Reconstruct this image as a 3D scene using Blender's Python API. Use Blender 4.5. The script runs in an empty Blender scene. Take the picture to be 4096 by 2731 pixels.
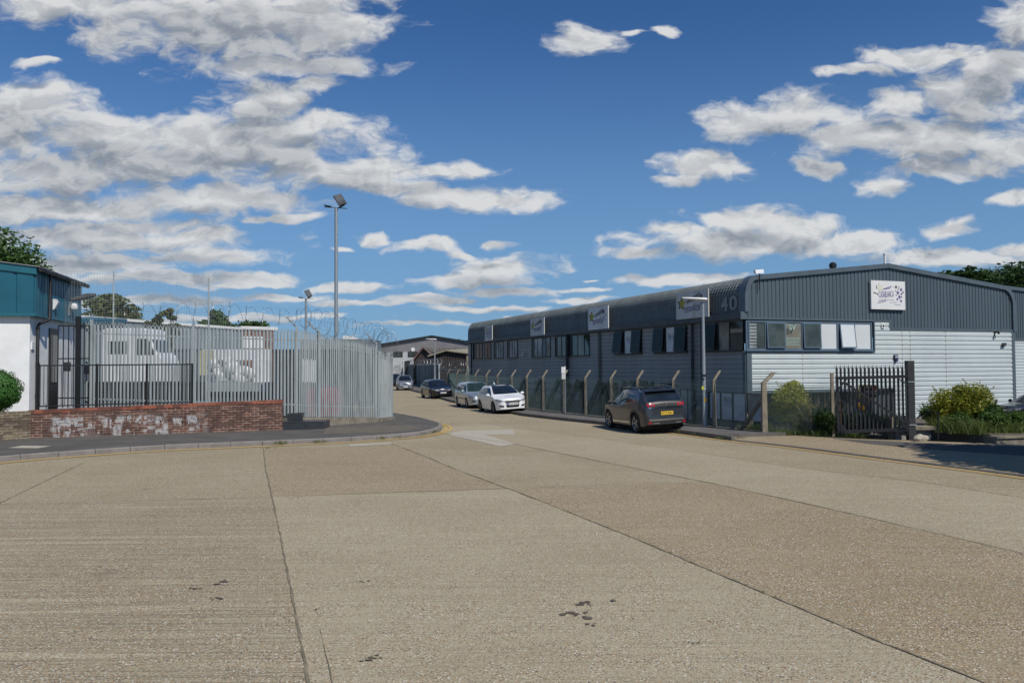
import bpy, bmesh, math, random
from mathutils import Vector, Matrix, noise
from mathutils.bvhtree import BVHTree
random.seed(7)
C = bpy.context.scene.collection
R = math.radians
# ------------------------------------------------------------------ camera
FPX, HC = 3200.0, 2.4
PITCH, ROLL = math.atan(97.5/3200), 0.0058
CAMM = Matrix.Rotation(R(90)+PITCH, 4, 'X') @ Matrix.Rotation(-ROLL, 4, 'Z')
CAMM3 = CAMM.to_3x3()
CP = Vector((0, 0, HC))
cam = bpy.data.cameras.new('camera'); co = bpy.data.objects.new('camera', cam); C.objects.link(co)
cam.sensor_width = 36; cam.lens = 36*FPX/4096; cam.clip_end = 3000; cam.clip_start = .05
co.matrix_world = Matrix.Translation(CP) @ CAMM
bpy.context.scene.camera = co
def ray(px, py):
    return (CAMM3 @ Vector(((px-2048)/FPX, (1365.5-py)/FPX, -1))).normalized()
def G(px, py, z=0.0):
    r = ray(px, py); t = (z-HC)/r.z
    return CP + r*t
def AT(px, py, depth):
    r = ray(px, py); return CP + r*(depth/r.y)
# ------------------------------------------------------------------ helpers
W = {}
def link(o, parent=None, M=None):
    C.objects.link(o)
    if parent is not None:
        o.parent = parent
        W[o] = W[parent].copy()
    else:
        W[o] = M.copy() if M is not None else Matrix.Identity(4)
    return o
def props(o, label=None, cat=None, group=None, kind=None):
    if label: o['label'] = label
    if cat: o['category'] = cat
    if group: o['group'] = group
    if kind: o['kind'] = kind
    return o
def root(name, label, cat, loc=(0, 0, 0), rz=0.0, group=None):
    o = bpy.data.objects.new(name, None); o.empty_display_size = .2
    M = Matrix.Translation(Vector(loc)) @ Matrix.Rotation(rz, 4, 'Z')
    C.objects.link(o); W[o] = M
    o.location = loc; o.rotation_euler = (0, 0, rz)
    return props(o, label, cat, group)
def copy_tree(o, parent=None):
    c = o.copy(); C.objects.link(c)
    if parent is not None: c.parent = parent
    for ch in [x for x in bpy.data.objects if x.parent == o]:
        copy_tree(ch, c)
    return c
class MB:
    def __init__(s): s.v = []; s.f = []
    def add(s, vs, fs):
        n = len(s.v); s.v += [Vector(p) for p in vs]; s.f += [tuple(i+n for i in f) for f in fs]; return s
    def box(s, x0, x1, y0, y1, z0, z1, M=None):
        vs = [Vector((x, y, z)) for x in (x0, x1) for y in (y0, y1) for z in (z0, z1)]
        if M is not None: vs = [M @ p for p in vs]
        return s.add(vs, [(0, 1, 3, 2), (4, 6, 7, 5), (0, 4, 5, 1), (2, 3, 7, 6), (0, 2, 6, 4), (1, 5, 7, 3)])
    def hexa(s, b, t):
        n = len(b)
        fs = [tuple(reversed(range(n))), tuple(range(n, 2*n))] + [(i, (i+1) % n, n+(i+1) % n, n+i) for i in range(n)]
        return s.add(list(b)+list(t), fs)
    def tube(s, pts, r, n=8, cap=True):
        pts = [Vector(p) for p in pts]; rs = r if isinstance(r, (list, tuple)) else [r]*len(pts)
        vs = []; up = Vector((0, 0, 1)); prev = None
        for i, p in enumerate(pts):
            t = (pts[min(i+1, len(pts)-1)]-pts[max(i-1, 0)])
            if t.length < 1e-9: t = Vector((0, 0, 1))
            t.normalize()
            if prev is None:
                a = t.cross(up)
                if a.length < .05: a = t.cross(Vector((1, 0, 0)))
            else:
                a = prev - t*prev.dot(t)
                if a.length < 1e-4: a = t.cross(Vector((1, 0, 0)))
            a.normalize(); b = t.cross(a); prev = a
            for k in range(n):
                w = 2*math.pi*(k+.5)/n
                vs.append(p + (a*math.cos(w)+b*math.sin(w))*rs[i])
        fs = []
        for i in range(len(pts)-1):
            for k in range(n):
                fs.append((i*n+k, i*n+(k+1) % n, (i+1)*n+(k+1) % n, (i+1)*n+k))
        if cap: fs += [tuple(reversed(range(n))), tuple(range((len(pts)-1)*n, len(pts)*n))]
        return s.add(vs, fs)
    def beam(s, p0, p1, w, h, up=Vector((0, 0, 1))):
        p0, p1 = Vector(p0), Vector(p1); t = (p1-p0).normalized(); a = t.cross(up)
        if a.length < .01: a = t.cross(Vector((1, 0, 0)))
        a.normalize(); b = a.cross(t); a = a*w/2; b = b*h/2
        return s.hexa([p0-a-b, p0+a-b, p0+a+b, p0-a+b], [p1-a-b, p1+a-b, p1+a+b, p1-a+b])
    def prism(s, poly, z0, z1):
        n = len(poly)
        return s.hexa([Vector((p[0], p[1], z0)) for p in poly], [Vector((p[0], p[1], z1)) for p in poly])
    def sheet(s, poly, z):
        return s.add([(p[0], p[1], z) for p in poly], [tuple(range(len(poly)))])
    def lathe(s, prof, n=16, M=None, close=False):
        vs = []; m = len(prof)
        for k in range(n):
            w = 2*math.pi*k/n
            for (r, z) in prof:
                p = Vector((r*math.cos(w), r*math.sin(w), z)); vs.append(M @ p if M is not None else p)
        fs = []
        for k in range(n):
            for i in range(m-1 if not close else m):
                j = (i+1) % m
                fs.append((k*m+i, ((k+1) % n)*m+i, ((k+1) % n)*m+j, k*m+j))
        return s.add(vs, fs)
    def build(s, name, mat, parent=None, smooth=False, local=False, bevel=0):
        me = bpy.data.meshes.new(name)
        vs = s.v
        if parent is not None and not local:
            Mi = W[parent].inverted(); vs = [Mi @ p for p in vs]
        me.from_pydata([tuple(p) for p in vs], [], s.f)
        if mat: me.materials.append(mat)
        bm = bmesh.new(); bm.from_mesh(me); bmesh.ops.recalc_face_normals(bm, faces=bm.faces); bm.to_mesh(me); bm.free()
        if smooth:
            for p in me.polygons: p.use_smooth = True
            try: me.set_sharp_from_angle(angle=R(40))
            except Exception: pass
        o = bpy.data.objects.new(name, me)
        link(o, parent)
        if bevel:
            b = o.modifiers.new('bevel', 'BEVEL'); b.width = bevel; b.segments = 2; b.limit_method = 'ANGLE'
        return o
class Fr:      # vertical plane frame: u along, w outward, z up
    def __init__(s, O, ang, side=1):
        s.O = Vector((O[0], O[1], 0)); s.d = Vector((math.cos(ang), math.sin(ang), 0)); s.n = Vector((math.sin(ang), -math.cos(ang), 0))*side
    def p(s, u, w, z): return s.O + s.d*u + s.n*w + Vector((0, 0, z))
    def U(s, px, py, w=0.0):
        r = ray(px, py); o = s.O + s.n*w
        t = (o-CP).dot(s.n)/r.dot(s.n); q = CP+r*t
        return (q-o).dot(s.d), q.z
    def u(s, px, w=0.0): return s.U(px, 1440, w)[0]
    def box(s, mb, u0, u1, w0, w1, z0, z1):
        vs = [s.p(u, w, z) for u in (u0, u1) for w in (w0, w1) for z in (z0, z1)]
        return mb.add(vs, [(0, 1, 3, 2), (4, 6, 7, 5), (0, 4, 5, 1), (2, 3, 7, 6), (0, 2, 6, 4), (1, 5, 7, 3)])
    def quad(s, mb, u0, u1, z0, z1, w):
        return mb.add([s.p(u0, w, z0), s.p(u1, w, z0), s.p(u1, w, z1), s.p(u0, w, z1)], [(0, 1, 2, 3)])
# ------------------------------------------------------------------ materials
def newmat(name):
    m = bpy.data.materials.new(name); m.use_nodes = True
    nt = m.node_tree; b = nt.nodes['Principled BSDF']
    return m, nt, b
def N(nt, t, **k):
    n = nt.nodes.new(t)
    for a, v in k.items(): setattr(n, a, v)
    return n
def L(nt, a, b): nt.links.new(a, b)
def mixrgb(nt, fac, a, b, mode='MIX'):
    n = N(nt, 'ShaderNodeMix', data_type='RGBA', blend_type=mode)
    for sock, v in ((n.inputs[0], fac), (n.inputs[6], a), (n.inputs[7], b)):
        if hasattr(v, 'links'): L(nt, v, sock)
        elif isinstance(v, (tuple, list)): sock.default_value = (*v[:3], 1)
        else: sock.default_value = v
    return n.outputs[2]
def math_(nt, op, a, b=None, c=None):
    n = N(nt, 'ShaderNodeMath', operation=op)
    for i, v in enumerate((a, b, c)):
        if v is None: continue
        if hasattr(v, 'links'): L(nt, v, n.inputs[i])
        else: n.inputs[i].default_value = v
    return n.outputs[0]
def ramp(nt, x, a, b):
    n = N(nt, 'ShaderNodeMapRange'); n.interpolation_type = 'SMOOTHSTEP'
    L(nt, x, n.inputs[0]); n.inputs[1].default_value = a; n.inputs[2].default_value = b
    return n.outputs[0]
def coords(nt, scale=(1, 1, 1), rz=0, world=False):
    m = N(nt, 'ShaderNodeMapping')
    if world:
        g = N(nt, 'ShaderNodeNewGeometry'); L(nt, g.outputs['Position'], m.inputs[0])
    else:
        tc = N(nt, 'ShaderNodeTexCoord'); L(nt, tc.outputs['Object'], m.inputs[0])
    m.inputs['Scale'].default_value = scale; m.inputs['Rotation'].default_value = (0, 0, rz)
    return m.outputs[0]
def noise_(nt, vec, scale, detail=4, rough=.6, out='Fac'):
    n = N(nt, 'ShaderNodeTexNoise'); L(nt, vec, n.inputs['Vector'])
    n.inputs['Scale'].default_value = scale; n.inputs['Detail'].default_value = detail; n.inputs['Roughness'].default_value = rough
    return n.outputs[out]
def bump(nt, b, h, strength=.3, dist=.01):
    n = N(nt, 'ShaderNodeBump'); n.inputs['Strength'].default_value = strength; n.inputs['Distance'].default_value = dist
    L(nt, h, n.inputs['Height']); L(nt, n.outputs[0], b.inputs['Normal'])
def simple(name, col, rough=.6, metal=0.0, var=.25, scale=3.0, col2=None, spec=.5, streak=False, coat=0, bmp=0, fine=0):
    m, nt, b = newmat(name)
    b.inputs['Roughness'].default_value = rough; b.inputs['Metallic'].default_value = metal
    b.inputs['Specular IOR Level'].default_value = spec
    if coat: b.inputs['Coat Weight'].default_value = coat; b.inputs['Coat Roughness'].default_value = .05
    v = coords(nt, (1, 1, .12) if streak else (1, 1, 1))
    n = noise_(nt, v, scale, 6, .65)
    f = ramp(nt, n, .35, .7)
    c2 = col2 if col2 else tuple(c*(1-var) for c in col)
    out = mixrgb(nt, f, col, c2)
    if fine:
        n2 = noise_(nt, coords(nt), fine, 3, .7)
        out = mixrgb(nt, ramp(nt, n2, .3, .75), out, tuple(c*.6 for c in col))
    L(nt, out, b.inputs['Base Color'])
    rr = N(nt, 'ShaderNodeMapRange'); L(nt, n, rr.inputs[0]); rr.inputs[3].default_value = max(0, rough-.08); rr.inputs[4].default_value = min(1, rough+.12)
    L(nt, rr.outputs[0], b.inputs['Roughness'])
    if bmp: bump(nt, b, noise_(nt, coords(nt), bmp, 4, .7), .5, .01)
    return m
def glass_dark(name, col=(.012, .016, .016), rough=.04, spec=.6):
    m, nt, b = newmat(name)
    n = noise_(nt, coords(nt), 1.3, 3)
    L(nt, mixrgb(nt, ramp(nt, n, .3, .7), col, tuple(c*2.2 for c in col)), b.inputs['Base Color'])
    b.inputs['Roughness'].default_value = rough; b.inputs['Specular IOR Level'].default_value = spec
    return m
def concrete_road(name, base, dark, agg=.5, brush=.3, ang=0.0):
    """worn concrete with exposed pebbles, brushed lines, stains"""
    m, nt, b = newmat(name)
    v = coords(nt, world=True)
    big = noise_(nt, v, .28, 5, .6); mid = noise_(nt, v, 1.7, 6, .7)
    c = mixrgb(nt, ramp(nt, big, .35, .68), base, dark)
    wear = ramp(nt, mid, .35, .62)
    # pebbles
    vo = N(nt, 'ShaderNodeTexVoronoi'); L(nt, v, vo.inputs['Vector']); vo.inputs['Scale'].default_value = 66; vo.inputs['Randomness'].default_value = 1
    sep = N(nt, 'ShaderNodeSeparateColor'); L(nt, vo.outputs['Color'], sep.inputs[0])
    cr = N(nt, 'ShaderNodeValToRGB'); L(nt, sep.outputs[0], cr.inputs[0])
    e = cr.color_ramp.elements; cr.color_ramp.interpolation = 'CONSTANT'
    cols = [(0, (.17, .115, .075)), (.2, (.40, .26, .14)), (.36, (.085, .07, .06)), (.52, (.52, .45, .34)), (.68, (.25, .18, .13)), (.84, (.68, .64, .56)), (.93, (.36, .19, .07))]
    e[0].position = 0; e[0].color = (*cols[0][1], 1); e[1].position = cols[1][0]; e[1].color = (*cols[1][1], 1)
    for p, k in cols[2:]:
        q = e.new(p); q.color = (*k, 1)
    pm = math_(nt, 'GREATER_THAN', sep.outputs[1], 1-agg)
    pe = math_(nt, 'LESS_THAN', vo.outputs['Distance'], .55)
    pf = math_(nt, 'MULTIPLY', math_(nt, 'MULTIPLY', pm, pe), math_(nt, 'MULTIPLY_ADD', wear, .5, .5))
    # brushed lines
    vb = coords(nt, (.3, 30, 1), rz=ang, world=True)
    br = noise_(nt, vb, 1.0, 5, .75)
    brf = ramp(nt, br, .45, .60)
    c = mixrgb(nt, math_(nt, 'MULTIPLY', brf, brush), c, tuple(x*.52 for x in base))
    vb2 = coords(nt, (.16, 4.5, 1), rz=ang+.03, world=True)
    st = ramp(nt, noise_(nt, vb2, 1.0, 4, .6), .57, .64)
    c = mixrgb(nt, math_(nt, 'MULTIPLY', st, brush*.6), c, tuple(min(1, x*1.22) for x in base))
    c = mixrgb(nt, pf, c, cr.outputs[0])
    fine = noise_(nt, v, 95, 3, .8)
    c = mixrgb(nt, math_(nt, 'MULTIPLY', ramp(nt, fine, .5, .72), .55), c, tuple(x*.5 for x in dark))
    # oily stains
    spt = noise_(nt, v, .9, 4, .55)
    c = mixrgb(nt, math_(nt, 'MULTIPLY', ramp(nt, spt, .66, .74), .3), c, (.09, .075, .06))
    L(nt, c, b.inputs['Base Color']); b.inputs['Roughness'].default_value = .9; b.inputs['Specular IOR Level'].default_value = .25
    h = math_(nt, 'ADD', math_(nt, 'MULTIPLY', vo.outputs['Distance'], .8), fine)
    bump(nt, b, h, .55, .008)
    return m
def asphalt(name, base, var, speck=(.16, .15, .14)):
    m, nt, b = newmat(name); v = coords(nt, world=True)
    c = mixrgb(nt, ramp(nt, noise_(nt, v, .9, 6, .7), .35, .7), base, var)
    f = noise_(nt, v, 70, 3, .8)
    c = mixrgb(nt, math_(nt, 'MULTIPLY', ramp(nt, f, .52, .7), .5), c, speck)
    L(nt, c, b.inputs['Base Color']); b.inputs['Roughness'].default_value = .92; b.inputs['Specular IOR Level'].default_value = .2
    bump(nt, b, f, .5, .006)
    return m
def brick(name, c1, c2, mortar, paint=False, soldier=False, x0=0, x1=1):
    m, nt, b = newmat(name)
    tc = N(nt, 'ShaderNodeTexCoord'); s = N(nt, 'ShaderNodeSeparateXYZ'); L(nt, tc.outputs['Object'], s.inputs[0])
    cb = N(nt, 'ShaderNodeCombineXYZ')
    xy = math_(nt, 'ADD', s.outputs[0], math_(nt, 'MULTIPLY', s.outputs[1], 1.0))
    L(nt, xy, cb.inputs[0]); L(nt, s.outputs[2], cb.inputs[1])
    bt = N(nt, 'ShaderNodeTexBrick'); L(nt, cb.outputs[0], bt.inputs['Vector'])
    bt.inputs['Scale'].default_value = 1.0
    bt.inputs['Brick Width'].default_value = .26 if not soldier else .085
    bt.inputs['Row Height'].default_value = .086 if not soldier else .6
    bt.inputs['Mortar Size'].default_value = .011 if not soldier else .007; bt.inputs['Mortar Smooth'].default_value = .3; bt.inputs['Bias'].default_value = -.1
    bt.offset = .5 if not soldier else 0
    bt.inputs['Color1'].default_value = (*c1, 1); bt.inputs['Color2'].default_value = (*c2, 1); bt.inputs['Mortar'].default_value = (*mortar, 1)
    n = noise_(nt, cb.outputs[0], 2.2, 6, .7)
    out = mixrgb(nt, math_(nt, 'MULTIPLY', ramp(nt, n, .42, .68), .75), bt.outputs['Color'], tuple(x*.38 for x in c1))
    # per brick darker headers
    vo = N(nt, 'ShaderNodeTexVoronoi'); mp = N(nt, 'ShaderNodeMapping'); L(nt, cb.outputs[0], mp.inputs[0]); mp.inputs['Scale'].default_value = (3.85, 11.6, 1)
    L(nt, mp.outputs[0], vo.inputs['Vector']); vo.inputs['Scale'].default_value = 1; vo.inputs['Randomness'].default_value = .25
    sp = N(nt, 'ShaderNodeSeparateColor'); L(nt, vo.outputs['Color'], sp.inputs[0])
    out = mixrgb(nt, math_(nt, 'MULTIPLY', math_(nt, 'GREATER_THAN', sp.outputs[0], .55), .6), out, (.06, .034, .028))
    if paint:
        # remains of whitewashed lettering: ragged upright strokes in a band, worn through on the bricks
        mp2 = N(nt, 'ShaderNodeMapping'); L(nt, cb.outputs[0], mp2.inputs[0]); mp2.inputs['Scale'].default_value = (4.6, 1.3, 1)
        st = ramp(nt, noise_(nt, mp2.outputs[0], 1.0, 3, .6), .455, .50)
        st2 = math_(nt, 'MULTIPLY', ramp(nt, noise_(nt, cb.outputs[0], 7.0, 5, .75), .36, .5), math_(nt, 'MULTIPLY_ADD', math_(nt, 'GREATER_THAN', sp.outputs[1], .42), .85, .15))
        xm = math_(nt, 'MULTIPLY', ramp(nt, s.outputs[0], x0, x0+.25), math_(nt, 'SUBTRACT', 1.0, ramp(nt, s.outputs[0], x1-.5, x1)))
        zm = math_(nt, 'MULTIPLY', ramp(nt, s.outputs[2], .04, .16), math_(nt, 'SUBTRACT', 1.0, ramp(nt, s.outputs[2], .72, .86)))
        pf = math_(nt, 'MULTIPLY', math_(nt, 'MULTIPLY', st, st2), math_(nt, 'MULTIPLY', xm, zm))
        pf = math_(nt, 'MULTIPLY', pf, math_(nt, 'SUBTRACT', 1.0, math_(nt, 'MULTIPLY', bt.outputs['Fac'], .75)))
        out = mixrgb(nt, math_(nt, 'MULTIPLY', pf, .8), out, (.5, .5, .5))
    L(nt, out, b.inputs['Base Color']); b.inputs['Roughness'].default_value = .88
    hh = math_(nt, 'SUBTRACT', 1.0, bt.outputs['Fac'])
    bump(nt, b, math_(nt, 'ADD', hh, math_(nt, 'MULTIPLY', noise_(nt, cb.outputs[0], 30, 3), .3)), .7, .012)
    return m
def foliage(name, c1, c2, c3=None):
    m, nt, b = newmat(name)
    g = N(nt, 'ShaderNodeNewGeometry')
    n = noise_(nt, g.outputs['Position'], .9, 4, .7)
    c = mixrgb(nt, ramp(nt, n, .35, .65), c1, c2)
    rnd = g.outputs['Random Per Island']
    c = mixrgb(nt, math_(nt, 'MULTIPLY', rnd, .6), c, c3 if c3 else tuple(x*1.5 for x in c2))
    L(nt, c, b.inputs['Base Color']); b.inputs['Roughness'].default_value = .55; b.inputs['Specular IOR Level'].default_value = .35
    t = N(nt, 'ShaderNodeBsdfTranslucent'); L(nt, c, t.inputs[0])
    mx = N(nt, 'ShaderNodeMixShader'); mx.inputs[0].default_value = .3
    L(nt, b.outputs[0], mx.inputs[1]); L(nt, t.outputs[0], mx.inputs[2])
    L(nt, mx.outputs[0], nt.nodes['Material Output'].inputs[0])
    return m
M = {}
BR = 0.0
M['road'] = concrete_road('worn concrete', (.375, .325, .215), (.315, .265, .165), .66, .5, 0.02)
M['slab_pale'] = concrete_road('pale concrete slab', (.41, .36, .245), (.355, .305, .20), .55, .4, 0.02)
M['slab_brown'] = concrete_road('brown concrete slab', (.35, .29, .18), (.295, .24, .14), .85, .4, 0.0)
M['slab_brush'] = concrete_road('brushed concrete slab', (.395, .345, .232), (.32, .272, .175), .7, 1.0, 0.02)
M['patch'] = simple('fresh concrete patch', (.50, .45, .355), .9, var=.15, scale=6, fine=60)
M['joint'] = simple('joint filler', (.14, .12, .085), .95, var=.6, scale=5, col2=(.27, .23, .165), spec=.1)
M['asphalt'] = asphalt('pavement asphalt', (.085, .080, .073), (.12, .112, .10))
M['asphalt2'] = asphalt('pavement asphalt pale', (.105, .10, .098), (.15, .138, .125), (.2, .19, .18))
M['yard'] = asphalt('yard', (.05, .048, .045), (.075, .07, .062))
M['yard2'] = asphalt('depot yard', (.11, .105, .1), (.15, .14, .13))
M['dirt'] = simple('dirt', (.12, .10, .075), .95, var=.5, scale=4, fine=40, col2=(.2, .175, .13))
M['kerb'] = simple('kerb stone', (.27, .245, .225), .9, var=.35, scale=3, fine=50)
M['kerb_old'] = simple('weathered kerb stone', (.17, .155, .135), .92, var=.4, scale=3, fine=50)
M['yellow'] = simple('yellow road paint', (.56, .36, .09), .8, var=.35, scale=8, col2=(.42, .30, .13))
M['white_line'] = simple('white road paint', (.5, .48, .43), .85, var=.4, scale=10, col2=(.33, .3, .25))
M['brick_red'] = brick('red brick wall', (.115, .040, .027), (.19, .075, .048), (.36, .32, .26), True, x0=.55, x1=5.6)
M['brick_cope'] = brick('red brick coping', (.27, .075, .04), (.34, .10, .055), (.24, .2, .16), soldier=True)
M['brick_olive'] = brick('brown brick wall', (.14, .105, .06), (.22, .165, .09), (.34, .31, .25))
M['brick_far'] = brick('far brickwork', (.28, .1, .06), (.24, .085, .055), (.28, .2, .16))
M['concrete'] = simple('weathered concrete', (.30, .265, .21), .92, var=.55, scale=2.5, fine=40, col2=(.13, .115, .085), bmp=30)
M['conc_post'] = simple('concrete post', (.31, .27, .20), .92, var=.45, scale=4, fine=35, bmp=30)
M['galv'] = simple('galvanised steel', (.36, .40, .40), .55, .15, var=.3, scale=6, col2=(.25, .285, .29), streak=True)
M['galv_lt'] = simple('galvanised pole', (.36, .40, .42), .45, .4, var=.25, scale=14, col2=(.27, .30, .32))
M['galv_dk'] = simple('weathered sheet steel', (.15, .185, .195), .6, .3, var=.4, scale=1.6, col2=(.09, .11, .115), streak=True)
M['black_metal'] = simple('black painted steel', (.012, .013, .014), .5, .0, var=.3, scale=5)
M['dark_metal'] = simple('dark grey painted steel', (.045, .046, .05), .5, .1, var=.4, scale=4, col2=(.03, .03, .032))
M['rust'] = simple('rusty steel', (.10, .05, .025), .85, .1, var=.4, scale=9, col2=(.05, .035, .025))
M['razor'] = simple('razor wire', (.22, .23, .24), .4, .7, var=.3, scale=8)
M['chain'] = simple('chain link wire', (.15, .22, .205), .45, .5, var=.3, scale=3)
M['clad_dark'] = simple('slate blue ribbed cladding', (.095, .125, .142), .42, .15, var=.22, scale=.8, col2=(.075, .10, .118), streak=True)
M['clad_roof'] = simple('faded barrel roof cladding', (.17, .195, .195), .6, .05, var=.45, scale=1.2, col2=(.09, .11, .112), fine=14)
M['clad_silver'] = simple('silver grey plank cladding', (.56, .61, .60), .45, .1, var=.12, scale=.6, col2=(.49, .535, .53))
M['clad_side'] = simple('shade toned plank cladding', (.32, .32, .305), .5, .05, var=.25, scale=.7, col2=(.25, .25, .242), streak=True)  # the gable's planks again, colour darkened for the side in shade
M['trim'] = simple('slate blue steel trim', (.105, .135, .155), .4, .15, var=.2, scale=2)
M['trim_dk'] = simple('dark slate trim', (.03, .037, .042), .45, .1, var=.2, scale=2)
M['gutter'] = simple('weathered gutter', (.075, .09, .092), .55, .1, var=.35, scale=2)
M['frame'] = simple('blue grey window frame', (.11, .16, .21), .4, .1, var=.12, scale=2)
M['frame_dk'] = simple('dark green grey frame', (.028, .036, .038), .4, .1, var=.2, scale=2)
M['glass'] = glass_dark('dark window glass')
M['glass_tint'] = glass_dark('green grey glass', (.035, .042, .036), .06)
M['glass_curt'] = glass_dark('curtained glass', (.10, .10, .082), .12)
M['glass_refl'] = glass_dark('glass with painted pale reflection', (.20, .215, .215), .10)  # pale reflection painted into the base colour
M['glass_brick'] = glass_dark('glass with painted brick reflection', (.15, .07, .035), .12)  # reflected brickwork painted as a brown base colour
M['film'] = simple('white window film', (.62, .65, .65), .35, var=.06, scale=1)
M['sign_white'] = simple('white sign board', (.72, .72, .70), .5, var=.10, scale=1.2, col2=(.6, .6, .56), streak=True)
M['sign_old'] = simple('stained sign board', (.62, .62, .6), .6, var=.3, scale=2.2, col2=(.48, .47, .43), streak=True)
M['purple'] = simple('purple print', (.10, .07, .26), .6, var=.1)
M['gold'] = simple('gold print', (.42, .36, .04), .6, var=.2)
M['cream'] = simple('faded cream print', (.66, .65, .52), .6, var=.05)
M['ink'] = simple('dark print', (.03, .03, .045), .6, var=.1)
M['lilac'] = simple('pale lilac print', (.42, .41, .52), .6, var=.1)
M['num'] = simple('grey numerals', (.27, .28, .28), .6, var=.15)
M['mint'] = simple('mint print', (.32, .5, .45), .5, var=.1)
M['teal'] = simple('teal ribbed cladding', (.015, .115, .165), .42, .05, var=.15, scale=1.2, col2=(.012, .095, .14))
M['teal_trim'] = simple('teal trim', (.02, .135, .18), .4, .05, var=.15, scale=2)
M['render'] = simple('white rendered wall', (.84, .84, .82), .8, var=.08, scale=1.4, col2=(.75, .75, .72), bmp=40)
M['roof_sheet'] = simple('grey roof sheet', (.3, .3, .29), .6, .2, var=.3, scale=2)
M['white_pl'] = simple('white plastic', (.75, .75, .74), .35, var=.06)
M['grey_pl'] = simple('grey plastic', (.07, .075, .08), .5, var=.2, spec=.2)
M['lamp_gl'] = glass_dark('lamp glass', (.05, .055, .06), .25, .2)
M['navy'] = simple('navy enamel', (.03, .035, .10), .4, var=.2)
M['yellow_sign'] = simple('yellow print', (.60, .62, .03), .5, var=.1)
M['red_print'] = simple('red print', (.55, .03, .03), .5, var=.1)
M['black_tile'] = simple('black slate tiles', (.035, .04, .046), .35, var=.3, scale=5)
M['warehouse'] = simple('pale blue steel wall', (.19, .235, .255), .5, .1, var=.15, scale=1, streak=True)
M['white_van'] = simple('white vehicle paint', (.74, .75, .75), .3, var=.06, coat=.4)
M['bag'] = simple('white rubble sack', (.62, .62, .6), .8, var=.25, scale=5, bmp=8)
M['box_yel'] = simple('cream board', (.5, .44, .22), .8, var=.2)
M['red_paint'] = simple('red paint', (.35, .03, .04), .5, var=.3)
M['yel_paint'] = simple('yellow machine paint', (.5, .32, .03), .5, var=.3)
M['cont'] = simple('dark container steel', (.03, .033, .038), .6, var=.3, scale=2)
M['far_roof'] = simple('far grey purple cladding', (.20, .185, .205), .5, .1, var=.25, scale=.3, col2=(.24, .235, .22))
M['far_white'] = simple('far white plank cladding', (.6, .6, .59), .5, var=.08)
M['brown_shed'] = simple('brown ribbed sheet', (.04, .03, .024), .6, var=.3, scale=.6)
M['beige_roof'] = simple('beige fibre sheet', (.30, .27, .20), .8, var=.3, scale=1)
M['red_roof'] = simple('faded red barge board', (.17, .09, .075), .8, var=.3)
M['grey_roof'] = simple('fibre cement roof', (.22, .205, .19), .85, var=.35, scale=1)
M['bark'] = simple('bark', (.09, .07, .05), .9, var=.5, scale=6, bmp=14)
M['twig'] = simple('dry twigs', (.27, .21, .14), .9, var=.5, scale=6)
M['leaf_dk'] = foliage('dark leaves', (.022, .05, .014), (.045, .088, .022))
M['leaf'] = foliage('mid green leaves', (.035, .075, .018), (.07, .125, .03))
M['leaf_con'] = foliage('conifer sprays', (.06, .095, .03), (.12, .15, .055), (.22, .22, .09))
M['leaf_hedge'] = foliage('glossy hedge leaves', (.03, .10, .015), (.06, .17, .03), (.10, .24, .05))
M['leaf_gold'] = foliage('golden shrub leaves', (.08, .135, .022), (.27, .30, .035), (.52, .46, .045))
M['leaf_low'] = foliage('low green leaves', (.035, .08, .015), (.08, .15, .03), (.15, .24, .05))
M['grass'] = foliage('grass blades', (.05, .10, .018), (.10, .17, .03), (.20, .19, .06))
M['flower'] = simple('yellow flowers', (.55, .35, .03), .7, var=.3)
M['tyre'] = simple('tyre rubber', (.012, .012, .012), .8, var=.3, scale=8)
M['under'] = simple('car underside', (.006, .006, .006), .9, var=.2)
M['rim'] = simple('alloy rim', (.32, .33, .34), .3, .8, var=.1)
M['rim_dk'] = simple('dark alloy rim', (.09, .09, .095), .3, .7, var=.1)
M['chrome'] = simple('chrome trim', (.6, .61, .62), .12, 1.0, var=.05)
M['carglass'] = glass_dark('car glass', (.008, .012, .016), .03, .7)
M['carglass2'] = glass_dark('green tinted car glass', (.016, .028, .024), .03, .7)
M['glass_open'] = glass_dark('casement glass with painted tree reflection', (.008, .014, .012), .12, .12)  # tree reflection painted in as a dark green tint
M['headlamp'] = simple('clear lamp lens', (.42, .43, .44), .12, .5, var=.45, scale=12, col2=(.12, .12, .13), coat=.6)
M['taillamp'] = simple('red lamp lens', (.42, .006, .015), .2, var=.2, scale=10, coat=.5)
M['plate_w'] = simple('white number plate', (.68, .68, .66), .4, var=.03)
M['plate_y'] = simple('yellow number plate', (.72, .47, .03), .4, var=.05)
M['plate_b'] = simple('blue plate band', (.03, .09, .45), .4, var=.05)
M['blackpl'] = simple('black plastic trim', (.01, .01, .011), .45, var=.2)
def paint(name, col, metal=.35, rough=.28):
    m, nt, b = newmat(name)
    n = noise_(nt, coords(nt), 2.0, 5, .7)
    L(nt, mixrgb(nt, ramp(nt, n, .4, .75), col, tuple(c*.86 for c in col)), b.inputs['Base Color'])
    b.inputs['Metallic'].default_value = metal; b.inputs['Roughness'].default_value = rough
    b.inputs['Coat Weight'].default_value = .8; b.inputs['Coat Roughness'].default_value = .04
    return m
M['p_white'] = paint('white car paint', (.78, .79, .79), .0)
M['p_silver'] = paint('silver blue car paint', (.40, .45, .49), .55)
M['p_zoe'] = paint('mid silver car paint', (.34, .36, .38), .55)
M['p_black'] = paint('black car paint', (.01, .009, .012), .2)
M['p_grey'] = paint('charcoal car paint', (.030, .033, .040), .12)
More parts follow.
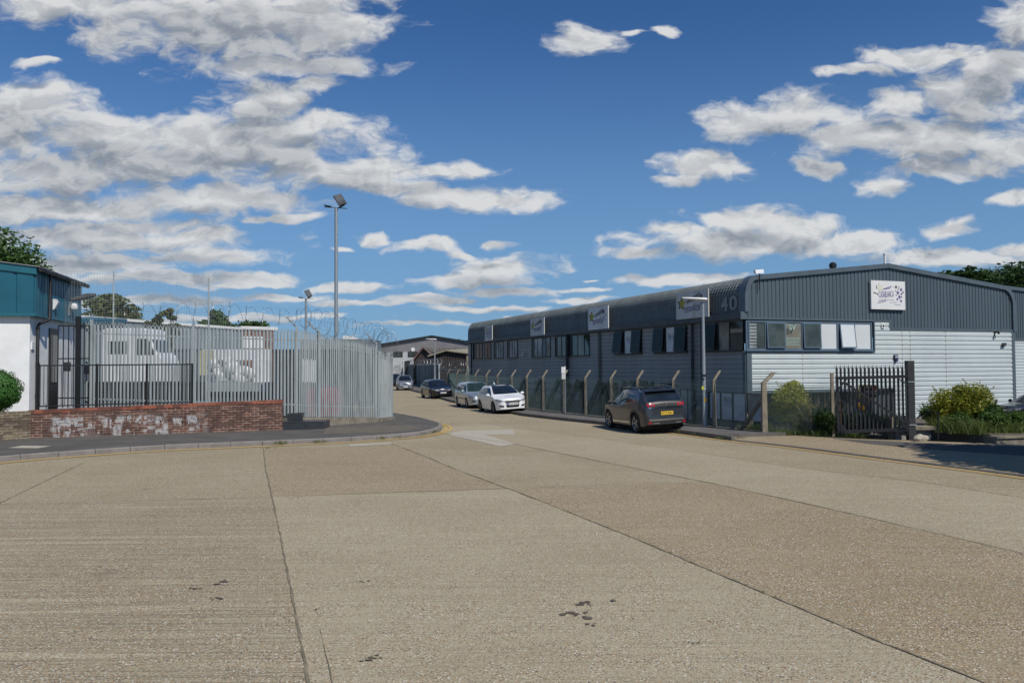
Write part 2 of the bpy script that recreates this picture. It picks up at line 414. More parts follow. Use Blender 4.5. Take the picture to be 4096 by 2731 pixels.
# ------------------------------------------------------------------ ground
def g2(*pts, z=0.0): return [tuple(G(x, y, z))[:2] for x, y in pts]
def catmull(P, k=6):
    P = [Vector(p) for p in P]; out = []
    for i in range(len(P)-1):
        a, b, c, d = P[max(i-1, 0)], P[i], P[i+1], P[min(i+2, len(P)-1)]
        for j in range(k):
            t = j/k; out.append(.5*((2*b)+(c-a)*t+(2*a-5*b+4*c-d)*t*t+(3*b-a-3*c+d)*t**3))
    return out+[P[-1]]
def offset(P, d):
    P = [Vector(p).to_2d() for p in P]; out = []
    for i, p in enumerate(P):
        t = (P[min(i+1, len(P)-1)]-P[max(i-1, 0)]).normalized(); out.append(p+Vector((-t.y, t.x))*d)
    return out
def resample(P, step):
    P = [Vector(p).to_2d() for p in P]; out = [P[0]]; need = step
    for i in range(len(P)-1):
        a, b = P[i], P[i+1]; l = (b-a).length; pos = 0
        while l-pos >= need:
            pos += need; out.append(a.lerp(b, pos/l)); need = step
        need -= (l-pos)
    return out
def strip(name, P, w0, w1, z, mat, gaps=None, kind='structure', rough=0.0):
    A, B = offset(P, w0), offset(P, w1); mb = MB(); rnd = random.Random(hash(name) % 99 if False else len(name))
    for i in range(len(A)-1):
        if gaps and not gaps(i): continue
        def j(v): return Vector((v.x+rnd.uniform(-rough, rough), v.y+rnd.uniform(-rough, rough), z))
        if i == 0 or gaps or rough == 0: a0, b0 = j(A[i]), j(B[i])
        a1, b1 = j(A[i+1]), j(B[i+1])
        mb.add([a0, b0, b1, a1], [(0, 1, 2, 3)])
        if not gaps and rough: a0, b0 = a1, b1
    return props(mb.build(name, mat), kind=kind)
LK = [(-45, 21)] + g2((0, 1850), (157, 1835), (601, 1803), (1001, 1785), (1358, 1769), (1540, 1757), (1661, 1747), (1731, 1734), (1763, 1722), (1769, 1712), (1760, 1704), (1731, 1694.7), (1683, 1682), (1613, 1668), (1570, 1661))
dl = Vector(LK[-1])-Vector(LK[-3]); dl.normalize()
LKs = [Vector(LK[0]), Vector(LK[1])-(Vector(LK[2])-Vector(LK[1]))*1.2] + catmull(LK[1:], 8); LKs += [LKs[-1]+dl*k for k in (1.5, 4, 8, 70)]
RK = g2((1560, 1541), (1642, 1562.4), (1693, 1575), (1769, 1597.5), (1814, 1610), (2043, 1654.5), (2136, 1669), (2416, 1699.5), (2710, 1733), (2919, 1761), (3154, 1787), (3493, 1830.6), (3877, 1878.5), (4096, 1907), (4500, 1962))
RKs = catmull(RK, 8)
FB = [(1792, 1568), (1828, 1582), (1864, 1594), (1902, 1605), (1946, 1613), (1991, 1620), (2048, 1627), (2108, 1634), (2173, 1641.5), (2252, 1651), (2343, 1660.6), (2445, 1671), (2552, 1682), (2695, 1695), (2858, 1709.5), (3058, 1727)]
KH = .14
FBw = [G(x, y, KH) for x, y in FB]
far = [(-75, 420), (-34.5, 190)] + [tuple(G(*p))[:2] for p in ((1600, 1531), (1684, 1548), (1758, 1562))]
edge = far + [tuple(p)[:2] for p in FBw] + g2((3357, 1752), (3645, 1765), (3960, 1777), (4400, 1800))
mb = MB(); mb.sheet([(-2500, -2500), (2500, -2500), (2500, 2500), (-2500, 2500)], -.5)
props(mb.build('ground', M['yard']), kind='structure')
poly = [(-300, -60), (60, -60), (60, edge[-1][1])] + list(reversed(edge)) + [(-300, 420)]
mb = MB(); mb.prism(poly, -.6, 0); props(mb.build('road', M['road']), kind='structure')
# tonal slabs of the concrete apron, each a thin sheet
def slab(name, mat, px, z):
    mb = MB(); mb.sheet(g2(*px), z); props(mb.build(name, M[mat]), kind='structure')
J1 = [(1053.7, 1791), (1062, 1874), (1088.5, 1987), (1123, 2153), (1158, 2327), (1193, 2510), (1240, 2760), (1300, 3200)]
J2 = [(1567, 1774), (1700, 1825), (1837, 1883), (2048, 1960.5), (2536, 2153), (2884, 2301), (3215, 2440), (3528, 2571), (3938, 2731), (4700, 3040)]
J3 = [(-200, 2022), (0, 2018), (522, 2005), (1088, 1989)]
J3b = [(1088, 1989), (1741, 1964), (2048, 1953), (2832, 1928)]
J4 = [(1900, 1690), (2379, 1752), (2657, 1791), (3180, 1870), (3702, 1931), (4096, 1992), (4700, 2080)]
J5 = [(1700, 1722), (2048, 1774), (2518, 1868), (2832, 1930), (3162, 2000), (3528, 2083), (4096, 2215), (4700, 2370)]
J6 = [(348, 1844), (0, 2012), (-300, 2160)]
slab('road_slab', 'slab_pale', [(1088.5, 1987), (2035, 1955)] + J2[4:9] + [(4700, 3040), (1300, 3200), (1240, 2760), (1193, 2510), (1158, 2327), (1123, 2153)], .004)
slab('road_slab', 'slab_brush', [(-200, 2022), (1088, 1989)] + J1[3:] + [(-600, 3200)], .004)
slab('road_slab', 'slab_brown', [(2048, 1956), (2832, 1930), (3162, 2000), (3528, 2083), (4096, 2215), (4700, 2370), (4700, 3040), (3938, 2731), (3528, 2571), (3215, 2440), (2884, 2301), (2536, 2153)], .004)
slab('road_slab', 'slab_brown', [(1062, 1800), (1567, 1776), (1837, 1883), (2035, 1953), (1088, 1987), (1062, 1874)], .004)
slab('road_slab', 'slab_pale', [(1700, 1722), (1900, 1690), (2379, 1752), (2657, 1791), (3180, 1870), (3702, 1931), (4096, 1992), (4700, 2080), (4700, 2370), (4096, 2215), (3528, 2083), (2832, 1929), (2518, 1868), (2048, 1774)], .004)
slab('road_patch', 'patch', [(1805, 1732), (1850, 1722), (2050, 1718), (2062, 1738), (1935, 1738), (2066, 1776), (2000, 1786), (1880, 1758), (1800, 1742)], .008)
slab('road_patch', 'patch', [(1392, 1778), (1560, 1771), (1568, 1777), (1400, 1786)], .012)
for nm, J, w, rg in (('a', J1, .017, .010), ('b', J2, .016, .008), ('c', J3, .012, .006), ('d', J3b, .010, .006), ('e', J4, .02, .006), ('f', J5, .014, .006), ('g', J6, .010, .006)):
    P = resample(g2(*J), .22)
    strip('road_joint', P, -w*.6, w*.6, .012, M['joint'], rough=rg)
P = resample(g2((1280, 2518), (1328, 2727), (1350, 2820)), .3)
strip('road_joint', P, -.003, .003, .012, M['joint'], rough=.006)
# tar spots: each a ragged cluster of small blots
mb = MB(); rr = random.Random(4)
for (x, y, s) in ((884, 2330, .10), (780, 2355, .06), (1444, 2328, .06), (2340, 2417, .11), (2300, 2460, .14), (2450, 2404, .05), (2364, 2500, .06), (1490, 2640, .07), (2785, 2575, .04), (860, 2395, .06), (1262, 2440, .03)):
    c = G(x, y)
    for q in range(7):
        d = Vector((c.x+rr.gauss(0, .5)*s*1.1, c.y+rr.gauss(0, .5)*s*.8, 0)); r0 = s*rr.uniform(.18, .5); n = 9; ph = rr.uniform(0, 6)
        mb.add([(d.x+math.cos(k*2*math.pi/n+ph)*r0*rr.uniform(.45, 1.15), d.y+math.sin(k*2*math.pi/n+ph)*r0*rr.uniform(.3, .8), .0125+.0003*q) for k in range(n)], [tuple(range(n))])
props(mb.build('tar_spots', simple('tar blots', (.06, .05, .038), .85, var=.5, scale=24, col2=(.16, .135, .10))), kind='structure')
# left land (pavement and depot yard)
mb = MB(); P = [tuple(p)[:2] for p in LKs]
inner = offset(P, .13)
mb.prism([tuple(p) for p in inner] + [(-300, 130), (-300, 21)], -.2, KH); props(mb.build('pavement', M['asphalt']), kind='structure')
# kerb stones
def kerbs(name, P, side, h, mat, a, b, wid=.14):
    Q = resample(P, .915); mb = MB(); rk = random.Random(3)
    for i in range(len(Q)-1):
        p, q = Q[i], Q[i+1]
        m = (p+q)/2
        if not (a <= i < b): continue
        t = (q-p).normalized(); nrm = Vector((-t.y, t.x))*side; p = p+t*.006; q = q-t*.006
        hh = h+rk.uniform(-.004, .004)
        bt = [p, q, q+nrm*wid, p+nrm*wid]; tp = [p+nrm*.02, q+nrm*.02, q+nrm*(wid-.004), p+nrm*(wid-.004)]
        mb.hexa([Vector((v.x, v.y, -.05)) for v in bt], [Vector((v.x, v.y, hh-.025)) for v in bt])
        mb.hexa([Vector((v.x, v.y, hh-.025)) for v in bt], [Vector((v.x, v.y, hh)) for v in tp])
    props(mb.build(name, mat), kind='structure')
kerbs('kerb', LKs, 1, KH+.012, M['kerb'], 0, 999)
nR = len(resample(RKs, .915)); cut = 0
Q = resample(RKs, .915); xe = G(2890, 1757).x
cut = next(i for i, q in enumerate(Q) if q.x > xe)
kerbs('kerb', RKs, 1, KH+.01, M['kerb_old'], 0, cut)
kerbs('kerb', RKs, 1, .035, M['kerb_old'], cut, 999)
RKt = [tuple(p)[:2] for p in offset(RKs, .13)]
RKa = [p for p in RKt if p[0] < xe]
mb = MB(); mb.prism(RKa + g2((2960, 1744), (3145, 1738), z=.06) + [tuple(p)[:2] for p in reversed(FBw)] + [f for f in reversed(far[2:])], -.3, KH)
props(mb.build('pavement', M['asphalt2']), kind='structure')
RKb = [p for p in RKt if p[0] >= xe-.3]
mb = MB(); mb.prism(RKb + [(60, RKb[-1][1]), (60, edge[-1][1])] + list(reversed(edge))[0:4] + g2((3145, 1737), (2960, 1744), z=.05), -.3, .03)
props(mb.build('apron', M['slab_brown']), kind='structure')
mb = MB(); mb.sheet(g2((3330, 1753), (3645, 1768), (3960, 1780), (4500, 1802), (4500, 1860), (4096, 1822), (3720, 1796), (3480, 1775), z=.034), .034)
props(mb.build('pavement', M['asphalt']), kind='structure')
mb = MB(); mb.sheet([tuple(p)[:2] for p in (G(3060, 1729, .03), G(3357, 1753, .03), G(3645, 1766, .03), G(4400, 1801, .03))] + [(60, 24), (60, 60), (12, 60)], -.45)
# double yellow lines
Y = [p for p in LKs]; Yr = resample(Y, .35)
strip('yellow_line', Yr, -.38, -.27, .016, M['yellow'], rough=.004)
strip('yellow_line', Yr, -.21, -.10, .016, M['yellow'], rough=.004)
Yr = [p for p in resample(RKs, .35) if p.x > G(2690, 1731).x]
strip('yellow_line', Yr, -.36, -.29, .016, M['yellow'], rough=.004)
strip('yellow_line', Yr, -.21, -.14, .016, M['yellow'], rough=.004)
# dashed bay line along the parked cars
P = resample(g2((1575, 1567), (1640, 1580), (1720, 1600), (1790, 1620), (1900, 1645), (2000, 1663), (2120, 1680), (2250, 1694)), .5)
strip('bay_line', P, -.05, .05, .012, M['white_line'], gaps=lambda i: i % 2 == 0)
# manhole cover, dirt bed, weeds
slab('manhole_cover', 'patch', [(30, 1811), (90, 1801), (205, 1803), (150, 1812)], KH+.004)
mb = MB(); mb.sheet(g2((1295, 1735), (1298, 1712), (1510, 1702), (1640, 1700), (1700, 1716), (1590, 1728), z=KH), KH+.004)
props(mb.build('dirt', M['dirt']), kind='structure')
def blades(mb, c, n, h, spread, rnd, w=.008):
    for _ in range(n):
        a = rnd.uniform(0, 6.28); r = rnd.uniform(0, spread); b = Vector((c[0]+math.cos(a)*r, c[1]+math.sin(a)*r, c[2]))
        l = Vector((rnd.uniform(-.5, .5), rnd.uniform(-.5, .5), 1))*h*rnd.uniform(.4, 1.1); s = Vector((math.cos(a*3), math.sin(a*3), 0))*w
        m = b+l*.6
        mb.add([b-s, b+s, m+s*.8, m-s*.8, b+l+Vector((l.x*.5, l.y*.5, -.1*h))], [(0, 1, 2, 3), (3, 2, 4)])
mb = MB(); rw = random.Random(11)
for x, y, n, h in ((480, 1799, 60, .08), (560, 1795, 50, .06), (860, 1782, 70, .12), (1120, 1775, 60, .14), (1268, 1768, 45, .10), (1295, 1768, 30, .09), (1530, 1755, 50, .09), (1600, 1751, 30, .07), (1740, 1728, 60, .09), (1700, 1735, 30, .07), (1560, 1705, 90, .16), (1520, 1712, 80, .10), (1590, 1703, 60, .14), (2720, 1727, 60, .14), (2790, 1737, 60, .10), (2880, 1752, 60, .07), (2080, 1652, 60, .10), (2960, 1752, 40, .07), (1072, 1794, 20, .06), (2895, 1747, 30, .08), (1645, 1695, 20, .08)):
    c = G(x, y, .05); blades(mb, (c.x, c.y, .02 if x < 0 else .05), n, h, .22, rw, .007)
for k in range(26):
    i = rw.randrange(0, 5); a = Vector(g2(J2[i+1])[0]).lerp(Vector(g2(J2[i+2])[0]), rw.random()); blades(mb, (a.x, a.y, .01), 8, .02, .04, rw, .004)
props(mb.build('weeds', M['grass']), 'green weed tufts growing along the kerbs and joints', 'weeds', kind='stuff')
# ------------------------------------------------------------------ left: brick walls, railing, steps
def wallthing(name, label, p0, p1, z0a, z1a, z1b, th, mat, cope=None, group=None):
    """wall from p0 to p1 (ground points), thickness th away from the camera; local x along it"""
    p0, p1 = Vector(p0), Vector(p1); d = (p1-p0).to_2d(); Lg = d.length; rz = math.atan2(d.y, d.x)
    r = root(name, label, 'wall', (p0.x, p0.y, 0), rz, group)
    ch = .115 if cope else 0
    mb = MB(); mb.hexa([(0, 0, z0a), (Lg, 0, z0a), (Lg, th, z0a), (0, th, z0a)], [(0, 0, z1a-ch), (Lg, 0, z1b-ch), (Lg, th, z1b-ch), (0, th, z1a-ch)])
    mb.build('wall_body', mat, r, local=True)
    if cope:
        mb = MB(); mb.hexa([(-.01, -.012, z1a-ch), (Lg+.01, -.012, z1b-ch), (Lg+.01, th+.012, z1b-ch), (-.01, th+.012, z1a-ch)], [(-.01, -.012, z1a), (Lg+.01, -.012, z1b), (Lg+.01, th+.012, z1b), (-.01, th+.012, z1a)])
        mb.build('coping', cope, r, local=True)
    return r, d.normalized(), Lg
wA, wB = AT(112, 1700, 26.1), AT(1131, 1700, 28.9)
wallthing('brick_wall', 'long red brick wall with faded white lettering beside the pavement', wA, wB, 0.0, 1.04, 1.23, .33, M['brick_red'], M['brick_cope'])
wC = AT(-700, 1700, 22.6)
wallthing('brick_wall', 'brown brick wall under the clipped bush at the far left', wC, wA+Vector((.10, -.03, 0)), 0.0, .98, 1.02, .33, M['brick_olive'])
# black railing standing on the red wall
wd = (wB-wA).to_2d().normalized(); wn = Vector((-wd.y, wd.x))
def wp(t, off, z): q = wA.to_2d()+wd*t+wn*off; return Vector((q.x, q.y, z))
t0, t1 = .25, 4.95
rl = root('railing', 'low black steel railing standing behind the red brick wall', 'railing', wp(t0, .2, 1.0))
zt, zb = 2.50, 1.16
mb = MB(); mb.beam(wp(t0, .2, zt), wp(t1, .2, zt+.02), .03, .045); mb.build('rail', M['black_metal'], rl)
mb = MB(); mb.beam(wp(t0, .2, zb), wp(t1, .2, zb+.05), .03, .04); mb.build('rail', M['black_metal'], rl)
mb = MB()
for k in range(46):
    t = t0+(t1-t0)*(k+.5)/46; mb.beam(wp(t, .2, zb), wp(t, .2, zt), .014, .014, Vector((1, 0, 0)))
mb.build('bars', M['black_metal'], rl)
for t in (t0, t0+1.72, t0+3.25, t1):
    mb = MB(); mb.beam(wp(t, .2, 1.0), wp(t, .2, zt+.05), .055, .055, Vector((1, 0, 0))); mb.build('post', M['black_metal'], rl)
# black planter steps at the end of the wall
sr = root('steps', 'dark slate faced steps at the end of the red brick wall', 'steps', G(1210, 1730, KH))
a, b = wB+Vector((.05, -.05, 0)), AT(1295, 1700, 29.3)
mb = MB(); mb.hexa([(a.x, a.y, .1), (b.x, b.y, .1), (b.x-.05, b.y+1.2, .1), (a.x, a.y+1.2, .1)], [(a.x, a.y, .42), (b.x, b.y, .40), (b.x-.05, b.y+1.2, .40), (a.x, a.y+1.2, .42)]); mb.build('step', M['black_tile'], sr)
b2 = AT(1208, 1700, 29.9)
mb = MB(); mb.hexa([(a.x, a.y+.45, .42), (b2.x, b2.y, .42), (b2.x, b2.y+.8, .42), (a.x, a.y+1.2, .42)], [(a.x, a.y+.45, .70), (b2.x, b2.y, .70), (b2.x, b2.y+.8, .70), (a.x, a.y+1.2, .70)]); mb.build('step', M['black_tile'], sr)
mb = MB(); mb.beam(Vector((a.x, a.y-.006, .425)), Vector((b.x, b.y-.006, .405)), .02, .02)
for f in (.18, .52, .86): q = a.lerp(b, f); mb.beam(Vector((q.x, q.y-.004, .11)), Vector((q.x, q.y-.004, .40)), .012, .012)
mb.build('edging', M['dark_metal'], sr)
# ------------------------------------------------------------------ palisade fences
def palisade(name, label, A, B, za, zb, ta, tb, npale, mat, postmat, posts=(0, 1), razor=None, pw=.055, rails=True, tip=True, side=1, group=None, spl=.05, seed=1, plinth=None, split=True):
    A, B = Vector(A), Vector(B); rnd = random.Random(seed)
    r = root(name, label, 'fence', (A.x, A.y, 0), 0, group); d = (B-A); d.z = 0; Lg = d.length; d.normalize(); n = Vector((d.y, -d.x, 0))*side
    mb = MB(); pitch = Lg/npale
    for k in range(npale):
        f = (k+.5)/npale; p = A.lerp(B, f); z0 = za+(zb-za)*f; z1 = ta+(tb-ta)*f+rnd.uniform(-.012, .012); ln = rnd.uniform(-.012, .012)
        w = pw/2; s = d; o = Vector((ln, 0, 0))
        # W-section pale: three faces, pointed and splayed top
        b0, b1, b2, b3 = [p+s*x+n*y for x, y in ((-w, 0), (-w*.35, .016), (w*.35, .016), (w, 0))]
        q = [Vector((v.x, v.y, z0)) for v in (b0, b1, b2, b3)]; t = [Vector((v.x, v.y, z1-.16))+o for v in (b0, b1, b2, b3)]
        mb.add(q+t, [(0, 1, 5, 4), (1, 2, 6, 5), (2, 3, 7, 6)])
        if tip:
            for sx, ny in ((-1, .3), (0, 1), (1, .3)):
                c = p+s*(sx*w*.66)+o; c = Vector((c.x, c.y, z1-.16)); hw = w*.36
                e = c+s*(sx*spl)+n*(spl*1.2*ny if sx == 0 else spl*.2)+Vector((0, 0, .16 if sx == 0 else .14))
                mb.add([c-s*hw+n*.008, c+s*hw+n*.008, e], [(0, 1, 2)])
    mb.build('pales', mat, r)
    if rails:
        for f0 in (.13, .86):
            mb = MB(); h0 = za+(ta-za)*f0; h1 = zb+(tb-zb)*f0
            mb.beam(Vector((A.x, A.y, h0))-n*.03, Vector((B.x, B.y, h1))-n*.03, .04, .05)
            for k in range(npale):
                f = (k+.5)/npale; p = A.lerp(B, f); hz = h0+(h1-h0)*f; c = Vector((p.x, p.y, hz))+n*.02
                mb.beam(c-d*.008, c+d*.008, .012, .02)
            mb.build('rail', mat, r)
    for f in posts:
        p = A.lerp(B, f); z0 = za+(zb-za)*f; z1 = ta+(tb-ta)*f
        mb = MB(); c0 = Vector((p.x, p.y, -.1))-n*.01; c1 = Vector((p.x, p.y, z1+.05))-n*.01
        mb.beam(c0, c1, .085, .09, d)
        mb.build('post', postmat, r)
    if plinth:
        mb = MB(); e = [A+n*.11-d*.02, B+n*.11+d*.02, B-n*.14+d*.02, A-n*.14-d*.02]
        mb.hexa([Vector((v.x, v.y, 0)) for v in e], [Vector((e[0].x, e[0].y, za-.01)), Vector((e[1].x, e[1].y, zb-.01)), Vector((e[2].x, e[2].y, zb-.01)), Vector((e[3].x, e[3].y, za-.01))])
        mb.build('plinth', M['concrete'], r)
    if razor:
        rad, pit, up = razor; pts = []; nn = int(Lg/pit*18)
        for i in range(nn+1):
            f = i/nn; a = i/18*2*math.pi; c = A.lerp(B, f); z1 = ta+(tb-ta)*f
            rr_ = rad*(1+.18*math.sin(f*9+seed)+.1*math.sin(f*31)); sg = d*(math.sin(a*.5+seed)*pit*.55)
            pts.append(Vector((c.x, c.y, z1+up+rad*.1*math.sin(f*13)))+n*math.cos(a)*rr_*.8+Vector((0, 0, math.sin(a)*rr_))+sg)
        mb = MB(); mb.tube(pts, .0046, 4, cap=False)
        for i in range(0, nn, 1):
            p = pts[i]; t = (pts[i+1]-pts[i]).normalized(); s = t.cross(Vector((rnd.uniform(-1, 1), rnd.uniform(-1, 1), rnd.uniform(-1, 1)))).normalized()*.020
            mb.add([p-s, p+t*.012, p+s, p-t*.012], [(0, 1, 2, 3)])
        mb.build('razor_coil', M['razor'], r)
        mb = MB()
        for zz in (.12, .42, .72):
            mb.tube([Vector((A.x, A.y, ta+zz))+n*.1*zz, Vector((B.x, B.y, tb+zz))+n*.1*zz], .0025, 3)
        mb.build('wire', M['razor'], r)
    return r, n
pB, pA, pC, pE = AT(338, 1440, 28.6), AT(1188, 1440, 30.0), AT(1504, 1440, 33.0), AT(1568, 1440, 34.6)
def zat(px, py, depth): return AT(px, py, depth).z
r1, n1 = palisade('palisade_fence', 'long galvanised palisade fence behind the black railing and red brick wall', pB, pA, .9, zat(1188, 1664, 30), zat(345, 1282, 28.6), zat(1188, 1312, 30), 58, M['galv'], M['galv'], posts=(.03, .5, 1), razor=(.33, .30, .42), seed=2, pw=.078)
r2, n2 = palisade('palisade_fence', 'galvanised palisade fence on a stained concrete plinth at the road corner', pA+Vector((.06, .03, 0)), pC, zat(1188, 1666, 30), zat(1504, 1669, 33), zat(1188, 1312, 30), zat(1504, 1374, 33), 40, M['galv'], M['galv'], posts=(.24, 1), razor=(.40, .22, .40), seed=5, plinth=True, pw=.070)
r3, n3 = palisade('palisade_fence', 'short return of palisade fence running away from the road corner', pC+Vector((.07, .05, 0)), pE, zat(1504, 1672, 33), .25, zat(1504, 1384, 33), zat(1568, 1408, 34.6), 20, M['galv'], M['galv'], posts=(1,), razor=(.45, .16, .30), seed=8, plinth=True)
# cranked arms on posts
for (r_, p, zz, n_) in ((r1, pA, zat(1188, 1312, 30), n1), (r2, pA.lerp(pC, .24), zat(1270, 1327, 30.7), n2), (r2, pC, zat(1504, 1374, 33), n2)):
    mb = MB(); c = Vector((p.x, p.y, zz)); mb.beam(c, c+Vector((-.42, .1, .42)), .06, .04)
    for k in (.25, .6, .95):
        q = c+Vector((-.42, .1, .42))*k; mb.beam(q-Vector((.07, 0, 0)), q+Vector((.07, 0, .03)), .03, .03)
    mb.build('cranked_arm', M['galv'], r_)
# black security gate by the teal building
sg = root('security_gate', 'tall black barred gate between teal building and palisade fence', 'gate', AT(300, 1700, 28.4))
mb = MB(); ga, gb = AT(232, 1440, 28.5), AT(357, 1440, 28.5)
for k in range(7):
    p = ga.lerp(gb, k/6)
    if k == 4: continue
    mb.beam(Vector((p.x, p.y, 1.0)), Vector((p.x, p.y, 3.92)), .026, .026, Vector((1, 0, 0)))
mb.build('bars', M['black_metal'], sg)
for z in (3.92, 1.35, 2.75):
    mb = MB(); mb.beam(Vector((ga.x, ga.y, z)), Vector((gb.x, gb.y, z)), .04, .04); mb.build('rail', M['black_metal'], sg)
p = AT(312, 1440, 28.5); mb = MB(); mb.box(p.x-.07, p.x+.07, p.y-.06, p.y+.06, 0, 4.25); mb.build('post', M['black_metal'], sg)
p = AT(260, 1440, 28.45); mb = MB(); mb.box(p.x-.05, p.x+.2, p.y-.06, p.y+.02, 2.3, 2.62); mb.build('lock_box', M['dark_metal'], sg)
p = AT(348, 1440, 28.45); mb = MB(); mb.box(p.x-.06, p.x+.06, p.y-.05, p.y+.02, 2.2, 2.5); mb.build('lock_box', M['black_metal'], sg)
# ------------------------------------------------------------------ teal building
K = AT(138, 1440, 28.5); ANG = R(90+14.04)
fs = Fr(K, ANG, 1)                 # side wall, u goes away; outward should face right
if fs.n.x < 0: fs.n = -fs.n
ff = Fr(K, R(180+14.04-0), 1)      # front wall, u goes left
if ff.n.y > 0: ff.n = -ff.n
zb_, zt_ = fs.U(138, 1257.5)[1], fs.U(136, 1064)[1]
tb = root('teal_clad_building', 'white rendered building with teal ribbed upper cladding at the left edge', 'building', (K.x, K.y, 0))
LS, LF = 5.9, 9.0
def vrib(mb, fr, u0, u1, zlo, zhi, pitch, groove, depth, w=0.0, phase=0.0):
    """vertical ribbed sheet: flats at w, narrow recessed grooves; zlo/zhi may be functions of u"""
    fl = zlo if callable(zlo) else (lambda u: zlo); fh = zhi if callable(zhi) else (lambda u: zhi)
    us = []; k = math.floor((u0-phase)/pitch); 
    while phase+k*pitch < u1:
        b = phase+k*pitch
        for x, y in ((0, -depth), (groove*.6, -depth), (groove, 0), (pitch-groove*.4, 0)):
            us.append((b+x, w+y))
        k += 1
    us = [q for q in us if u0 < q[0] < u1]; us = [(u0, us[0][1])]+us+[(u1, us[-1][1])]
    vs = []; 
    for u, y in us: vs += [fr.p(u, y, fl(u)), fr.p(u, y, fh(u))]
    mb.add(vs, [(2*i, 2*i+2, 2*i+3, 2*i+1) for i in range(len(us)-1)])
def vtop(u): return zt_-.1+.12*u
mb = MB(); vrib(mb, fs, .0, LS, zb_, zt_-.12, .33, .07, .035); mb.build('side_cladding', M['teal'], tb)
mb = MB(); vrib(mb, ff, .0, LF, zb_, lambda u: zt_-.28+.115*u, .62, .10, .03); mb.build('front_cladding', M['teal'], tb)
mb = MB(); ff.box(mb, -.02, LF, -.3, .03, zb_-.06, zb_+.05); fs.box(mb, .03, LS, -.3, .028, zb_-.058, zb_+.048)
mb.build('drip_trim', M['teal_trim'], tb)
mb = MB(); a, b = ff.p(-.04, .05, zt_-.28), ff.p(LF, .05, zt_-.28+.115*LF); up = Vector((0, 0, .27))
mb.hexa([a, b, b-ff.n*.2, a-ff.n*.2], [a+up, b+up, b-ff.n*.2+up, a-ff.n*.2+up]); mb.build('verge_trim', M['teal_trim'], tb)
mb = MB(); fs.box(mb, .25, LS-.1, -4, -.22, 0, zb_-.02); mb.build('wall', M['render'], tb)
mb = MB(); ff.box(mb, .215, LF, -3, -.18, 0, zb_-.018); mb.build('wall', M['render'], tb)
mb = MB()   # roof
n_ = 60
for k in range(n_):
    u = LS*k/n_; 
    mb.beam(fs.p(u, .12, zt_+.0), fs.p(u, -LF, zt_+.0+.115*LF), .06, .05 if k % 2 else .02)
mb.add([fs.p(-.1, .12, zt_-.02), fs.p(LS, .12, zt_-.02), fs.p(LS, -LF, zt_-.02+.115*LF), fs.p(-.1, -LF, zt_-.02+.115*LF)], [(0, 1, 2, 3)])
mb.build('roof', M['roof_sheet'], tb)
mb = MB(); pts = [fs.p(u, .18, zt_-.1) for u in (-.05, LS+.25)]; mb.tube(pts, .085, 10); 
for k in range(5): mb.tube([fs.p(.3+k*1.3, .18, zt_-.1), fs.p(.36+k*1.3, .18, zt_-.1)], .098, 10)
mb.build('gutter', M['black_metal'], tb, smooth=True)
ud = fs.u(199, .15)
mb = MB(); mb.tube([fs.p(ud, .14, zt_-.15), fs.p(ud, .14, zb_-.05), fs.p(ud-.10, .09, zb_-.16), fs.p(ud-.38, -.10, zb_-.30), fs.p(ud-.45, -.12, zb_-.42), fs.p(ud-.45, -.12, .9)], .055, 10); 
for z in (3.9, 2.62, 1.5): mb.tube([fs.p(ud-.45, -.12, z), fs.p(ud-.45, -.12, z-.06)], .07, 10)
mb.build('downpipe', M['black_metal'], tb, smooth=True)
u0, u1 = fs.u(195, -.2), fs.u(229, -.2)
mb = MB(); fs.box(mb, u0, u1, -.22, -.17, .3, 3.95); mb.build('door', M['blackpl'], tb)
mb = MB(); fs.box(mb, u0+.15, u1-.15, -.17, -.16, 1.8, 3.7); mb.build('pane', M['glass'], tb)
def aton(fr, px, py, w=0.0): u, z = fr.U(px, py, w); return u, z
u, z = aton(fs, 130, 1383, -.2); mb = MB(); fs.box(mb, u-.14, u+.14, -.22, -.17, z-.13, z+.13); o = mb.build('entry_panel', M['white_pl']); props(o, 'small white entry panel on the white rendered wall', 'entry panel')
u, z = aton(fs, 226, 1215, .1); r_ = root('security_light', 'small white box light on teal cladding beside downpipe', 'light', fs.p(u, 0, z)); mb = MB(); mb.hexa([fs.p(u-.10, 0, z-.24), fs.p(u+.10, 0, z-.24), fs.p(u+.10, .07, z-.18), fs.p(u-.10, .07, z-.18)], [fs.p(u-.10, 0, z+.12), fs.p(u+.10, 0, z+.12), fs.p(u+.10, .20, z+.10), fs.p(u-.10, .20, z+.10)]); mb.build('housing', M['white_pl'], r_)
mb = MB(); fs.box(mb, u-.10, u+.10, .0, .12, z+.12, z+.17); mb.build('bracket', M['white_pl'], r_)
u, z = aton(fs, 290, 1229, .1); r_ = root('security_camera', 'white dome camera on the teal cladding near the gate', 'camera', fs.p(u, 0, z))
mb = MB(); mb.lathe([(.0, .17), (.1, .16), (.14, .06), (.15, 0), (.13, -.08), (.07, -.12), (0, -.13)], 14, Matrix.Translation(fs.p(u, .16, z))); mb.build('dome', M['white_pl'], r_, smooth=True)
mb = MB(); mb.tube([fs.p(u+.1, 0, z+.1), fs.p(u+.05, .12, z+.05)], .05, 8); mb.build('bracket', M['white_pl'], r_)
u, z = aton(fs, 322, 1192, .3); r_ = root('floodlight', 'dark grey street style floodlight projecting from the teal wall corner', 'floodlight', fs.p(u, 0, z))
mb = MB(); a, b = fs.p(u-.55, .05, z-.12), fs.p(u+.1, .85, z+.15); mb.tube([a, a.lerp(b, .35), a.lerp(b, .7), b], [.05, .11, .13, .06], 10); mb.build('lamp_head', M['grey_pl'], r_, smooth=True)
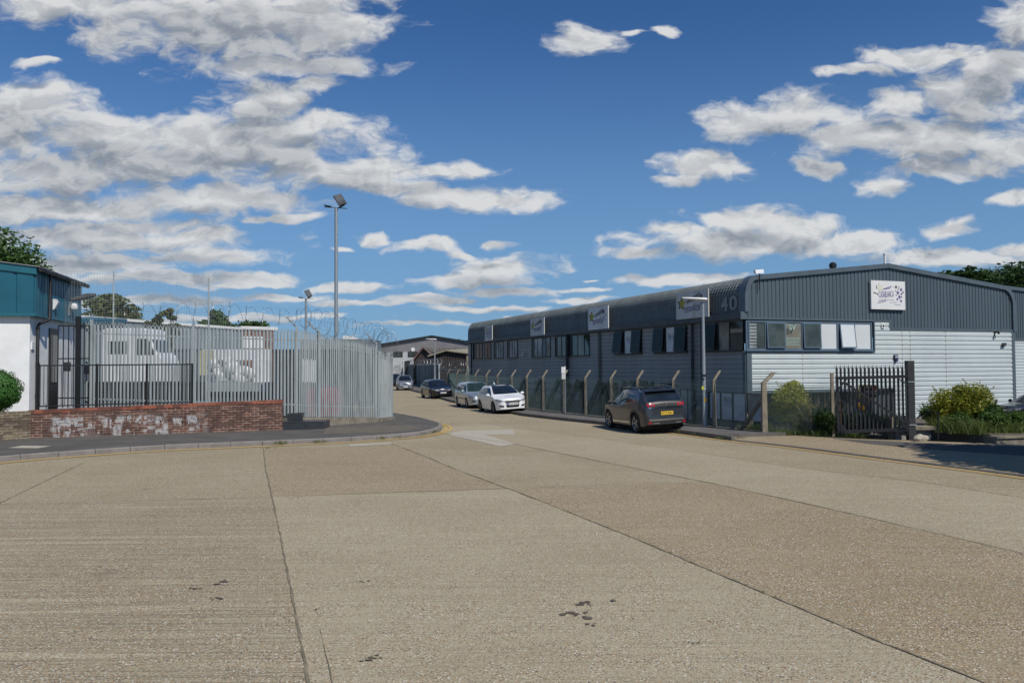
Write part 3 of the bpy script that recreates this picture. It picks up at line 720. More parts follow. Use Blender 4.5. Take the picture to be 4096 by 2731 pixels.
mb = MB(); mb.tube([fs.p(u-.5, 0, z-.5), fs.p(u-.5, .08, z-.1)], .035, 8); fs.box(mb, u-.6, u-.38, 0, .03, z-.75, z-.4); mb.build('bracket', M['galv_lt'], r_)
# ------------------------------------------------------------------ depot behind the palisade
def depth_box(mb, px0, px1, py0, py1, d, th):
    a, b = AT(px0, (py0+py1)/2, d), AT(px1, (py0+py1)/2, d); zt, zb = AT((px0+px1)/2, py0, d).z, AT((px0+px1)/2, py1, d).z
    mb.box(a.x, b.x, d, d+th, zb, zt)
# floodlight masts
def mast(px, pyt, depth, r, label, head):
    p = AT(px, pyt, depth); H = p.z
    m = root('floodlight_mast', label, 'floodlight mast', (p.x, p.y, 0))
    mb = MB(); mb.tube([(p.x, p.y, 0), (p.x, p.y, H-.55), (p.x, p.y, H)], [r*1.1, r, r*.98], 14); mb.tube([(p.x, p.y, H-.62), (p.x, p.y, H-.60)], r*1.08, 14); mb.build('mast_pole', M['galv_lt'], m, smooth=True)
    s = head
    mb = MB(); mb.beam((p.x-.85*s, p.y, H+.08*s), (p.x+.75*s, p.y+.1, H-.02*s), .07*s, .05*s); mb.build('cross_arm', M['dark_metal'], m)
    for dx, tilt, w, h in ((.28, 1.15, .62, .95),):
        Mx = Matrix.Translation((p.x+dx*s, p.y-.02, H+.62*s)) @ Matrix.Rotation(R(-24), 4, 'Y') @ Matrix.Rotation(R(28), 4, 'Z') @ Matrix.Rotation(R(-20), 4, 'X')
        mb = MB(); mb.box(-w/2*s, w/2*s, 0, .10*s, -h/2*s, h/2*s, Mx); mb.box(-.2*s, .2*s, .1*s, .2*s, -.3*s, .25*s, Mx); o = mb.build('lamp_head', M['black_metal'], m)
        mb = MB(); mb.box(-w/2*s+.05*s, w/2*s-.05*s, -.012, 0, -h/2*s+.05*s, h/2*s-.05*s, Mx); mb.build('lens', M['lamp_gl'], o)
    mb = MB(); mb.beam((p.x+.2*s, p.y, H+.02*s), (p.x+.62*s, p.y, H+.25*s), .04*s, .12*s); mb.build('bracket', M['dark_metal'], m)
    mb = MB(); Mx = Matrix.Translation((p.x-.62*s, p.y, H+.14*s)) @ Matrix.Rotation(R(12), 4, 'Y'); mb.box(-.25*s, .25*s, -.12*s, .12*s, -.03*s, .04*s, Mx); mb.build('small_lamp', M['black_metal'], m)
mast(1345, 832, 38, .085, 'tall galvanised floodlight mast behind the corner palisade fence', .66)
mast(1224, 1194, 62, .09, 'shorter and more distant floodlight mast left of the tall one', .66)
# high mesh screen with two poles
ms = root('mesh_screen', 'high pale mesh screen stretched above the palisade fence', 'mesh screen', AT(458, 1700, 32))
sA, sB = AT(60, 1440, 31.0), AT(930, 1440, 35.0)
sd = (sB-sA); sd.z = 0; sL = sd.length; sd.normalize()
def sp(u, z): q = sA+sd*u; return Vector((q.x, q.y, z))
def stop_(u): return 6.45-.075*u
mb = MB(); k = 0
while k*.10 < sL:
    mb.beam(sp(k*.10, 2.6), sp(k*.10, stop_(k*.10)), .0045, .0045, Vector((1, 0, 0))); k += 1
for j in range(58):
    z = 2.6+j*.068; u1 = min(sL, max(0, (6.45-z)/.075)); 
    if u1 > .2: mb.beam(sp(0, z), sp(u1, z), .0035, .0035)
mb.build('mesh', M['galv'], ms)
mb = MB(); mb.tube([sp(0, stop_(0)), sp(sL, stop_(sL))], .008, 4); mb.build('top_wire', M['galv'], ms)
for px, pt in ((458, 1087), (838, 1112)):
    u = (AT(px, 1440, 32 if px < 600 else 34.3)-sA).dot(sd); q = sp(u, 0); zt = zat(px, pt, q.y)
    mb = MB(); mb.beam(sp(u, 0)+Vector((0, -.03, 0)), sp(u, zt)+Vector((0, -.03, 0)), .055, .055, sd); 
    for k in range(16): mb.beam(sp(u-.05, 3.4+k*.2), sp(u+.05, 3.4+k*.2), .012, .012)
    mb.build('pole', M['galv'], ms)
# warehouse with white edged roof, brick end
def flatroof(name, label, pts, base, wallmat, edge, rib=None, cat='building', group=None):
    pass
wr = root('depot_warehouse', 'long pale blue warehouse with white roof edge behind the palisade', 'building', AT(800, 1700, 52))
a, b = AT(360, 1262, 47), AT(965, 1310, 54)
a2 = AT(1092, 1322, 55.5)
mb = MB(); fw = Fr((a.x, a.y), math.atan2(b.y-a.y, b.x-a.x)); Lw = (b-a).to_2d().length
vrib(mb, fw, 0, Lw, 0, lambda u: a.z-.15+(b.z-a.z)*u/Lw, .5, .08, .05); mb.build('ribbed_wall', M['warehouse'], wr)
fw2 = Fr((b.x, b.y), math.atan2(a2.y-b.y, a2.x-b.x)); L2 = (a2-b).to_2d().length
wr2 = root('brick_wall', 'far red brick building end beyond the palisade', 'building', (b.x, b.y, 0), math.atan2(a2.y-b.y, a2.x-b.x))
mb = MB(); mb.box(0, L2, 0, 5, 0, b.z-.1); mb.build('wall_body', M['brick_far'], wr2, local=True)
mb = MB(); mb.box(.15, .75, -.03, 0, 3.7, 4.5); mb.box(.9, 1.5, -.03, 0, 3.7, 4.5); mb.build('window', M['white_pl'], wr2, local=True)
mb = MB(); mb.box(-.05, L2+.3, -.1, 5.1, b.z-.12, b.z+.1); mb.build('roof', M['sign_white'], wr2, local=True)
wr2.name = 'brick_building'
mb = MB(); up = Vector((0, 0, .16)); A_, B_ = fw.p(-1, .1, a.z-.15), fw.p(Lw-.06, .1, b.z-.15); bk = -fw.n*9+Vector((0, 0, .5))
mb.hexa([A_, B_, B_+bk, A_+bk], [A_+up, B_+up, B_+bk+up, A_+bk+up]); mb.build('roof', M['sign_white'], wr)
tl = root('teal_shed', 'small teal roofed shed seen through the mesh beside the building', 'shed', AT(370, 1700, 44))
mb = MB(); p, q = AT(325, 1262, 42), AT(425, 1275, 44); mb.box(p.x-1.5, q.x, 42.5, 46, 0, q.z-.2); mb.build('wall', M['warehouse'], tl)
mb = MB(); mb.hexa([(p.x-1.6, 42.3, p.z-.3), (q.x+.2, 42.3, q.z-.35), (q.x+.2, 46, q.z-.1), (p.x-1.6, 46, p.z)], [(p.x-1.6, 42.3, p.z-.1), (q.x+.2, 42.3, q.z-.12), (q.x+.2, 46, q.z+.1), (p.x-1.6, 46, p.z+.2)]); mb.build('roof', M['teal'], tl)
# high roof van facing right
def van(px0, px1, pyt, d, label, name='panel_van'):
    a, b = AT(px0, 1440, d), AT(px1, 1440, d); x0, x1 = a.x, b.x; zt = zat((px0+px1)/2, pyt, d); Lg = x1-x0
    r = root(name, label, 'van', (x0+Lg/2, d, 0))
    prof = [(0, .55), (0, zt-.25), (.03, zt-.06), (.10, zt), (.70, zt), (.76, zt-.10), (.80, zt-.5), (.90, zt-1.15), (.975, zt-1.35), (1, zt-1.65), (1, .55)]
    mb = MB(); mb.hexa([Vector((x0+Lg*u, d, z)) for u, z in prof], [Vector((x0+Lg*u, d+1.9, z)) for u, z in prof]); mb.build('body', M['white_van'], r, bevel=.05)
    mb = MB(); mb.add([(x0+Lg*u, d-.006, z) for u, z in ((.56, zt-1.25), (.56, zt-.5), (.765, zt-.5), (.885, zt-1.25))], [(0, 1, 2, 3)]); mb.build('side_window', M['glass'], r)
    mb = MB(); mb.box(x0+Lg*.12, x0+Lg*.42, d-.008, d-.002, zt-1.2, zt-.6); mb.build('side_window', M['glass'], r)
    mb = MB(); mb.box(x0+Lg*.02, x0+Lg*.98, d-.012, d-.002, .55, 1.05); mb.build('lower_shade_band', M['cont'], r)  # shade along the lower body painted as a dark band
    for u in (.50, .93):
        mb = MB(); mb.box(x0+Lg*u-.012, x0+Lg*u+.012, d-.01, d-.002, .6, zt-(.2 if u < .9 else 1.35)); mb.build('door_seam', M['cont'], r)
    mb = MB(); q = [(.805, zt-.52), (.893, zt-1.1)]; mb.add([(x0+Lg*q[0][0]+.03, d+.1, q[0][1]), (x0+Lg*q[0][0]+.03, d+1.8, q[0][1]), (x0+Lg*q[1][0]+.03, d+1.8, q[1][1]), (x0+Lg*q[1][0]+.03, d+.1, q[1][1])], [(0, 1, 2, 3)]); mb.build('windscreen', M['glass'], r)
    for u in (.2, .82):
        mb = MB(); mb.lathe([(.0, -.1), (.34, -.1), (.38, 0), (.34, .12), (0, .12)], 18, Matrix.Translation((x0+Lg*u, d+.08, .38)) @ Matrix.Rotation(R(90), 4, 'X')); mb.build('wheel', M['tyre'], r)
    mb = MB(); mb.box(x0+Lg*.05, x0+Lg*.97, d-.01, d, 1.15, 1.25); mb.build('stripe', M['red_paint'], r)
    return r
van(402, 650, 1312, 37, 'white high roof van parked behind the palisade near teal building')
tk = root('tipper_truck', 'white sided truck loaded with rubble sacks behind the palisade', 'truck', AT(950, 1700, 37.5))
mb = MB(); depth_box(mb, 815, 1085, 1397, 1440, 38.6, .1); depth_box(mb, 1015, 1085, 1440, 1560, 38.5, .1); mb.build('side_board', M['white_van'], tk)
mb = MB(); depth_box(mb, 815, 1070, 1565, 1625, 37.4, 2.0); mb.build('chassis', M['cont'], tk)
mb = MB(); depth_box(mb, 640, 1075, 1530, 1566, 37.2, 2.2); mb.build('flat_bed', M['galv'], tk)
for px in (850, 1010): 
    p = AT(px, 1640, 37.2); mb = MB(); mb.lathe([(0, -.1), (.4, -.1), (.44, 0), (.4, .12), (0, .12)], 16, Matrix.Translation((p.x, 37.25, .44)) @ Matrix.Rotation(R(90), 4, 'X')); mb.build('wheel', M['tyre'], tk)
rs = random.Random(5)
def blob(mb, c, r, rnd, n=2, sq=(1, 1, 1)):
    bm = bmesh.new(); bmesh.ops.create_icosphere(bm, subdivisions=n, radius=1); o = Vector((rnd.uniform(0, 50),)*3)
    vs = [Vector(c)+Vector((v.co.x*sq[0], v.co.y*sq[1], v.co.z*sq[2]))*r*(1+.35*noise.noise(v.co*1.3+o)) for v in bm.verts]
    mb.add(vs, [[v.index for v in f.verts] for f in bm.faces]); bm.free()
for i, (px, py, s) in enumerate(((880, 1500, .45), (925, 1478, .5), (960, 1510, .45), (905, 1448, .38), (860, 1460, .35), (985, 1495, .4))):
    p = AT(px, py, 37.9); mb = MB(); blob(mb, p, s, rs, 3, (1, .8, .85)); o = mb.build('rubble_sack', M['bag'], None, smooth=True)
    props(o, 'lumpy white rubble sack heaped on the truck behind the palisade', 'sack', 'rubble sacks on the truck')
mb = MB(); depth_box(mb, 800, 842, 1400, 1500, 37.8, .3); o = mb.build('board_stack', M['box_yel']); props(o, 'upright cream board stack at the left end of the truck', 'board')
# stored things between the fences
def crate(name, px0, px1, py0, py1, d, th, mat, label, cat, rib=True):
    r = root(name, label, cat, AT((px0+px1)/2, 1700, d)); mb = MB(); depth_box(mb, px0, px1, py0, py1, d, th); mb.build('shell', M[mat], r)
    if rib:
        mb = MB(); n = max(3, int((px1-px0)/14))
        for k in range(n):
            x = px0+(px1-px0)*(k+.5)/n; p, q = AT(x, py0+4, d), AT(x, py1-4, d); mb.beam((p.x, d-.02, p.z), (p.x, d-.02, q.z), .06, .05, Vector((1, 0, 0)))
        mb.build('ribs', M[mat], r)
    mb = MB(); depth_box(mb, px0-2, px1+2, py0-4, py0+3, d-.05, th+.1); mb.build('top_edge', M['dark_metal'], r)
crate('steel_container', 1090, 1420, 1400, 1690, 36.0, 2.3, 'cont', 'dark steel container behind the corner palisade fence', 'container')
crate('white_cabinet', 1206, 1268, 1432, 1530, 35.4, .4, 'white_van', 'white panelled cabinet against the dark container', 'cabinet')
crate('red_skip', 1228, 1352, 1540, 1662, 34.6, .9, 'red_paint', 'red steel skip behind the corner palisade fence', 'skip')
crate('yellow_compressor', 1415, 1482, 1610, 1676, 35, .8, 'yel_paint', 'yellow machine standing behind the fence corner', 'machine', False)
crate('steel_container', 1432, 1502, 1410, 1690, 36.9, 1.2, 'galv_dk', 'grey upright container at the fence corner beside the yellow machine', 'container')
crate('site_cabin', 640, 800, 1400, 1700, 41, 3, 'galv_dk', 'blue grey site cabin between the white van and truck', 'cabin')
crate('dark_filler', 340, 800, 1530, 1645, 36.2, .6, 'cont', 'dark low stack of pallets and scrap under the white van', 'pallets')  # added block that darkens the lower gaps of the fence
# white rooftop object beyond the fence
dh = root('rooftop_plant', 'small white plant unit with arm on a roof above the corner fence', 'roof plant', AT(1395, 1360, 70))
mb = MB(); depth_box(mb, 1378, 1430, 1350, 1356, 70, .5); depth_box(mb, 1384, 1400, 1343, 1351, 70, .4); depth_box(mb, 1372, 1378, 1342, 1356, 70, .3); depth_box(mb, 1405, 1412, 1341, 1350, 70, .3); mb.build('plant_unit', M['white_pl'], dh)
mb = MB(); depth_box(mb, 1200, 1480, 1356, 1460, 71, 6); mb.build('wall', M['warehouse'], root('far_shed', 'pale far shed glimpsed above the corner palisade fence', 'shed', AT(1330, 1440, 71)))
# ------------------------------------------------------------------ foliage helpers
def leafcloud(mb, centres, n, size, rnd, flat=.3, jitter=1.0):
    """centres: (centre, radii) clumps; n leaf faces each, biased to the shell"""
    for c, rad in centres:
        c = Vector(c)
        for _ in range(n):
            v = Vector((rnd.gauss(0, 1), rnd.gauss(0, 1), rnd.gauss(0, 1))).normalized()
            rr_ = rnd.random()**.4
            p = c+Vector((v.x*rad[0], v.y*rad[1], v.z*rad[2]))*rr_*jitter
            a = Vector((rnd.gauss(0, 1), rnd.gauss(0, 1), rnd.gauss(0, 1)*flat)).normalized()
            b = a.cross(Vector((rnd.gauss(0, 1), rnd.gauss(0, 1), rnd.gauss(0, 1)))).normalized()
            s = size*rnd.uniform(.6, 1.3); a = a*s; b = b*s*.55
            i = len(mb.v); mb.v += [p-a, p-b*.9, p+a, p+b*.9]; mb.f.append((i, i+1, i+2, i+3))
def fastbuild(mb, name, mat, parent=None):
    me = bpy.data.meshes.new(name); vs = mb.v
    if parent is not None: o_ = W[parent].translation; vs = [p-o_ for p in vs]
    me.from_pydata([tuple(p) for p in vs], [], mb.f); me.materials.append(mat)
    o = bpy.data.objects.new(name, me); link(o, parent); return o
def tree(name, label, c, h, rx, rz, nc, nl, size, mat, seed=1, trunk=.25, cat='tree', ry=None, base=0.0, group=None, crown0=.25):
    rnd = random.Random(seed); c = Vector(c); r = root(name, label, cat, (c.x, c.y, base), 0, group); ry = ry or rx
    cz = base+h*crown0; ctr = Vector((c.x, c.y, base+h-rz))
    tips = []; cl = []
    for k in range(nc):
        v = Vector((rnd.gauss(0, 1), rnd.gauss(0, 1), rnd.gauss(0, .9))).normalized(); q = rnd.random()**.35
        p = ctr+Vector((v.x*rx, v.y*ry, v.z*rz))*q*.82; s = rnd.uniform(.75, 1.35)*min(rx, rz)*(.36 if nc > 20 else .5)
        cl.append((p, (s, s, s*.7))); tips.append(p)
    mb = MB(); top = Vector((c.x+rnd.uniform(-.2, .2), c.y, base+h*.8))
    mb.tube([(c.x, c.y, base-.1), Vector((c.x, c.y, base)).lerp(top, .35), Vector((c.x, c.y, base)).lerp(top, .7), top], [trunk*1.25, trunk*.9, trunk*.55, trunk*.15], 8)
    for p in tips[::max(1, len(tips)//14)]:
        f = rnd.uniform(.3, .7); s = Vector((c.x, c.y, base)).lerp(top, f); mb.tube([s, s.lerp(p, .5)+Vector((0, 0, .15)), p], [trunk*.35, trunk*.22, trunk*.05], 5)
    mb.build('trunk', M['bark'], r)
    mb = MB(); leafcloud(mb, cl, nl, size, rnd); fastbuild(mb, 'crown', M[mat], r)
    return r
def pxtree(px0, px1, pyt, d, label, name='tree', mat='leaf', seed=1, nc=34, nl=170, size=.2, rzf=None, base=0.0, **k):
    a, b = AT(px0, 1440, d), AT(px1, 1440, d); rx = (b.x-a.x)/2; h = zat((px0+px1)/2, pyt, d)-base
    return tree(name, label, ((a.x+b.x)/2, d, 0), h, rx, rzf or min(rx, h*.42), nc, nl, size, mat, seed, base=base, ry=min(rx, 5), **k)
pxtree(-420, 175, 880, 48, 'large dark broadleaf tree rising behind the teal building', mat='leaf', nc=120, nl=420, size=.16, seed=3, trunk=.4)
pxtree(318, 548, 1155, 60, 'rounded tree seen through the high mesh screen', mat='leaf_con', nc=60, nl=170, size=.2, seed=4, rzf=2.6)
pxtree(612, 668, 1176, 43, 'narrow conifer left of its twin behind the palisade', name='conifer', mat='leaf_con', nc=22, nl=130, size=.11, seed=5, rzf=1.9, trunk=.08)
pxtree(664, 712, 1184, 44, 'narrow conifer right of its twin behind the palisade', name='conifer', mat='leaf_con', nc=20, nl=130, size=.11, seed=6, rzf=1.9, trunk=.08)
pxtree(570, 625, 1230, 44, 'low sprawling shrub left of the two conifers above the palisade', name='shrub', mat='leaf_con', nc=16, nl=80, size=.1, seed=7, rzf=1.4, trunk=.06)
pxtree(775, 940, 1243, 68, 'dark tree top showing above the warehouse roof beside the mesh pole', mat='leaf', nc=34, nl=110, size=.2, seed=8, rzf=1.5)
pxtree(945, 1070, 1262, 70, 'small tree top above the right end of warehouse roof', mat='leaf', nc=20, nl=80, size=.2, seed=9, rzf=1.2)
pxtree(1765, 1900, 1348, 128, 'bright tree top behind the far grey warehouse roof', mat='leaf', nc=34, nl=100, size=.34, seed=10, rzf=3)
pxtree(1655, 1690, 1351, 128, 'tiny tree top showing over the far warehouse ridge', mat='leaf', nc=14, nl=60, size=.3, seed=18, rzf=1.5)
pxtree(3745, 4010, 1030, 66, 'dark tree behind the gable roof, left of its neighbour', mat='leaf_dk', nc=90, nl=340, size=.2, seed=11, rzf=4.6, trunk=.3, base=-.5)
pxtree(3900, 4360, 1030, 70, 'dark wide tree behind the adjoining roof at the right edge', mat='leaf_dk', nc=110, nl=360, size=.2, seed=12, rzf=5, trunk=.3, base=-.5)
# tree standing right of the view whose shade falls on the apron
tree('tree', 'broad tree beside the apron whose shade reaches the dropped kerb', (17.6, 15.2, 0), 8.8, 4.3, 2.9, 80, 260, .2, 'leaf_dk', 13, trunk=.28)
tree('tree', 'second broad tree at the roadside right of the apron', (22.5, 16.0, 0), 9.0, 4.6, 3.2, 50, 100, .24, 'leaf_dk', 14, trunk=.28)
# clipped bush over the brown wall
hb = root('bush', 'clipped glossy green bush leaning over the brown brick wall', 'bush', (-17.3, 26.4, 0))
mb = MB(); rb = random.Random(21); hp = AT(-12, 1562, 26.0)
for _ in range(9000):
    v = Vector((rb.gauss(0, 1), rb.gauss(0, 1), rb.gauss(0, 1))).normalized(); rr_ = (.93+.2*noise.noise(v*2.6)+rb.uniform(-.09, .07))*.70
    p = hp+Vector((v.x*rr_*1.04, v.y*rr_, v.z*rr_*.98)); 
    if p.z < .9: continue
    a = v.cross(Vector((rb.gauss(0, 1), rb.gauss(0, 1), rb.gauss(0, 1)))).normalized(); b = v.cross(a)+v*rb.uniform(-.5, .5); s = rb.uniform(.02, .04)
    i = len(mb.v); mb.v += [p-a*s, p-b*s*.6, p+a*s, p+b*s*.6]; mb.f.append((i, i+1, i+2, i+3))
fastbuild(mb, 'crown', M['leaf_hedge'], hb)
mb = MB(); blob(mb, hp, .56, rb, 3); mb.tube([(hp.x, hp.y, .1), (hp.x, hp.y, 2)], .06, 6); mb.build('trunk', M['leaf_dk'], hb)
# ------------------------------------------------------------------ far buildings in the middle
D = 112.0
def AX(px, d): return AT(px, 1440, d).x
def AZ(py, px, d): return AT(px, py, d).z
fwh = root('far_warehouse', 'far wide warehouse with shallow grey purple gable and white plank wall', 'building', AT(1700, 1700, D))
xs = (AX(1430, D), AX(1728, D), AX(1874, D)); ze, zp, zr = AZ(1396, 1430, D), AZ(1347, 1728, D), AZ(1374, 1874, D); zc = AZ(1407, 1650, D)
mb = MB(); mb.hexa([(xs[0], D, zc), (xs[2]+5, D, zc), (xs[2]+5, D, zr-.7), (xs[1], D, zp), (xs[0], D, ze)], [(xs[0], D+30, zc), (xs[2]+5, D+30, zc), (xs[2]+5, D+30, zr-.7), (xs[1], D+30, zp), (xs[0], D+30, ze)]); mb.build('gable_cladding', M['far_roof'], fwh)
mb = MB(); 
for (xa, za, xb, zb2) in ((xs[0], ze, xs[1], zp), (xs[1], zp, xs[2]+5, zr-.7)):
    mb.hexa([(xa, D-.3, za), (xb, D-.3, zb2), (xb, D+30, zb2), (xa, D+30, za)], [(xa, D-.3, za+.22), (xb, D-.3, zb2+.22), (xb, D+30, zb2+.22), (xa, D+30, za+.22)])
mb.build('roof', M['trim_dk'], fwh)
mb = MB(); z = -.5
while z < zc-.05:
    mb.box(xs[0], xs[2]+5, D+.08, D+.12, z, z+.06); mb.box(xs[0], xs[2]+5, D+.0, D+.1, z+.06, min(z+.28, zc-.01)); z += .28
mb.build('plank_cladding', M['far_white'], fwh)
for a, b in ((1568, 1611), (1632, 1672), (1500, 1545)):
    mb = MB(); mb.box(AX(a, D), AX(b, D), D-.06, D+.0, AZ(1428, 1600, D), zc+.03); o = mb.build('window', M['trim_dk'], fwh)
    mb = MB(); x0, x1 = AX(a+2, D), AX(b-2, D); 
    for k in range(2): mb.box(x0+(x1-x0)*(k*.5+.02), x0+(x1-x0)*(k*.5+.48), D-.07, D-.06, AZ(1426, 1600, D), AZ(1409, 1600, D))
    mb.build('pane', M['glass_tint'], o)
mb = MB(); mb.lathe([(0, 0), (.28, 0), (.28, .12), (0, .14)], 14, Matrix.Translation((AX(1652, D), D-.02, AZ(1398, 1652, D))) @ Matrix.Rotation(R(90), 4, 'X')); mb.build('vent', M['white_pl'], fwh)
mb = MB(); mb.tube([(AX(1638, D), D+6, AZ(1364, 1638, D)), (AX(1638, D), D+6, AZ(1352, 1638, D))], .12, 8); mb.build('flue', M['white_pl'], fwh)
mb = MB(); p = AX(1617, 108); mb.box(p, AX(1662, 108), 107, 108.5, 0, AZ(1438, 1640, 108)); mb.build('canopy', M['far_white'], fwh)
mb = MB(); mb.box(p+.2, AX(1645, 108), 106.9, 107, 0, AZ(1443, 1640, 108)); mb.build('entrance', M['glass_tint'], fwh)
# sheds
d1 = 98.0
s1 = root('brown_shed', 'dark shed with faded red barge board and corrugated roof, farther left', 'shed', AT(1690, 1700, d1))
gx = [AX(1655, d1), AX(1694.6, d1), AX(1722, d1)]; gz = [AZ(1440, 1663, d1), AZ(1390.5, 1694, d1), AZ(1419, 1720, d1)]
mb = MB(); mb.hexa([(gx[0], d1, -.5), (gx[2], d1, -.5), (gx[2], d1, gz[2]), (gx[1], d1, gz[1]), (gx[0], d1, gz[0])], [(gx[0]+16, d1+10, -.5), (gx[2]+16, d1+10, -.5), (gx[2]+16, d1+10, gz[2]), (gx[1]+16, d1+10, gz[1]), (gx[0]+16, d1+10, gz[0])]); mb.build('wall', M['brown_shed'], s1)
mb = MB(); Lr = 14.0; nr = 44
A_, B_ = Vector((gx[1], d1-.3, gz[1]+.1)), Vector((gx[2]+.25, d1-.3, gz[2]-.1))
for k in range(nr):
    o_ = Vector((Lr*k/nr, Lr*k/nr*.12, 0)); mb.beam(A_+o_, B_+o_, Lr/nr*.98, .06 if k % 2 else .14)
mb.build('roof', M['grey_roof'], s1)
mb = MB(); mb.beam(Vector((gx[0], d1-.35, gz[0]+.05)), Vector((gx[1], d1-.35, gz[1]+.12)), .2, .16); mb.beam(Vector((gx[1], d1-.35, gz[1]+.12)), Vector((gx[2]+.3, d1-.35, gz[2]-.05)), .16, .2); mb.build('barge_board', M['red_roof'], s1)
d2_ = 88.0
s2 = root('brown_shed', 'wide brown ribbed shed with beige roof edge and corner post, nearer', 'shed', AT(1800, 1700, d2_))
hx = [AX(1722, d2_), AX(1785, d2_), AX(1873, d2_)]; hz = [AZ(1420, 1722, d2_), AZ(1399, 1785, d2_), AZ(1412, 1873, d2_)]
def ztop(u):
    x = hx[0]+u
    return (hz[0]+(hz[1]-hz[0])*(x-hx[0])/(hx[1]-hx[0]) if x < hx[1] else hz[1]+(hz[2]-hz[1])*(x-hx[1])/(hx[2]-hx[1]))-.12
mb = MB(); vrib(mb, Fr((hx[0], d2_), 0), 0, hx[2]-hx[0], -.5, ztop, .3, .1, .06); mb.build('wall', M['brown_shed'], s2)
mb = MB(); 
for (xa, za, xb, zb2) in ((hx[0]-.3, hz[0]-.05, hx[1], hz[1]), (hx[1], hz[1], hx[2]+.3, hz[2])):
    mb.hexa([(xa, d2_-.35, za-.14), (xb, d2_-.35, zb2-.14), (xb+4, d2_+12, zb2+.2), (xa+4, d2_+12, za+.2)], [(xa, d2_-.35, za), (xb, d2_-.35, zb2), (xb+4, d2_+12, zb2+.45), (xa+4, d2_+12, za+.45)])
mb.build('roof', M['beige_roof'], s2)
mb = MB(); mb.box(AX(1866, d2_), AX(1876, d2_), d2_-.2, d2_+3, -.5, hz[2]-.2); mb.build('corner_post', M['beige_roof'], s2)
# sheet metal fence with razor wire
P0, P1 = G(1600, 1531), G(1758, 1562)
r4 = root('sheet_fence', 'weathered grey sheet steel fence topped with razor wire beyond the cars', 'fence', P0)
d4 = (P1-P0); L4 = d4.to_2d().length; d4.normalize(); z4 = 2.62
f4 = Fr((P0.x, P0.y), math.atan2(d4.y, d4.x)); 
if f4.n.y > 0: f4.n = -f4.n
mb = MB(); vrib(mb, f4, 0, L4, .05, z4, .25, .09, .05); mb.build('sheeting', M['galv_dk'], r4)
for k in range(8):
    mb = MB(); f4.box(mb, L4*k/7-.05, L4*k/7+.05, .0, .09, 0, z4+.05); mb.build('post', M['galv'], r4)
mb = MB(); f4.box(mb, 0, L4, .0, .07, z4-.08, z4+.03); mb.build('rail', M['galv'], r4)
mb = MB(); f4.box(mb, 0, L4, .0, .25, -.1, .25); mb.build('plinth', M['concrete'], r4)
pts = []; nn = 700
for i in range(nn+1):
    f = i/nn; a_ = i/16*2*math.pi; pts.append(f4.p(L4*f, math.cos(a_)*.3, z4+.28+.3*math.sin(a_)))
mb = MB(); mb.tube(pts, .018, 3, cap=False); mb.build('razor_coil', M['razor'], r4)
fz = G(1876, 1594)
r5, _ = palisade('palisade_fence', 'short galvanised palisade between the sheet steel fence and grey building', P1, fz, .1, .1, 2.5, 2.35, 17, M['galv_lt'], M['galv_lt'], posts=(0, .97), pw=.13, tip=True, seed=3, spl=.02)
mb = MB(); pts = [P1.lerp(fz, i/260)+Vector((math.cos(i/16*6.283)*.1, math.cos(i/16*6.283)*.3, 2.6+.3*math.sin(i/16*6.283))) for i in range(261)]; mb.tube(pts, .012, 3, cap=False); mb.build('razor_coil', M['razor'], r5)
palisade('palisade_fence', 'distant bit of palisade fence left of the sheet steel fence', AT(1560, 1440, 120), AT(1600, 1440, 104), .1, .1, 2.9, 2.7, 14, M['galv'], M['galv'], posts=(0, 1), pw=.2, tip=False, seed=3)
# ------------------------------------------------------------------ street lamps and parking sign
def lamp(base, H, label, s=1.0, arm=-1):
    b = Vector(base); r = root('street_lamp', label, 'street lamp', b)
    mb = MB(); mb.tube([b, b+Vector((0, 0, H*.30)), b+Vector((0, 0, H*.305)), b+Vector((0, 0, H))], [.083*s, .08*s, .06*s, .042*s], 14); mb.build('pole', M['galv_lt'], r, smooth=True)
    t = b+Vector((0, 0, H)); mb = MB()
    prof = [(-.62, .02, .02), (-.45, .055, .035), (-.15, .09, .05), (.06, .10, .06), (.12, .08, .05)]
    vs = []; n = 10
    for x, w, h in prof:
        for k in range(n):
            a = 2*math.pi*k/n; vs.append(t+Vector((x*s*1.05, math.cos(a)*w*1.3*s, .05*s+math.sin(a)*h*s-.08*x*s)))
    fs_ = [(i*n+k, i*n+(k+1) % n, (i+1)*n+(k+1) % n, (i+1)*n+k) for i in range(len(prof)-1) for k in range(n)]+[tuple(range(n)), tuple(range((len(prof)-1)*n, len(prof)*n))]
    mb.add(vs, fs_); mb.build('lamp_head', M['white_pl'], r, smooth=True)
    mb = MB(); mb.lathe([(0, .07), (.035, .06), (.04, 0), (.045, -.02)], 10, Matrix.Translation(t+Vector((-.12*s, 0, .14*s)))); mb.build('light_sensor', M['grey_pl'], r, smooth=True)
    return r, b
lr, lb = lamp(G(2818, 1707, KH), 4.73-KH, 'near grey street lamp by the chain link fence and charcoal car', 1.15)
mb = MB(); 
for z, rr_ in ((2.02, .088), (1.98, .088)): mb.tube([lb+Vector((0, 0, z-KH)), lb+Vector((0, 0, z+.03-KH))], rr_, 14)
mb.tube([lb+Vector((-.06, -.06, 1.72)), lb+Vector((-.02, -.06, 1.76))], .05, 8); mb.build('strap', M['black_metal'], lr)
mb = MB(); mb.box(lb.x-.02, lb.x+.075, lb.y-.10, lb.y-.085, 1.05, 1.2); mb.build('sticker', M['yel_paint'], lr)
mb = MB(); mb.box(lb.x-.1, lb.x-.04, lb.y-.10, lb.y-.05, 1.50, 1.62); mb.build('tag', M['yellow_sign'], lr)
lamp(Vector(AT(1739, 1440, 71)).xy.to_3d(), 4.72, 'distant grey street lamp behind the black hatchback', 1.2)
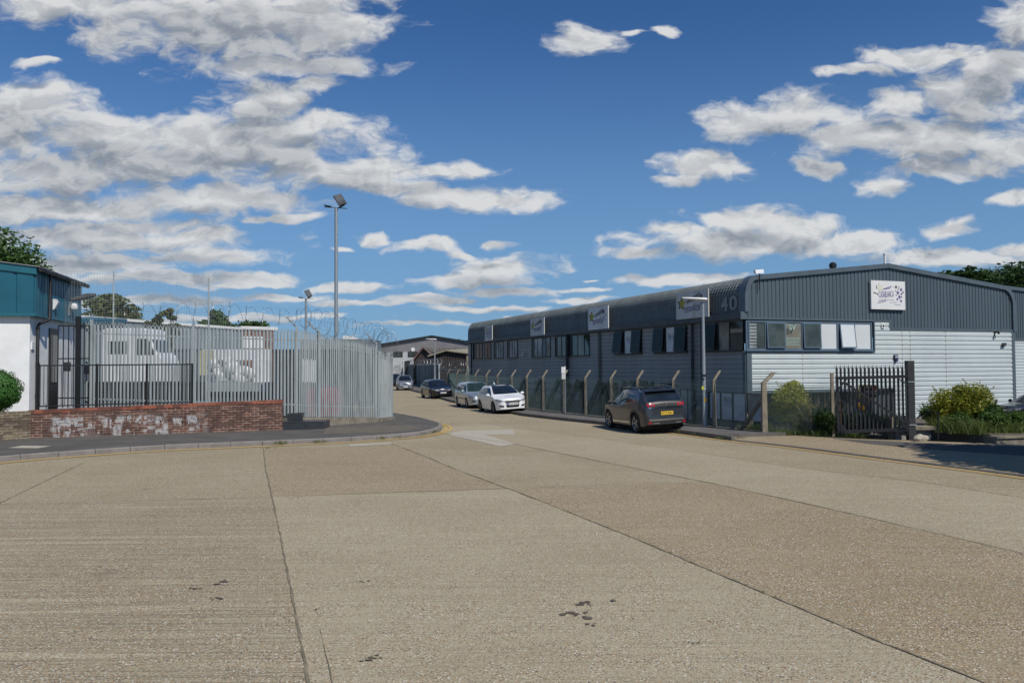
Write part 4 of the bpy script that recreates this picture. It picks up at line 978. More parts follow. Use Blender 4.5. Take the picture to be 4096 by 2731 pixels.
ps = root('parking_sign', 'slim grey post carrying a small parking notice at the fence', 'sign', G(2261, 1652, KH)); b = G(2261, 1652, KH)
mb = MB(); mb.tube([b, b+Vector((0, 0, zat(2261, 1463, b.y)-KH))], .038, 8); mb.build('post', M['galv_lt'], ps)
zt = zat(2256, 1467, b.y); mb = MB(); mb.box(b.x-.17, b.x+.03, b.y-.07, b.y-.05, zt-.30, zt); mb.build('sign_plate', M['white_pl'], ps)
mb = MB(); mb.box(b.x-.16, b.x+.02, b.y-.075, b.y-.05, zt-.58, zt-.32); mb.build('sign_plate', M['sign_old'], ps)
# ------------------------------------------------------------------ large industrial building on the right
CN = AT(2985, 1440, 32.5); YB = -.5
fg = Fr(CN, R(21), 1); fl = Fr(CN, R(111), -1)
LEN = 36.7
zF = fg.U(3000, 1275)[1]; zLow = fg.U(3700, 1319.5)[1]; zS = fg.U(3000, 1406)[1]; zB = fg.U(3000, 1566)[1]
UG = fg.u(4058); uST = fg.u(3560); uWE = fg.u(3497); uPK, zPK = fg.U(3549, 1061)
zV = fg.U(2985, 1190)[1]; uA, zA = fg.U(3018, 1108)
bd = root('industrial_building', 'large slate blue clad industrial building with barrel eaves and silver plank gable', 'building', (CN.x, CN.y, YB))
def arc(u0, z0, u1, z1, n, sgn=1):
    out = []
    for k in range(n+1):
        a = R(84)*k/n; fx = (1-math.cos(a))/(1-math.cos(R(84))); fz_ = math.sin(a)/math.sin(R(84)); out.append((u0+(u1-u0)*fx, z0+(z1-z0)*fz_))
    return out
uR, zR = fg.U(4012, 1149); 
pathL = [(0, zF+.28)] + arc(0, zV, uA, zA, 16) + [(uPK, zPK)]
pathR = [(UG, zLow)] + arc(UG, zV, uR, zR, 12) + [(uPK, zPK)]
def pz(path, u, rev=False):
    pts = path
    for i in range(len(pts)-1):
        (a, za), (b, zb2) = pts[i], pts[i+1]
        if min(a, b) <= u <= max(a, b) and abs(b-a) > 1e-6: return za+(zb2-za)*(u-a)/(b-a)
    return pts[-1][1]
def gtop(u): return (pz(pathL, u) if u < uPK else pz(pathR, u))
# barrel roof sheeting along the road side
def sweep(path, v0, v1, pitch, depth, crimp, sgn):
    vs = []; us = []; v = v0
    while v < v1:
        for x, y in ((0, 0), (.38, 0), (.5, depth), (.88, depth)):
            if v+x*pitch < v1: us.append((v+x*pitch, y))
        v += pitch
    us.append((v1, 0)); m = len(path)
    nr = []
    for i in range(m):
        a, b = path[max(i-1, 0)], path[min(i+1, m-1)]; dx, dz = b[0]-a[0], b[1]-a[1]; l = math.hypot(dx, dz); nx, nz = -dz/l*sgn, dx/l*sgn
        nr.append((nx, nz))
    for v, y in us:
        for i, (u, z) in enumerate(path):
            o = y+(crimp*(1 if i % 2 else -1) if 1 < i < m-1 else 0); uu, zz = u+nr[i][0]*o, z+nr[i][1]*o
            q = CN+fg.d*uu-fg.n*v; vs.append(Vector((q.x, q.y, zz)))
    fs_ = [(a*m+i, a*m+i+1, (a+1)*m+i+1, (a+1)*m+i) for a in range(len(us)-1) for i in range(m-1)]
    return vs, fs_
mb = MB(); vs, f_ = sweep(pathL[:2], .0, LEN, .2, .035, 0, 1); mb.add(vs, f_); mb.build('fascia_cladding', M['clad_dark'], bd)
mb = MB(); vs, f_ = sweep(pathL[1:], .0, LEN, .2, .035, .008, 1); mb.add(vs, f_); mb.build('barrel_roof', M['clad_roof'], bd)
mb = MB(); vs, f_ = sweep(pathR, .0, LEN, 2.0, .0, 0, -1); mb.add(vs, f_); mb.build('roof', M['clad_roof'], bd)
# gable cladding
mb = MB(); vrib(mb, fg, .02, uST, lambda u: zF+.05, lambda u: gtop(u)-.05, .2, .055, .03, phase=.09); vrib(mb, fg, uST, UG, lambda u: zLow+.05, lambda u: gtop(u)-.05, .2, .055, .03, phase=.09)
mb.build('gable_cladding', M['clad_dark'], bd)
# verge trim
def verge(path, sgn, mat):
    m = len(path); mb = MB(); rings = []
    for i in range(m):
        a, b = path[max(i-1, 0)], path[min(i+1, m-1)]; dx, dz = b[0]-a[0], b[1]-a[1]; l = math.hypot(dx, dz); nx, nz = -dz/l*sgn, dx/l*sgn
        (u, z) = path[i]; ring = []
        for o, w in ((.075, .09), (.075, -.36), (-.12, -.36), (-.12, .09)): ring.append(fg.p(u+nx*o, w, z+nz*o))
        rings.append(ring)
    vs = [p for r_ in rings for p in r_]; fs_ = [(4*i+k, 4*i+(k+1) % 4, 4*i+4+(k+1) % 4, 4*i+4+k) for i in range(m-1) for k in range(4)]+[(0, 1, 2, 3), tuple(4*(m-1)+k for k in range(4))]
    mb.add(vs, fs_); return mb
mb = verge(pathL, 1, None); mb.build('verge_trim', M['trim'], bd); mb = verge(pathR, -1, None); mb.build('verge_trim', M['trim'], bd)
mb = MB(); fg.box(mb, -.02, uST, -.05, .05, zF-.02, zF+.06); fg.box(mb, uST, UG, -.05, .05, zLow-.02, zLow+.07); fg.box(mb, uST-.05, uST+.05, -.04, .047, zLow+.07, zF+.1); mb.build('flashing', M['trim'], bd)
# gutter
mb = MB(); fl.box(mb, -.02, LEN+.3, -.02, .26, zF-.0, zF+.27); o = mb.build('gutter', M['gutter'], bd)
mb = MB(); fl.box(mb, -.045, -.02, -.01, .275, zF-.02, zF+.285); mb.build('gutter_end', M['trim'], bd)
# silver plank cladding on gable
def planks(mb, fr, u0, u1, z0, z1, pitch=.2035, zph=0, deep=.038):
    prof = [(0, 0), (.14, 0), (.16, deep), (.80, deep), (.96, .008), (1, 0)]
    pts = []; k = math.floor((z0-zph)/pitch)
    while zph+k*pitch < z1:
        for f, w in prof: pts.append((zph+(k+f)*pitch, w))
        k += 1
    pts = [q for q in pts if z0 < q[0] < z1]; pts = [(z0, .0)]+pts+[(z1, .0)]
    vs = []
    for z, w in pts: vs += [fr.p(u0, w, z), fr.p(u1, w, z)]
    mb.add(vs, [(2*i, 2*i+1, 2*i+3, 2*i+2) for i in range(len(pts)-1)])
zph = fg.U(3000, 1417.5)[1]
uREC = fg.u(3572)
mb = MB(); planks(mb, fg, .24, uWE, zB, zS-.02, zph=zph); planks(mb, fg, uWE, uST-.02, zB, zF-.02, zph=zph); planks(mb, fg, uST-.02, uREC, zB, zLow-.02, zph=zph); planks(mb, fg, uREC, UG-.2, YB+.1, zLow-.02, zph=zph)
mb.build('plank_cladding', M['clad_silver'], bd)
mb = MB(); fg.box(mb, 0, .24, -.04, .045, zB-.06, zS); mb.build('corner_trim', M['trim'], bd)
mb = MB(); fl.box(mb, .002, .2, -.03, .042, zB-.06, zS); mb.build('corner_trim', M['trim'], bd)
mb = MB(); fg.box(mb, UG-.2, UG, -.3, .048, YB, zLow); mb.build('corner_trim', M['trim'], bd)
mb = MB(); fg.box(mb, .24, uREC, -.04, .043, zB-.08, zB); mb.build('base_trim', M['trim'], bd)
for px in (3012, 3210, 3362): pass
mb = MB()
for px in (3208, 3700-92, 3782, 3640): fg.box(mb, fg.u(px)-.006, fg.u(px)+.006, 0, .041, zB if px < 3560 else YB+.2, (zS if px < 3497 else zLow)-.05)
mb.build('sheet_joints', M['clad_side'], bd)
# wall cladding road side
mb = MB(); planks(mb, fl, .2, LEN, YB+.9, zF+.02, zph=zph+.02, deep=.03); mb.build('plank_cladding', M['clad_side'], bd)
mb = MB(); fl.box(mb, 0, LEN, -.3, .02, YB, YB+.9); mb.build('base_wall', M['conc_post'], bd)
mb = MB(); fl.box(mb, LEN-.03, LEN, -15, .0, YB, zF+.3); mb.build('far_end_wall', M['clad_side'], bd)
# recessed ground floor under the gable and corner
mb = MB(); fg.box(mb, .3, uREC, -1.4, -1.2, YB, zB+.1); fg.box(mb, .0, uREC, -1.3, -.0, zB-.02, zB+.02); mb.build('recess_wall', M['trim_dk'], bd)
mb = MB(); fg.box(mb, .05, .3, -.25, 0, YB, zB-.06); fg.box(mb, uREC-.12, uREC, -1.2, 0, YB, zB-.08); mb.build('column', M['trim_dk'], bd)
# windows
def window(fr, u0, u1, z0, z1, panes, fm='frame_dk', sill=True, w=.035, parent=bd, fw=.035):
    mb = MB(); fr.box(mb, u0, u1, w-.03, w, z0, z1)
    for a, b, c, d in ((u0, u1, z0, z0+fw), (u0, u1, z1-fw, z1)): fr.box(mb, a, b, w, w+.04, c, d)
    for a in [u0+fw/2, u1-fw/2]+[u0+(u1-u0)*f for f in sorted(set([p[0] for p in panes]+[p[1] for p in panes])) if .02 < f < .98]:
        fr.box(mb, a-fw/2, a+fw/2, w, w+.038, z0+fw, z1-fw)
    if sill: fr.box(mb, u0-.03, u1+.03, w-.02, w+.08, z0-.045, z0-.002)
    o = mb.build('window', M[fm], parent)
    for p in panes:
        f0, f1, mt = p[:3]; a, b = u0+(u1-u0)*f0+fw*.5, u0+(u1-u0)*f1-fw*.5
        mb = MB()
        if len(p) > 3:   # top hung casement standing open
            op = p[3]; zz0, zz1 = z0+fw, z1-fw
            q = [fr.p(a, w+.05, zz1), fr.p(b, w+.05, zz1), fr.p(b, w+.05+op, zz0+.03), fr.p(a, w+.05+op, zz0+.03)]
            t = fr.n*.03; mb.hexa(q, [v+t for v in q]); mb.build('casement', M[fm], o)
            mb = MB(); e = .05; ab = (q[1]-q[0]).normalized()*e; dn = (q[3]-q[0]).normalized()*e
            q2 = [q[0]+ab+dn, q[1]-ab+dn, q[2]-ab-dn, q[3]+ab-dn]; mb.add([v+t*1.15 for v in q2], [(0, 1, 2, 3)]); mb.build('pane', M[mt], o)
        else:
            fr.quad(mb, min(a, b), max(a, b), z0+fw, z1-fw, w+.012); mb.build('pane', M[mt], o)
    return o
zw0, zw1 = fg.U(3000, 1399)[1], zF-.06
def W_(xa, xb, panes, **k):
    ua, ub = fl.u(xb, .04), fl.u(xa, .04)   # ua nearer corner
    return window(fl, ua, ub, zw0-.02, zw1, panes, **k)
gm = {'r': 'glass_refl', 'd': 'glass', 'c': 'glass_curt', 'b': 'glass_brick', 't': 'frame', 'f': 'film', 'n': 'carglass2'}
def PN(s): n = len(s); return [(i/n, (i+1)/n, gm[ch]) for i, ch in enumerate(reversed(s))]
W_(1893, 1930, PN('dbb')); W_(1939, 1964, PN('bb')); W_(1977, 2013, PN('drrr')); W_(2030, 2070, PN('drrr'))
W_(2128, 2202, [(0, .22, 'glass_curt'), (.22, .42, 'frame'), (.42, .66, 'glass_refl'), (.66, .86, 'glass_refl'), (.86, 1, 'frame_dk')])
W_(2222, 2359, [(0, .14, 'carglass2'), (.14, .32, 'glass_curt'), (.32, .48, 'glass_tint'), (.48, .66, 'frame_dk'), (.66, .8, 'glass_curt'), (.8, .94, 'glass_curt')])
w7 = W_(2460, 2569, [(0, .34, 'glass_open', .10), (.36, .62, 'film'), (.66, 1, 'glass_open', .14)])
w8 = W_(2618, 2750, [(0, .33, 'glass_open', .10), (.36, .62, 'film'), (.66, 1, 'glass_open', .11)])
W_(2820, 2976, [(0, .34, 'glass'), (.34, .62, 'glass_curt'), (.66, 1, 'glass_open', .12)])
# gable window band
gz0, gz1 = fg.U(3000, 1400)[1], zF-.07
def gu(zx): return fg.u(2950+zx/3.92, .04)
U0_, U1_ = gu(135), gu(2112)
def gf(zx): return (gu(zx)-U0_)/(U1_-U0_)
gw = window(fg, U0_, U1_, gz0, gz1, [(gf(180), gf(440), 'glass_tint'), (gf(440), gf(748), 'glass_tint', .05), (gf(748), gf(1015), 'glass_curt'), (gf(1015), gf(1305), 'glass_tint', .05), (gf(1305), gf(1565), 'film'), (gf(1582), gf(1835), 'film', .12), (gf(1838), gf(2095), 'film')], fm='frame', fw=.06)
mb = MB(); fg.box(mb, -.02, uWE, -.03, .06, zS-.045, zS+.02); fg.box(mb, uWE-.06, uWE, 0, .075, zS+.02, zF-.03); mb.build('sill', M['trim'], bd)
# cladding reflection painted as pale strips on first pane; blind, notice in third pane
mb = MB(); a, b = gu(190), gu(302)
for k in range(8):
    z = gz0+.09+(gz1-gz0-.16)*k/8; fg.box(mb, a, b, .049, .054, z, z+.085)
mb.build('pane_overlay', M['glass_refl'], gw)
mb = MB(); a, b = gu(752), gu(955); fg.quad(mb, a, b, gz0+.07, fg.U(3150, 1308)[1], .051); mb.build('pane_overlay', simple('beige blind', (.17, .16, .125), .7, var=.1), gw)
# downpipes and pilasters
for xa, xb, rnd_ in ((1886, 1890, 1), (2266, 2276.5, 1), (2390, 2401, 0), (2766, 2780, 1), (2797.5, 2808.7, 0)):
    ua, ub = fl.u(xb, .1), fl.u(xa, .1); mb = MB()
    if rnd_:
        c = (ua+ub)/2; r_ = max(.05, (ub-ua)/2*.5); mb.tube([fl.p(c, .15, zF), fl.p(c, .15, YB)], min(r_, .11), 12); 
        for z in (.9, 3.0): mb.tube([fl.p(c, .15, z), fl.p(c, .15, z+.1)], min(r_, .11)+.015, 12)
        mb.build('downpipe', M['trim_dk'], bd, smooth=True)
    else:
        fl.box(mb, ua, ub, 0, .055, YB, zF); mb.build('pilaster', M['trim_dk'], bd)
# ground floor openings behind the chain link
for xa, xb, z1, mt in ((1900, 1924, 1.25, 'glass'), (1938, 1952, 1.1, 'clad_dark'), (1975, 1992, 1.15, 'glass'), (2012, 2030, 1.1, 'glass_refl'), (2092, 2112, 1.2, 'glass_tint'), (2140, 2180, 1.35, 'glass'), (2250, 2285, 1.35, 'carglass2'), (2318, 2345, 1.5, 'glass'), (2405, 2470, 1.5, 'glass'), (2520, 2590, 1.6, 'trim_dk'), (2640, 2700, 1.55, 'glass'), (2720, 2780, 1.3, 'glass_refl')):
    ua, ub = fl.u(xb, .04), fl.u(xa, .04); window(fl, ua, ub, -.1, z1, [(0, .5, mt), (.5, 1, mt)], sill=False)
ua, ub = fl.u(2982, .04), fl.u(2832, .04)
lw = window(fl, ua, ub, fl.U(2930, 1683)[1], fl.U(2930, 1569)[1], [(0, .32, 'film'), (.34, .64, 'film'), (.66, .96, 'film')], sill=False)
mb = MB(); fg.box(mb, fg.u(3001, -.9), fg.u(3066, -.9), -1.2, -1.0, .0, zB-.1); o = mb.build('panel', M['film'], bd)
mb = MB(); fg.box(mb, fg.u(3405, -.9), fg.u(3487, -.9), -1.2, -1.15, .1, zB-.1); o = mb.build('panel', M['film'], bd)
mb = MB(); vrib(mb, fg, fg.u(3489, 0), fg.u(3566, 0), YB, fg.U(3500, 1556)[1], .22, .06, .03, w=-.05); mb.build('shutter', M['galv_dk'], bd)
mb = MB(); fg.box(mb, fg.u(3489, 0)-.03, fg.u(3566, 0)+.06, -.1, .12, fg.U(3500, 1560)[1], fg.U(3500, 1552)[1]); mb.build('shutter_hood', M['trim_dk'], bd)
for xa in (2096, 2160, 2232, 2310, 2398, 2500, 2610):
    u = fl.u(xa, .1); mb = MB(); mb.beam(fl.p(u, .05, 1.55), fl.p(u+.2, .95, YB), .3, .12, fl.d); mb.build('slanted_bar', M['trim_dk'], bd)  # dark slanted bars from the wall down to the yard
# adjoining building
ab = root('adjoining_building', 'neighbouring grey and silver clad unit at the right edge of the photograph', 'building', fg.p(UG, -.8, YB))
uW = fg.U(4066, 1440, -.8)[0]
za0 = fg.U(4080, 1355, -.8)[1]; zt0 = fg.U(4060, 1146, -.8)[1]
mb = MB(); planks(mb, Fr(fg.p(0, -.8, 0), R(21)), UG-.2, UG+9, YB+.1, za0-.1, pitch=.152, zph=0, deep=.028); mb.build('plank_cladding', M['clad_silver'], ab)
mb = MB(); vrib(mb, Fr(fg.p(0, -.8, 0), R(21)), UG-.5, UG+9, za0, lambda u: zt0-.1+.03*math.sin(u)-.06*(u-UG), .155, .05, .03); mb.build('rib_cladding', M['clad_dark'], ab)
f2 = Fr(fg.p(0, -.8, 0), R(21))
mb = MB(); f2.box(mb, UG-.5, UG+9, 0, .05, za0-.09, za0+.02); mb.build('flashing', M['trim'], ab)
mb = MB(); a, b = f2.p(UG-.5, .08, zt0-.1), f2.p(UG+9, .08, zt0-.65); bk = -f2.n*18; up = Vector((0, 0, .17)); mb.hexa([a, b, b+bk, a+bk], [a+up, b+up, b+bk+up, a+bk+up]); mb.build('roof', M['trim'], ab)
# roof things
def ston(px, py, wback):   # point behind the gable plane
    return fg.U(px, py, -wback)
u, z = fg.U(3026, 1104, .0); r_ = root('flood_light_panel', 'small white floodlight panel on a stalk at the roof corner', 'floodlight', fg.p(u+.15, .1, z))
u1_, z1_ = fg.U(3037, 1088, .1); mb = MB(); mb.tube([fg.p(u1_, .11, z1_-.75), fg.p(u1_, .11, z1_)], .022, 8); mb.build('stalk', M['black_metal'], r_)
mb = MB(); mb.hexa([fg.p(u1_-.2, .03, z1_-.08), fg.p(u1_+.2, .03, z1_-.04), fg.p(u1_+.2, .15, z1_-.04), fg.p(u1_-.2, .15, z1_-.08)], [fg.p(u1_-.21, .0, z1_+.08), fg.p(u1_+.2, .0, z1_+.12), fg.p(u1_+.2, .12, z1_+.12), fg.p(u1_-.21, .12, z1_+.08)]); mb.build('lamp_head', M['white_pl'], r_)
u, z = fg.U(3331, 1050, -3); fb = fg.p(u, -3, z); r_ = root('roof_vent', 'short black roof vent with domed cap', 'vent', fb-Vector((0, 0, .8)))
mb = MB(); mb.lathe([(.0, .02), (.1, .0), (.17, -.08), (.17, -.24), (.11, -.26), (.11, -1.3)], 14, Matrix.Translation(fb)); mb.build('vent_cowl', M['black_metal'], r_, smooth=True)
u, z = fg.U(3539, 1014, -3); fb = fg.p(u, -3, z); r_ = root('roof_flue', 'thin white flue pipe standing on the roof ridge', 'flue', fb-Vector((0, 0, 1.2)))
mb = MB(); mb.tube([fb-Vector((0, 0, 1.7)), fb-Vector((0, 0, .0))], .062, 10); mb.tube([fb-Vector((0, 0, .08)), fb], .08, 10); mb.build('flue_pipe', M['white_pl'], r_, smooth=True)
# wall mounted bits
def wallbox(name, label, cat, fr, px, py, w, h, d, mat, shape='box', wo=.04):
    u, z = fr.U(px, py, wo); mb = MB()
    if shape == 'box': fr.box(mb, u-w/2, u+w/2, wo, wo+d, z-h/2, z+h/2)
    elif shape == 'bell':
        pr = [(-.5, .5), (.5, .5), (.46, .1), (.22, -.5), (-.22, -.5), (-.46, .1)]
        mb.hexa([fr.p(u+x*w, wo, z+y*h) for x, y in pr], [fr.p(u+x*w*.85, wo+d, z+y*h*.85) for x, y in pr])
    o = mb.build(name, M[mat], None, bevel=.01 if shape == 'bell' else 0); return props(o, label, cat), u, z
o, u, z = wallbox('alarm_box', 'navy shield shaped alarm box on the silver plank wall above the gate', 'alarm box', fg, 3581, 1434, .24, .34, .1, 'navy', 'bell')
mb = MB(); 
for k in range(3): fg.box(mb, u-.09+k*.065, u-.09+k*.065+.04, .14, .146, z+.04, z+.11)
mb.build('lettering', M['white_pl'], o)
wallbox('alarm_box', 'small pale alarm box on the shaded road side wall', 'alarm box', fl, 2095, 1418, .22, .34, .1, 'sign_old', 'bell')
o, u, z = wallbox('extractor_vent', 'small square vent beside the end of the window band', 'vent', fg, 3530, 1304, .17, .2, .05, 'sign_white')
mb = MB(); mb.lathe([(0, .0), (.055, 0)], 12, Matrix.Translation(fg.p(u, .093, z)) @ Matrix.Rotation(R(21), 4, 'Z') @ Matrix.Rotation(R(90), 4, 'X')); mb.build('grille', M['blackpl'], o)
r_ = root('wall_camera', 'dark wall camera under the cladding edge at gable right', 'camera', fg.p(*[fg.u(3985), 0, 3.5])); u, z = fg.U(3984, 1332, .1)
mb = MB(); mb.tube([fg.p(u, .0, z+.03), fg.p(u, .2, z+.05), fg.p(u-.05, .28, z-.02)], .05, 8); mb.build('housing', M['blackpl'], r_); mb = MB(); mb.beam(fg.p(u-.02, .05, z-.05), fg.p(u-.05, .1, z-.25), .03, .03); mb.build('bracket', M['blackpl'], r_)
r_ = root('wall_floodlight', 'small dark floodlight on silver planks near gable right end', 'floodlight', fg.p(*[fg.u(4015), 0, 3])); u, z = fg.U(4016, 1378, .1)
mb = MB(); mb.hexa([fg.p(u-.14, .04, z-.1), fg.p(u+.1, .04, z-.1), fg.p(u+.14, .04, z+.08), fg.p(u-.06, .04, z+.08)], [fg.p(u-.16, .16, z-.06), fg.p(u+.08, .16, z-.06), fg.p(u+.16, .12, z+.08), fg.p(u-.04, .12, z+.08)]); mb.build('housing', M['blackpl'], r_)
mb = MB(); mb.add([fg.p(u-.11, .165, z-.05), fg.p(u+.05, .165, z-.05), fg.p(u+.12, .145, z+.05), fg.p(u-.02, .145, z+.05)], [(0, 1, 2, 3)]); mb.build('lens', M['lamp_gl'], r_)
# ------------------------------------------------------------------ writing and sign boards
TXT = {}
def text2d(body, bold=False):
    if body in TXT: return TXT[body]
    cu = bpy.data.curves.new('tx', 'FONT'); cu.body = body; cu.size = 1; cu.offset = .02 if bold else 0; cu.resolution_u = 3
    o = bpy.data.objects.new('tx', cu); C.objects.link(o); dg = bpy.context.evaluated_depsgraph_get(); dg.update()
    me = bpy.data.meshes.new_from_object(o.evaluated_get(dg)); vs = [(v.co.x, v.co.y) for v in me.vertices]; fs_ = [tuple(p.vertices) for p in me.polygons]
    bpy.data.objects.remove(o); bpy.data.meshes.remove(me); bpy.data.curves.remove(cu)
    x0, x1 = min(v[0] for v in vs), max(v[0] for v in vs); y0, y1 = min(v[1] for v in vs), max(v[1] for v in vs)
    vs = [((x-x0)/(x1-x0), (y-y0)/(y1-y0)) for x, y in vs]; TXT[body] = (vs, fs_); return TXT[body]
class Board:   # maps normalised board coordinates (x right as seen, y up) to a facade frame
    def __init__(s, fr, ul, ur, z0, z1, w, til=0.0): s.fr, s.ul, s.ur, s.z0, s.z1, s.w, s.til = fr, ul, ur, z0, z1, w, til
    def P(s, x, y, o=0.0): return s.fr.p(s.ul+(s.ur-s.ul)*x, s.w+o+s.til*(1-y), s.z0+(s.z1-s.z0)*y)
    def text(s, mb, body, x0, x1, y0, y1, slope=0.0, o=.006, bold=False):
        vs, f_ = text2d(body, bold); mb.add([s.P(x0+(x1-x0)*x, y0+(y1-y0)*y+slope*(x1-x0)*x, o) for x, y in vs], f_)
    def poly(s, mb, pts, o=.006): mb.add([s.P(x, y, o) for x, y in pts], [tuple(range(len(pts)))])
    def star(s, mb, cx, cy, r, rot=0.0, o=.006, asp=None):
        asp = asp or abs(s.ur-s.ul)/(s.z1-s.z0); pts = []
        for k in range(10):
            a = math.pi/2+k*math.pi/5+rot; q = r*(1 if k % 2 == 0 else .42); pts.append((cx+q*math.cos(a)/asp, cy+q*math.sin(a)))
        n = len(mb.v); mb.v += [s.P(cx, cy, o)]+[s.P(x, y, o) for x, y in pts]; mb.f += [(n, n+1+k, n+1+(k+1) % 10) for k in range(10)]
def casa(b, par, faded=False, o=.006):
    A1, A2, A3, A4 = MB(), MB(), MB(), MB()
    b.star(A1, .26, .76, .2, .25, o); 
    b.poly(A2, [(.14, .84), (.16, .84), (.17, .70), (.155, .70)], o); b.poly(A2, [(.055, .57), (.085, .59), (.20, .54), (.20, .45), (.18, .52)], o)
    b.text(A3, 'CASABLANCA', .22, .66, .40, .62, .10, o)
    for k in range(3): b.poly(A3, [(.34, .70-.005*k), (.34, .712-.005*k), (.62-.03*k, .84-.045*k), (.62-.03*k, .825-.045*k)], o)
    for k, (xa, xb, ya, yb) in enumerate(((.2, .43, .30, .355), (.18, .43, .245, .315), (.155, .43, .19, .285))): b.poly(A3, [(xa, ya), (xb, yb), (xb, yb+.015), (xa+.01, ya+.015)], o)
    for x, y, r in ((.73, .80, .075), (.82, .80, .035), (.79, .72, .035), (.94, .62, .05), (.66, .78, .02), (.73, .51, .035), (.90, .45, .035), (.71, .66, .03)): b.star(A2, x, y, r, .2, o)
    for x, y, r in ((.88, .71, .08), (.78, .60, .09), (.89, .56, .06), (.83, .45, .09), (.76, .37, .06), (.87, .31, .07)): b.star(A3, x, y, r, -.15, o)
    b.text(A4, 'cheerleading', .45, .67, .30, .36, .05, o); b.text(A4, 'gymnastics', .55, .76, .215, .275, .05, o); b.text(A4, 'trampolining', .65, .86, .14, .20, .05, o)
    A1.build('star_emblem', M['cream' if faded else 'gold'], par); A2.build('dark_marks', M['ink'], par); A3.build('lettering', M['purple'], par); A4.build('small_lettering', M['lilac' if faded else 'purple'], par)
def activity(b, par, word, o=.006):
    A1, A2, A3 = MB(), MB(), MB()
    b.star(A2, .165, .57, .27, -.12, o-.002); b.star(A1, .20, .58, .26, -.12, o)
    for k in range(4): b.poly(A2, [(.34, .63-.03*k), (.345, .65-.03*k), (.76, .90-.05*k), (.77, .875-.05*k)], o)
    b.text(A3, word, .26, .75, .22, .47, .16, o)
    b.poly(A2, [(.28, .22), (.28, .245), (.62, .33), (.66, .28), (.71, .30), (.74, .42), (.76, .42), (.73, .28), (.66, .25), (.61, .305)], o)
    for x, y, r in ((.78, .74, .12), (.88, .60, .06), (.80, .50, .08), (.84, .38, .06)): b.star(A3, x, y, r, .2, o)
    b.star(A2, .80, .76, .10, .5, o+.001)
    A1.build('star_emblem', M['gold'], par); A2.build('dark_marks', M['ink'], par); A3.build('lettering', M['purple'], par)
def signboard(fr, xl, xr, yt, yb, w, label, mat, fill, th=.05, refx=None):
    ul, ur = fr.u(xl, w), fr.u(xr, w); x = refx or xl; z1, z0 = fr.U(x, yt, w)[1], fr.U(x, yb, w)[1]
    r_ = root('sign_board', label, 'sign', fr.p((ul+ur)/2, w, z0)); mb = MB(); fr.box(mb, min(ul, ur), max(ul, ur), w-th, w, z0, z1); mb.build('board', M[mat], r_)
    mb = MB(); fr.box(mb, min(ul, ur)+.2, min(ul, ur)+.3, .04, w-th, z0+.1, z0+.2); fr.box(mb, max(ul, ur)-.3, max(ul, ur)-.2, .04, w-th, z0+.1, z0+.2); mb.build('bracket', M['trim_dk'], r_)
    fill(Board(fr, ul, ur, z0, z1, w), r_)
signboard(fl, 2707, 2836, 1173, 1278.7, .32, 'stained white sign board reading trampolining, nearest the building corner', 'sign_old', lambda b, r: activity(b, r, 'trampolining'))
signboard(fl, 2354, 2434, 1232.8, 1321, .32, 'white sign board reading gymnastics on the barrel eaves', 'sign_white', lambda b, r: activity(b, r, 'gymnastics'))
signboard(fl, 2122.5, 2177, 1276, 1344.5, .32, 'white sign board reading cheerleading on the barrel eaves', 'sign_old', lambda b, r: activity(b, r, 'cheerleading'))
signboard(fl, 1940, 1969, 1304, 1364.5, .32, 'smallest looking white sign board near the far end of the eaves', 'sign_old', lambda b, r: casa(b, r))
signboard(fg, 3490, 3626, 1121, 1236, .13, 'white sign board with faded star logo high on the gable', 'sign_white', lambda b, r: casa(b, r, True), th=.09)
b40 = Board(fl, fl.u(2887, .06), fl.u(2953, .06), fl.U(2920, 1243, .06)[1], fl.U(2920, 1184, .06)[1], .05)
r_ = root('building_number', 'grey number 40 fixed to the dark fascia near the corner', 'house number', b40.P(.5, 0))
for t_, a, b in (('4', .0, .44), ('0', .52, 1)):
    mb = MB(); b40.text(mb, t_, a, b, 0, 1, 0, .02, True); n_ = len(mb.v); 
    mb.build('numeral', M['num'], r_)
# posters and film lettering
def poster(fr, u0, u1, z0, z1, w, par, til=0): casa(Board(fr, u0, u1, z0, z1, w, til), par, o=.004)
for (xa, xb, w_) in ((2504, 2530, w7), (2669, 2699, w8)):
    ul, ur = fl.u(xa, .06), fl.u(xb, .06); poster(fl, ul, ur, zw0+.42, zw0+.95, .05, w_)
poster(fg, gu(1600), gu(1830), gz0+.26, gz0+.78, .13, gw, 0)
poster(fl, fl.u(2886, .06), fl.u(2928, .06), .62, 1.1, .05, lw)
sv = Board(fg, gu(750), gu(1000), gz0+.06, gz1-.06, .053); A1, A2 = MB(), MB()
sv.text(A1, 'SV', .25, .68, .72, .93, 0, .004, True); sv.text(A2, 'SV', .08, .50, .55, .76, 0, .002)  # darker offset copy paints the shadow of the letters
for k in range(6): sv.poly(A1, [(.05, .14+.055*k), (.9, .14+.055*k), (.9, .155+.055*k), (.05, .155+.055*k)], .003)
A1.build('lettering', M['mint'], gw); A2.build('lettering', M['glass'], gw)
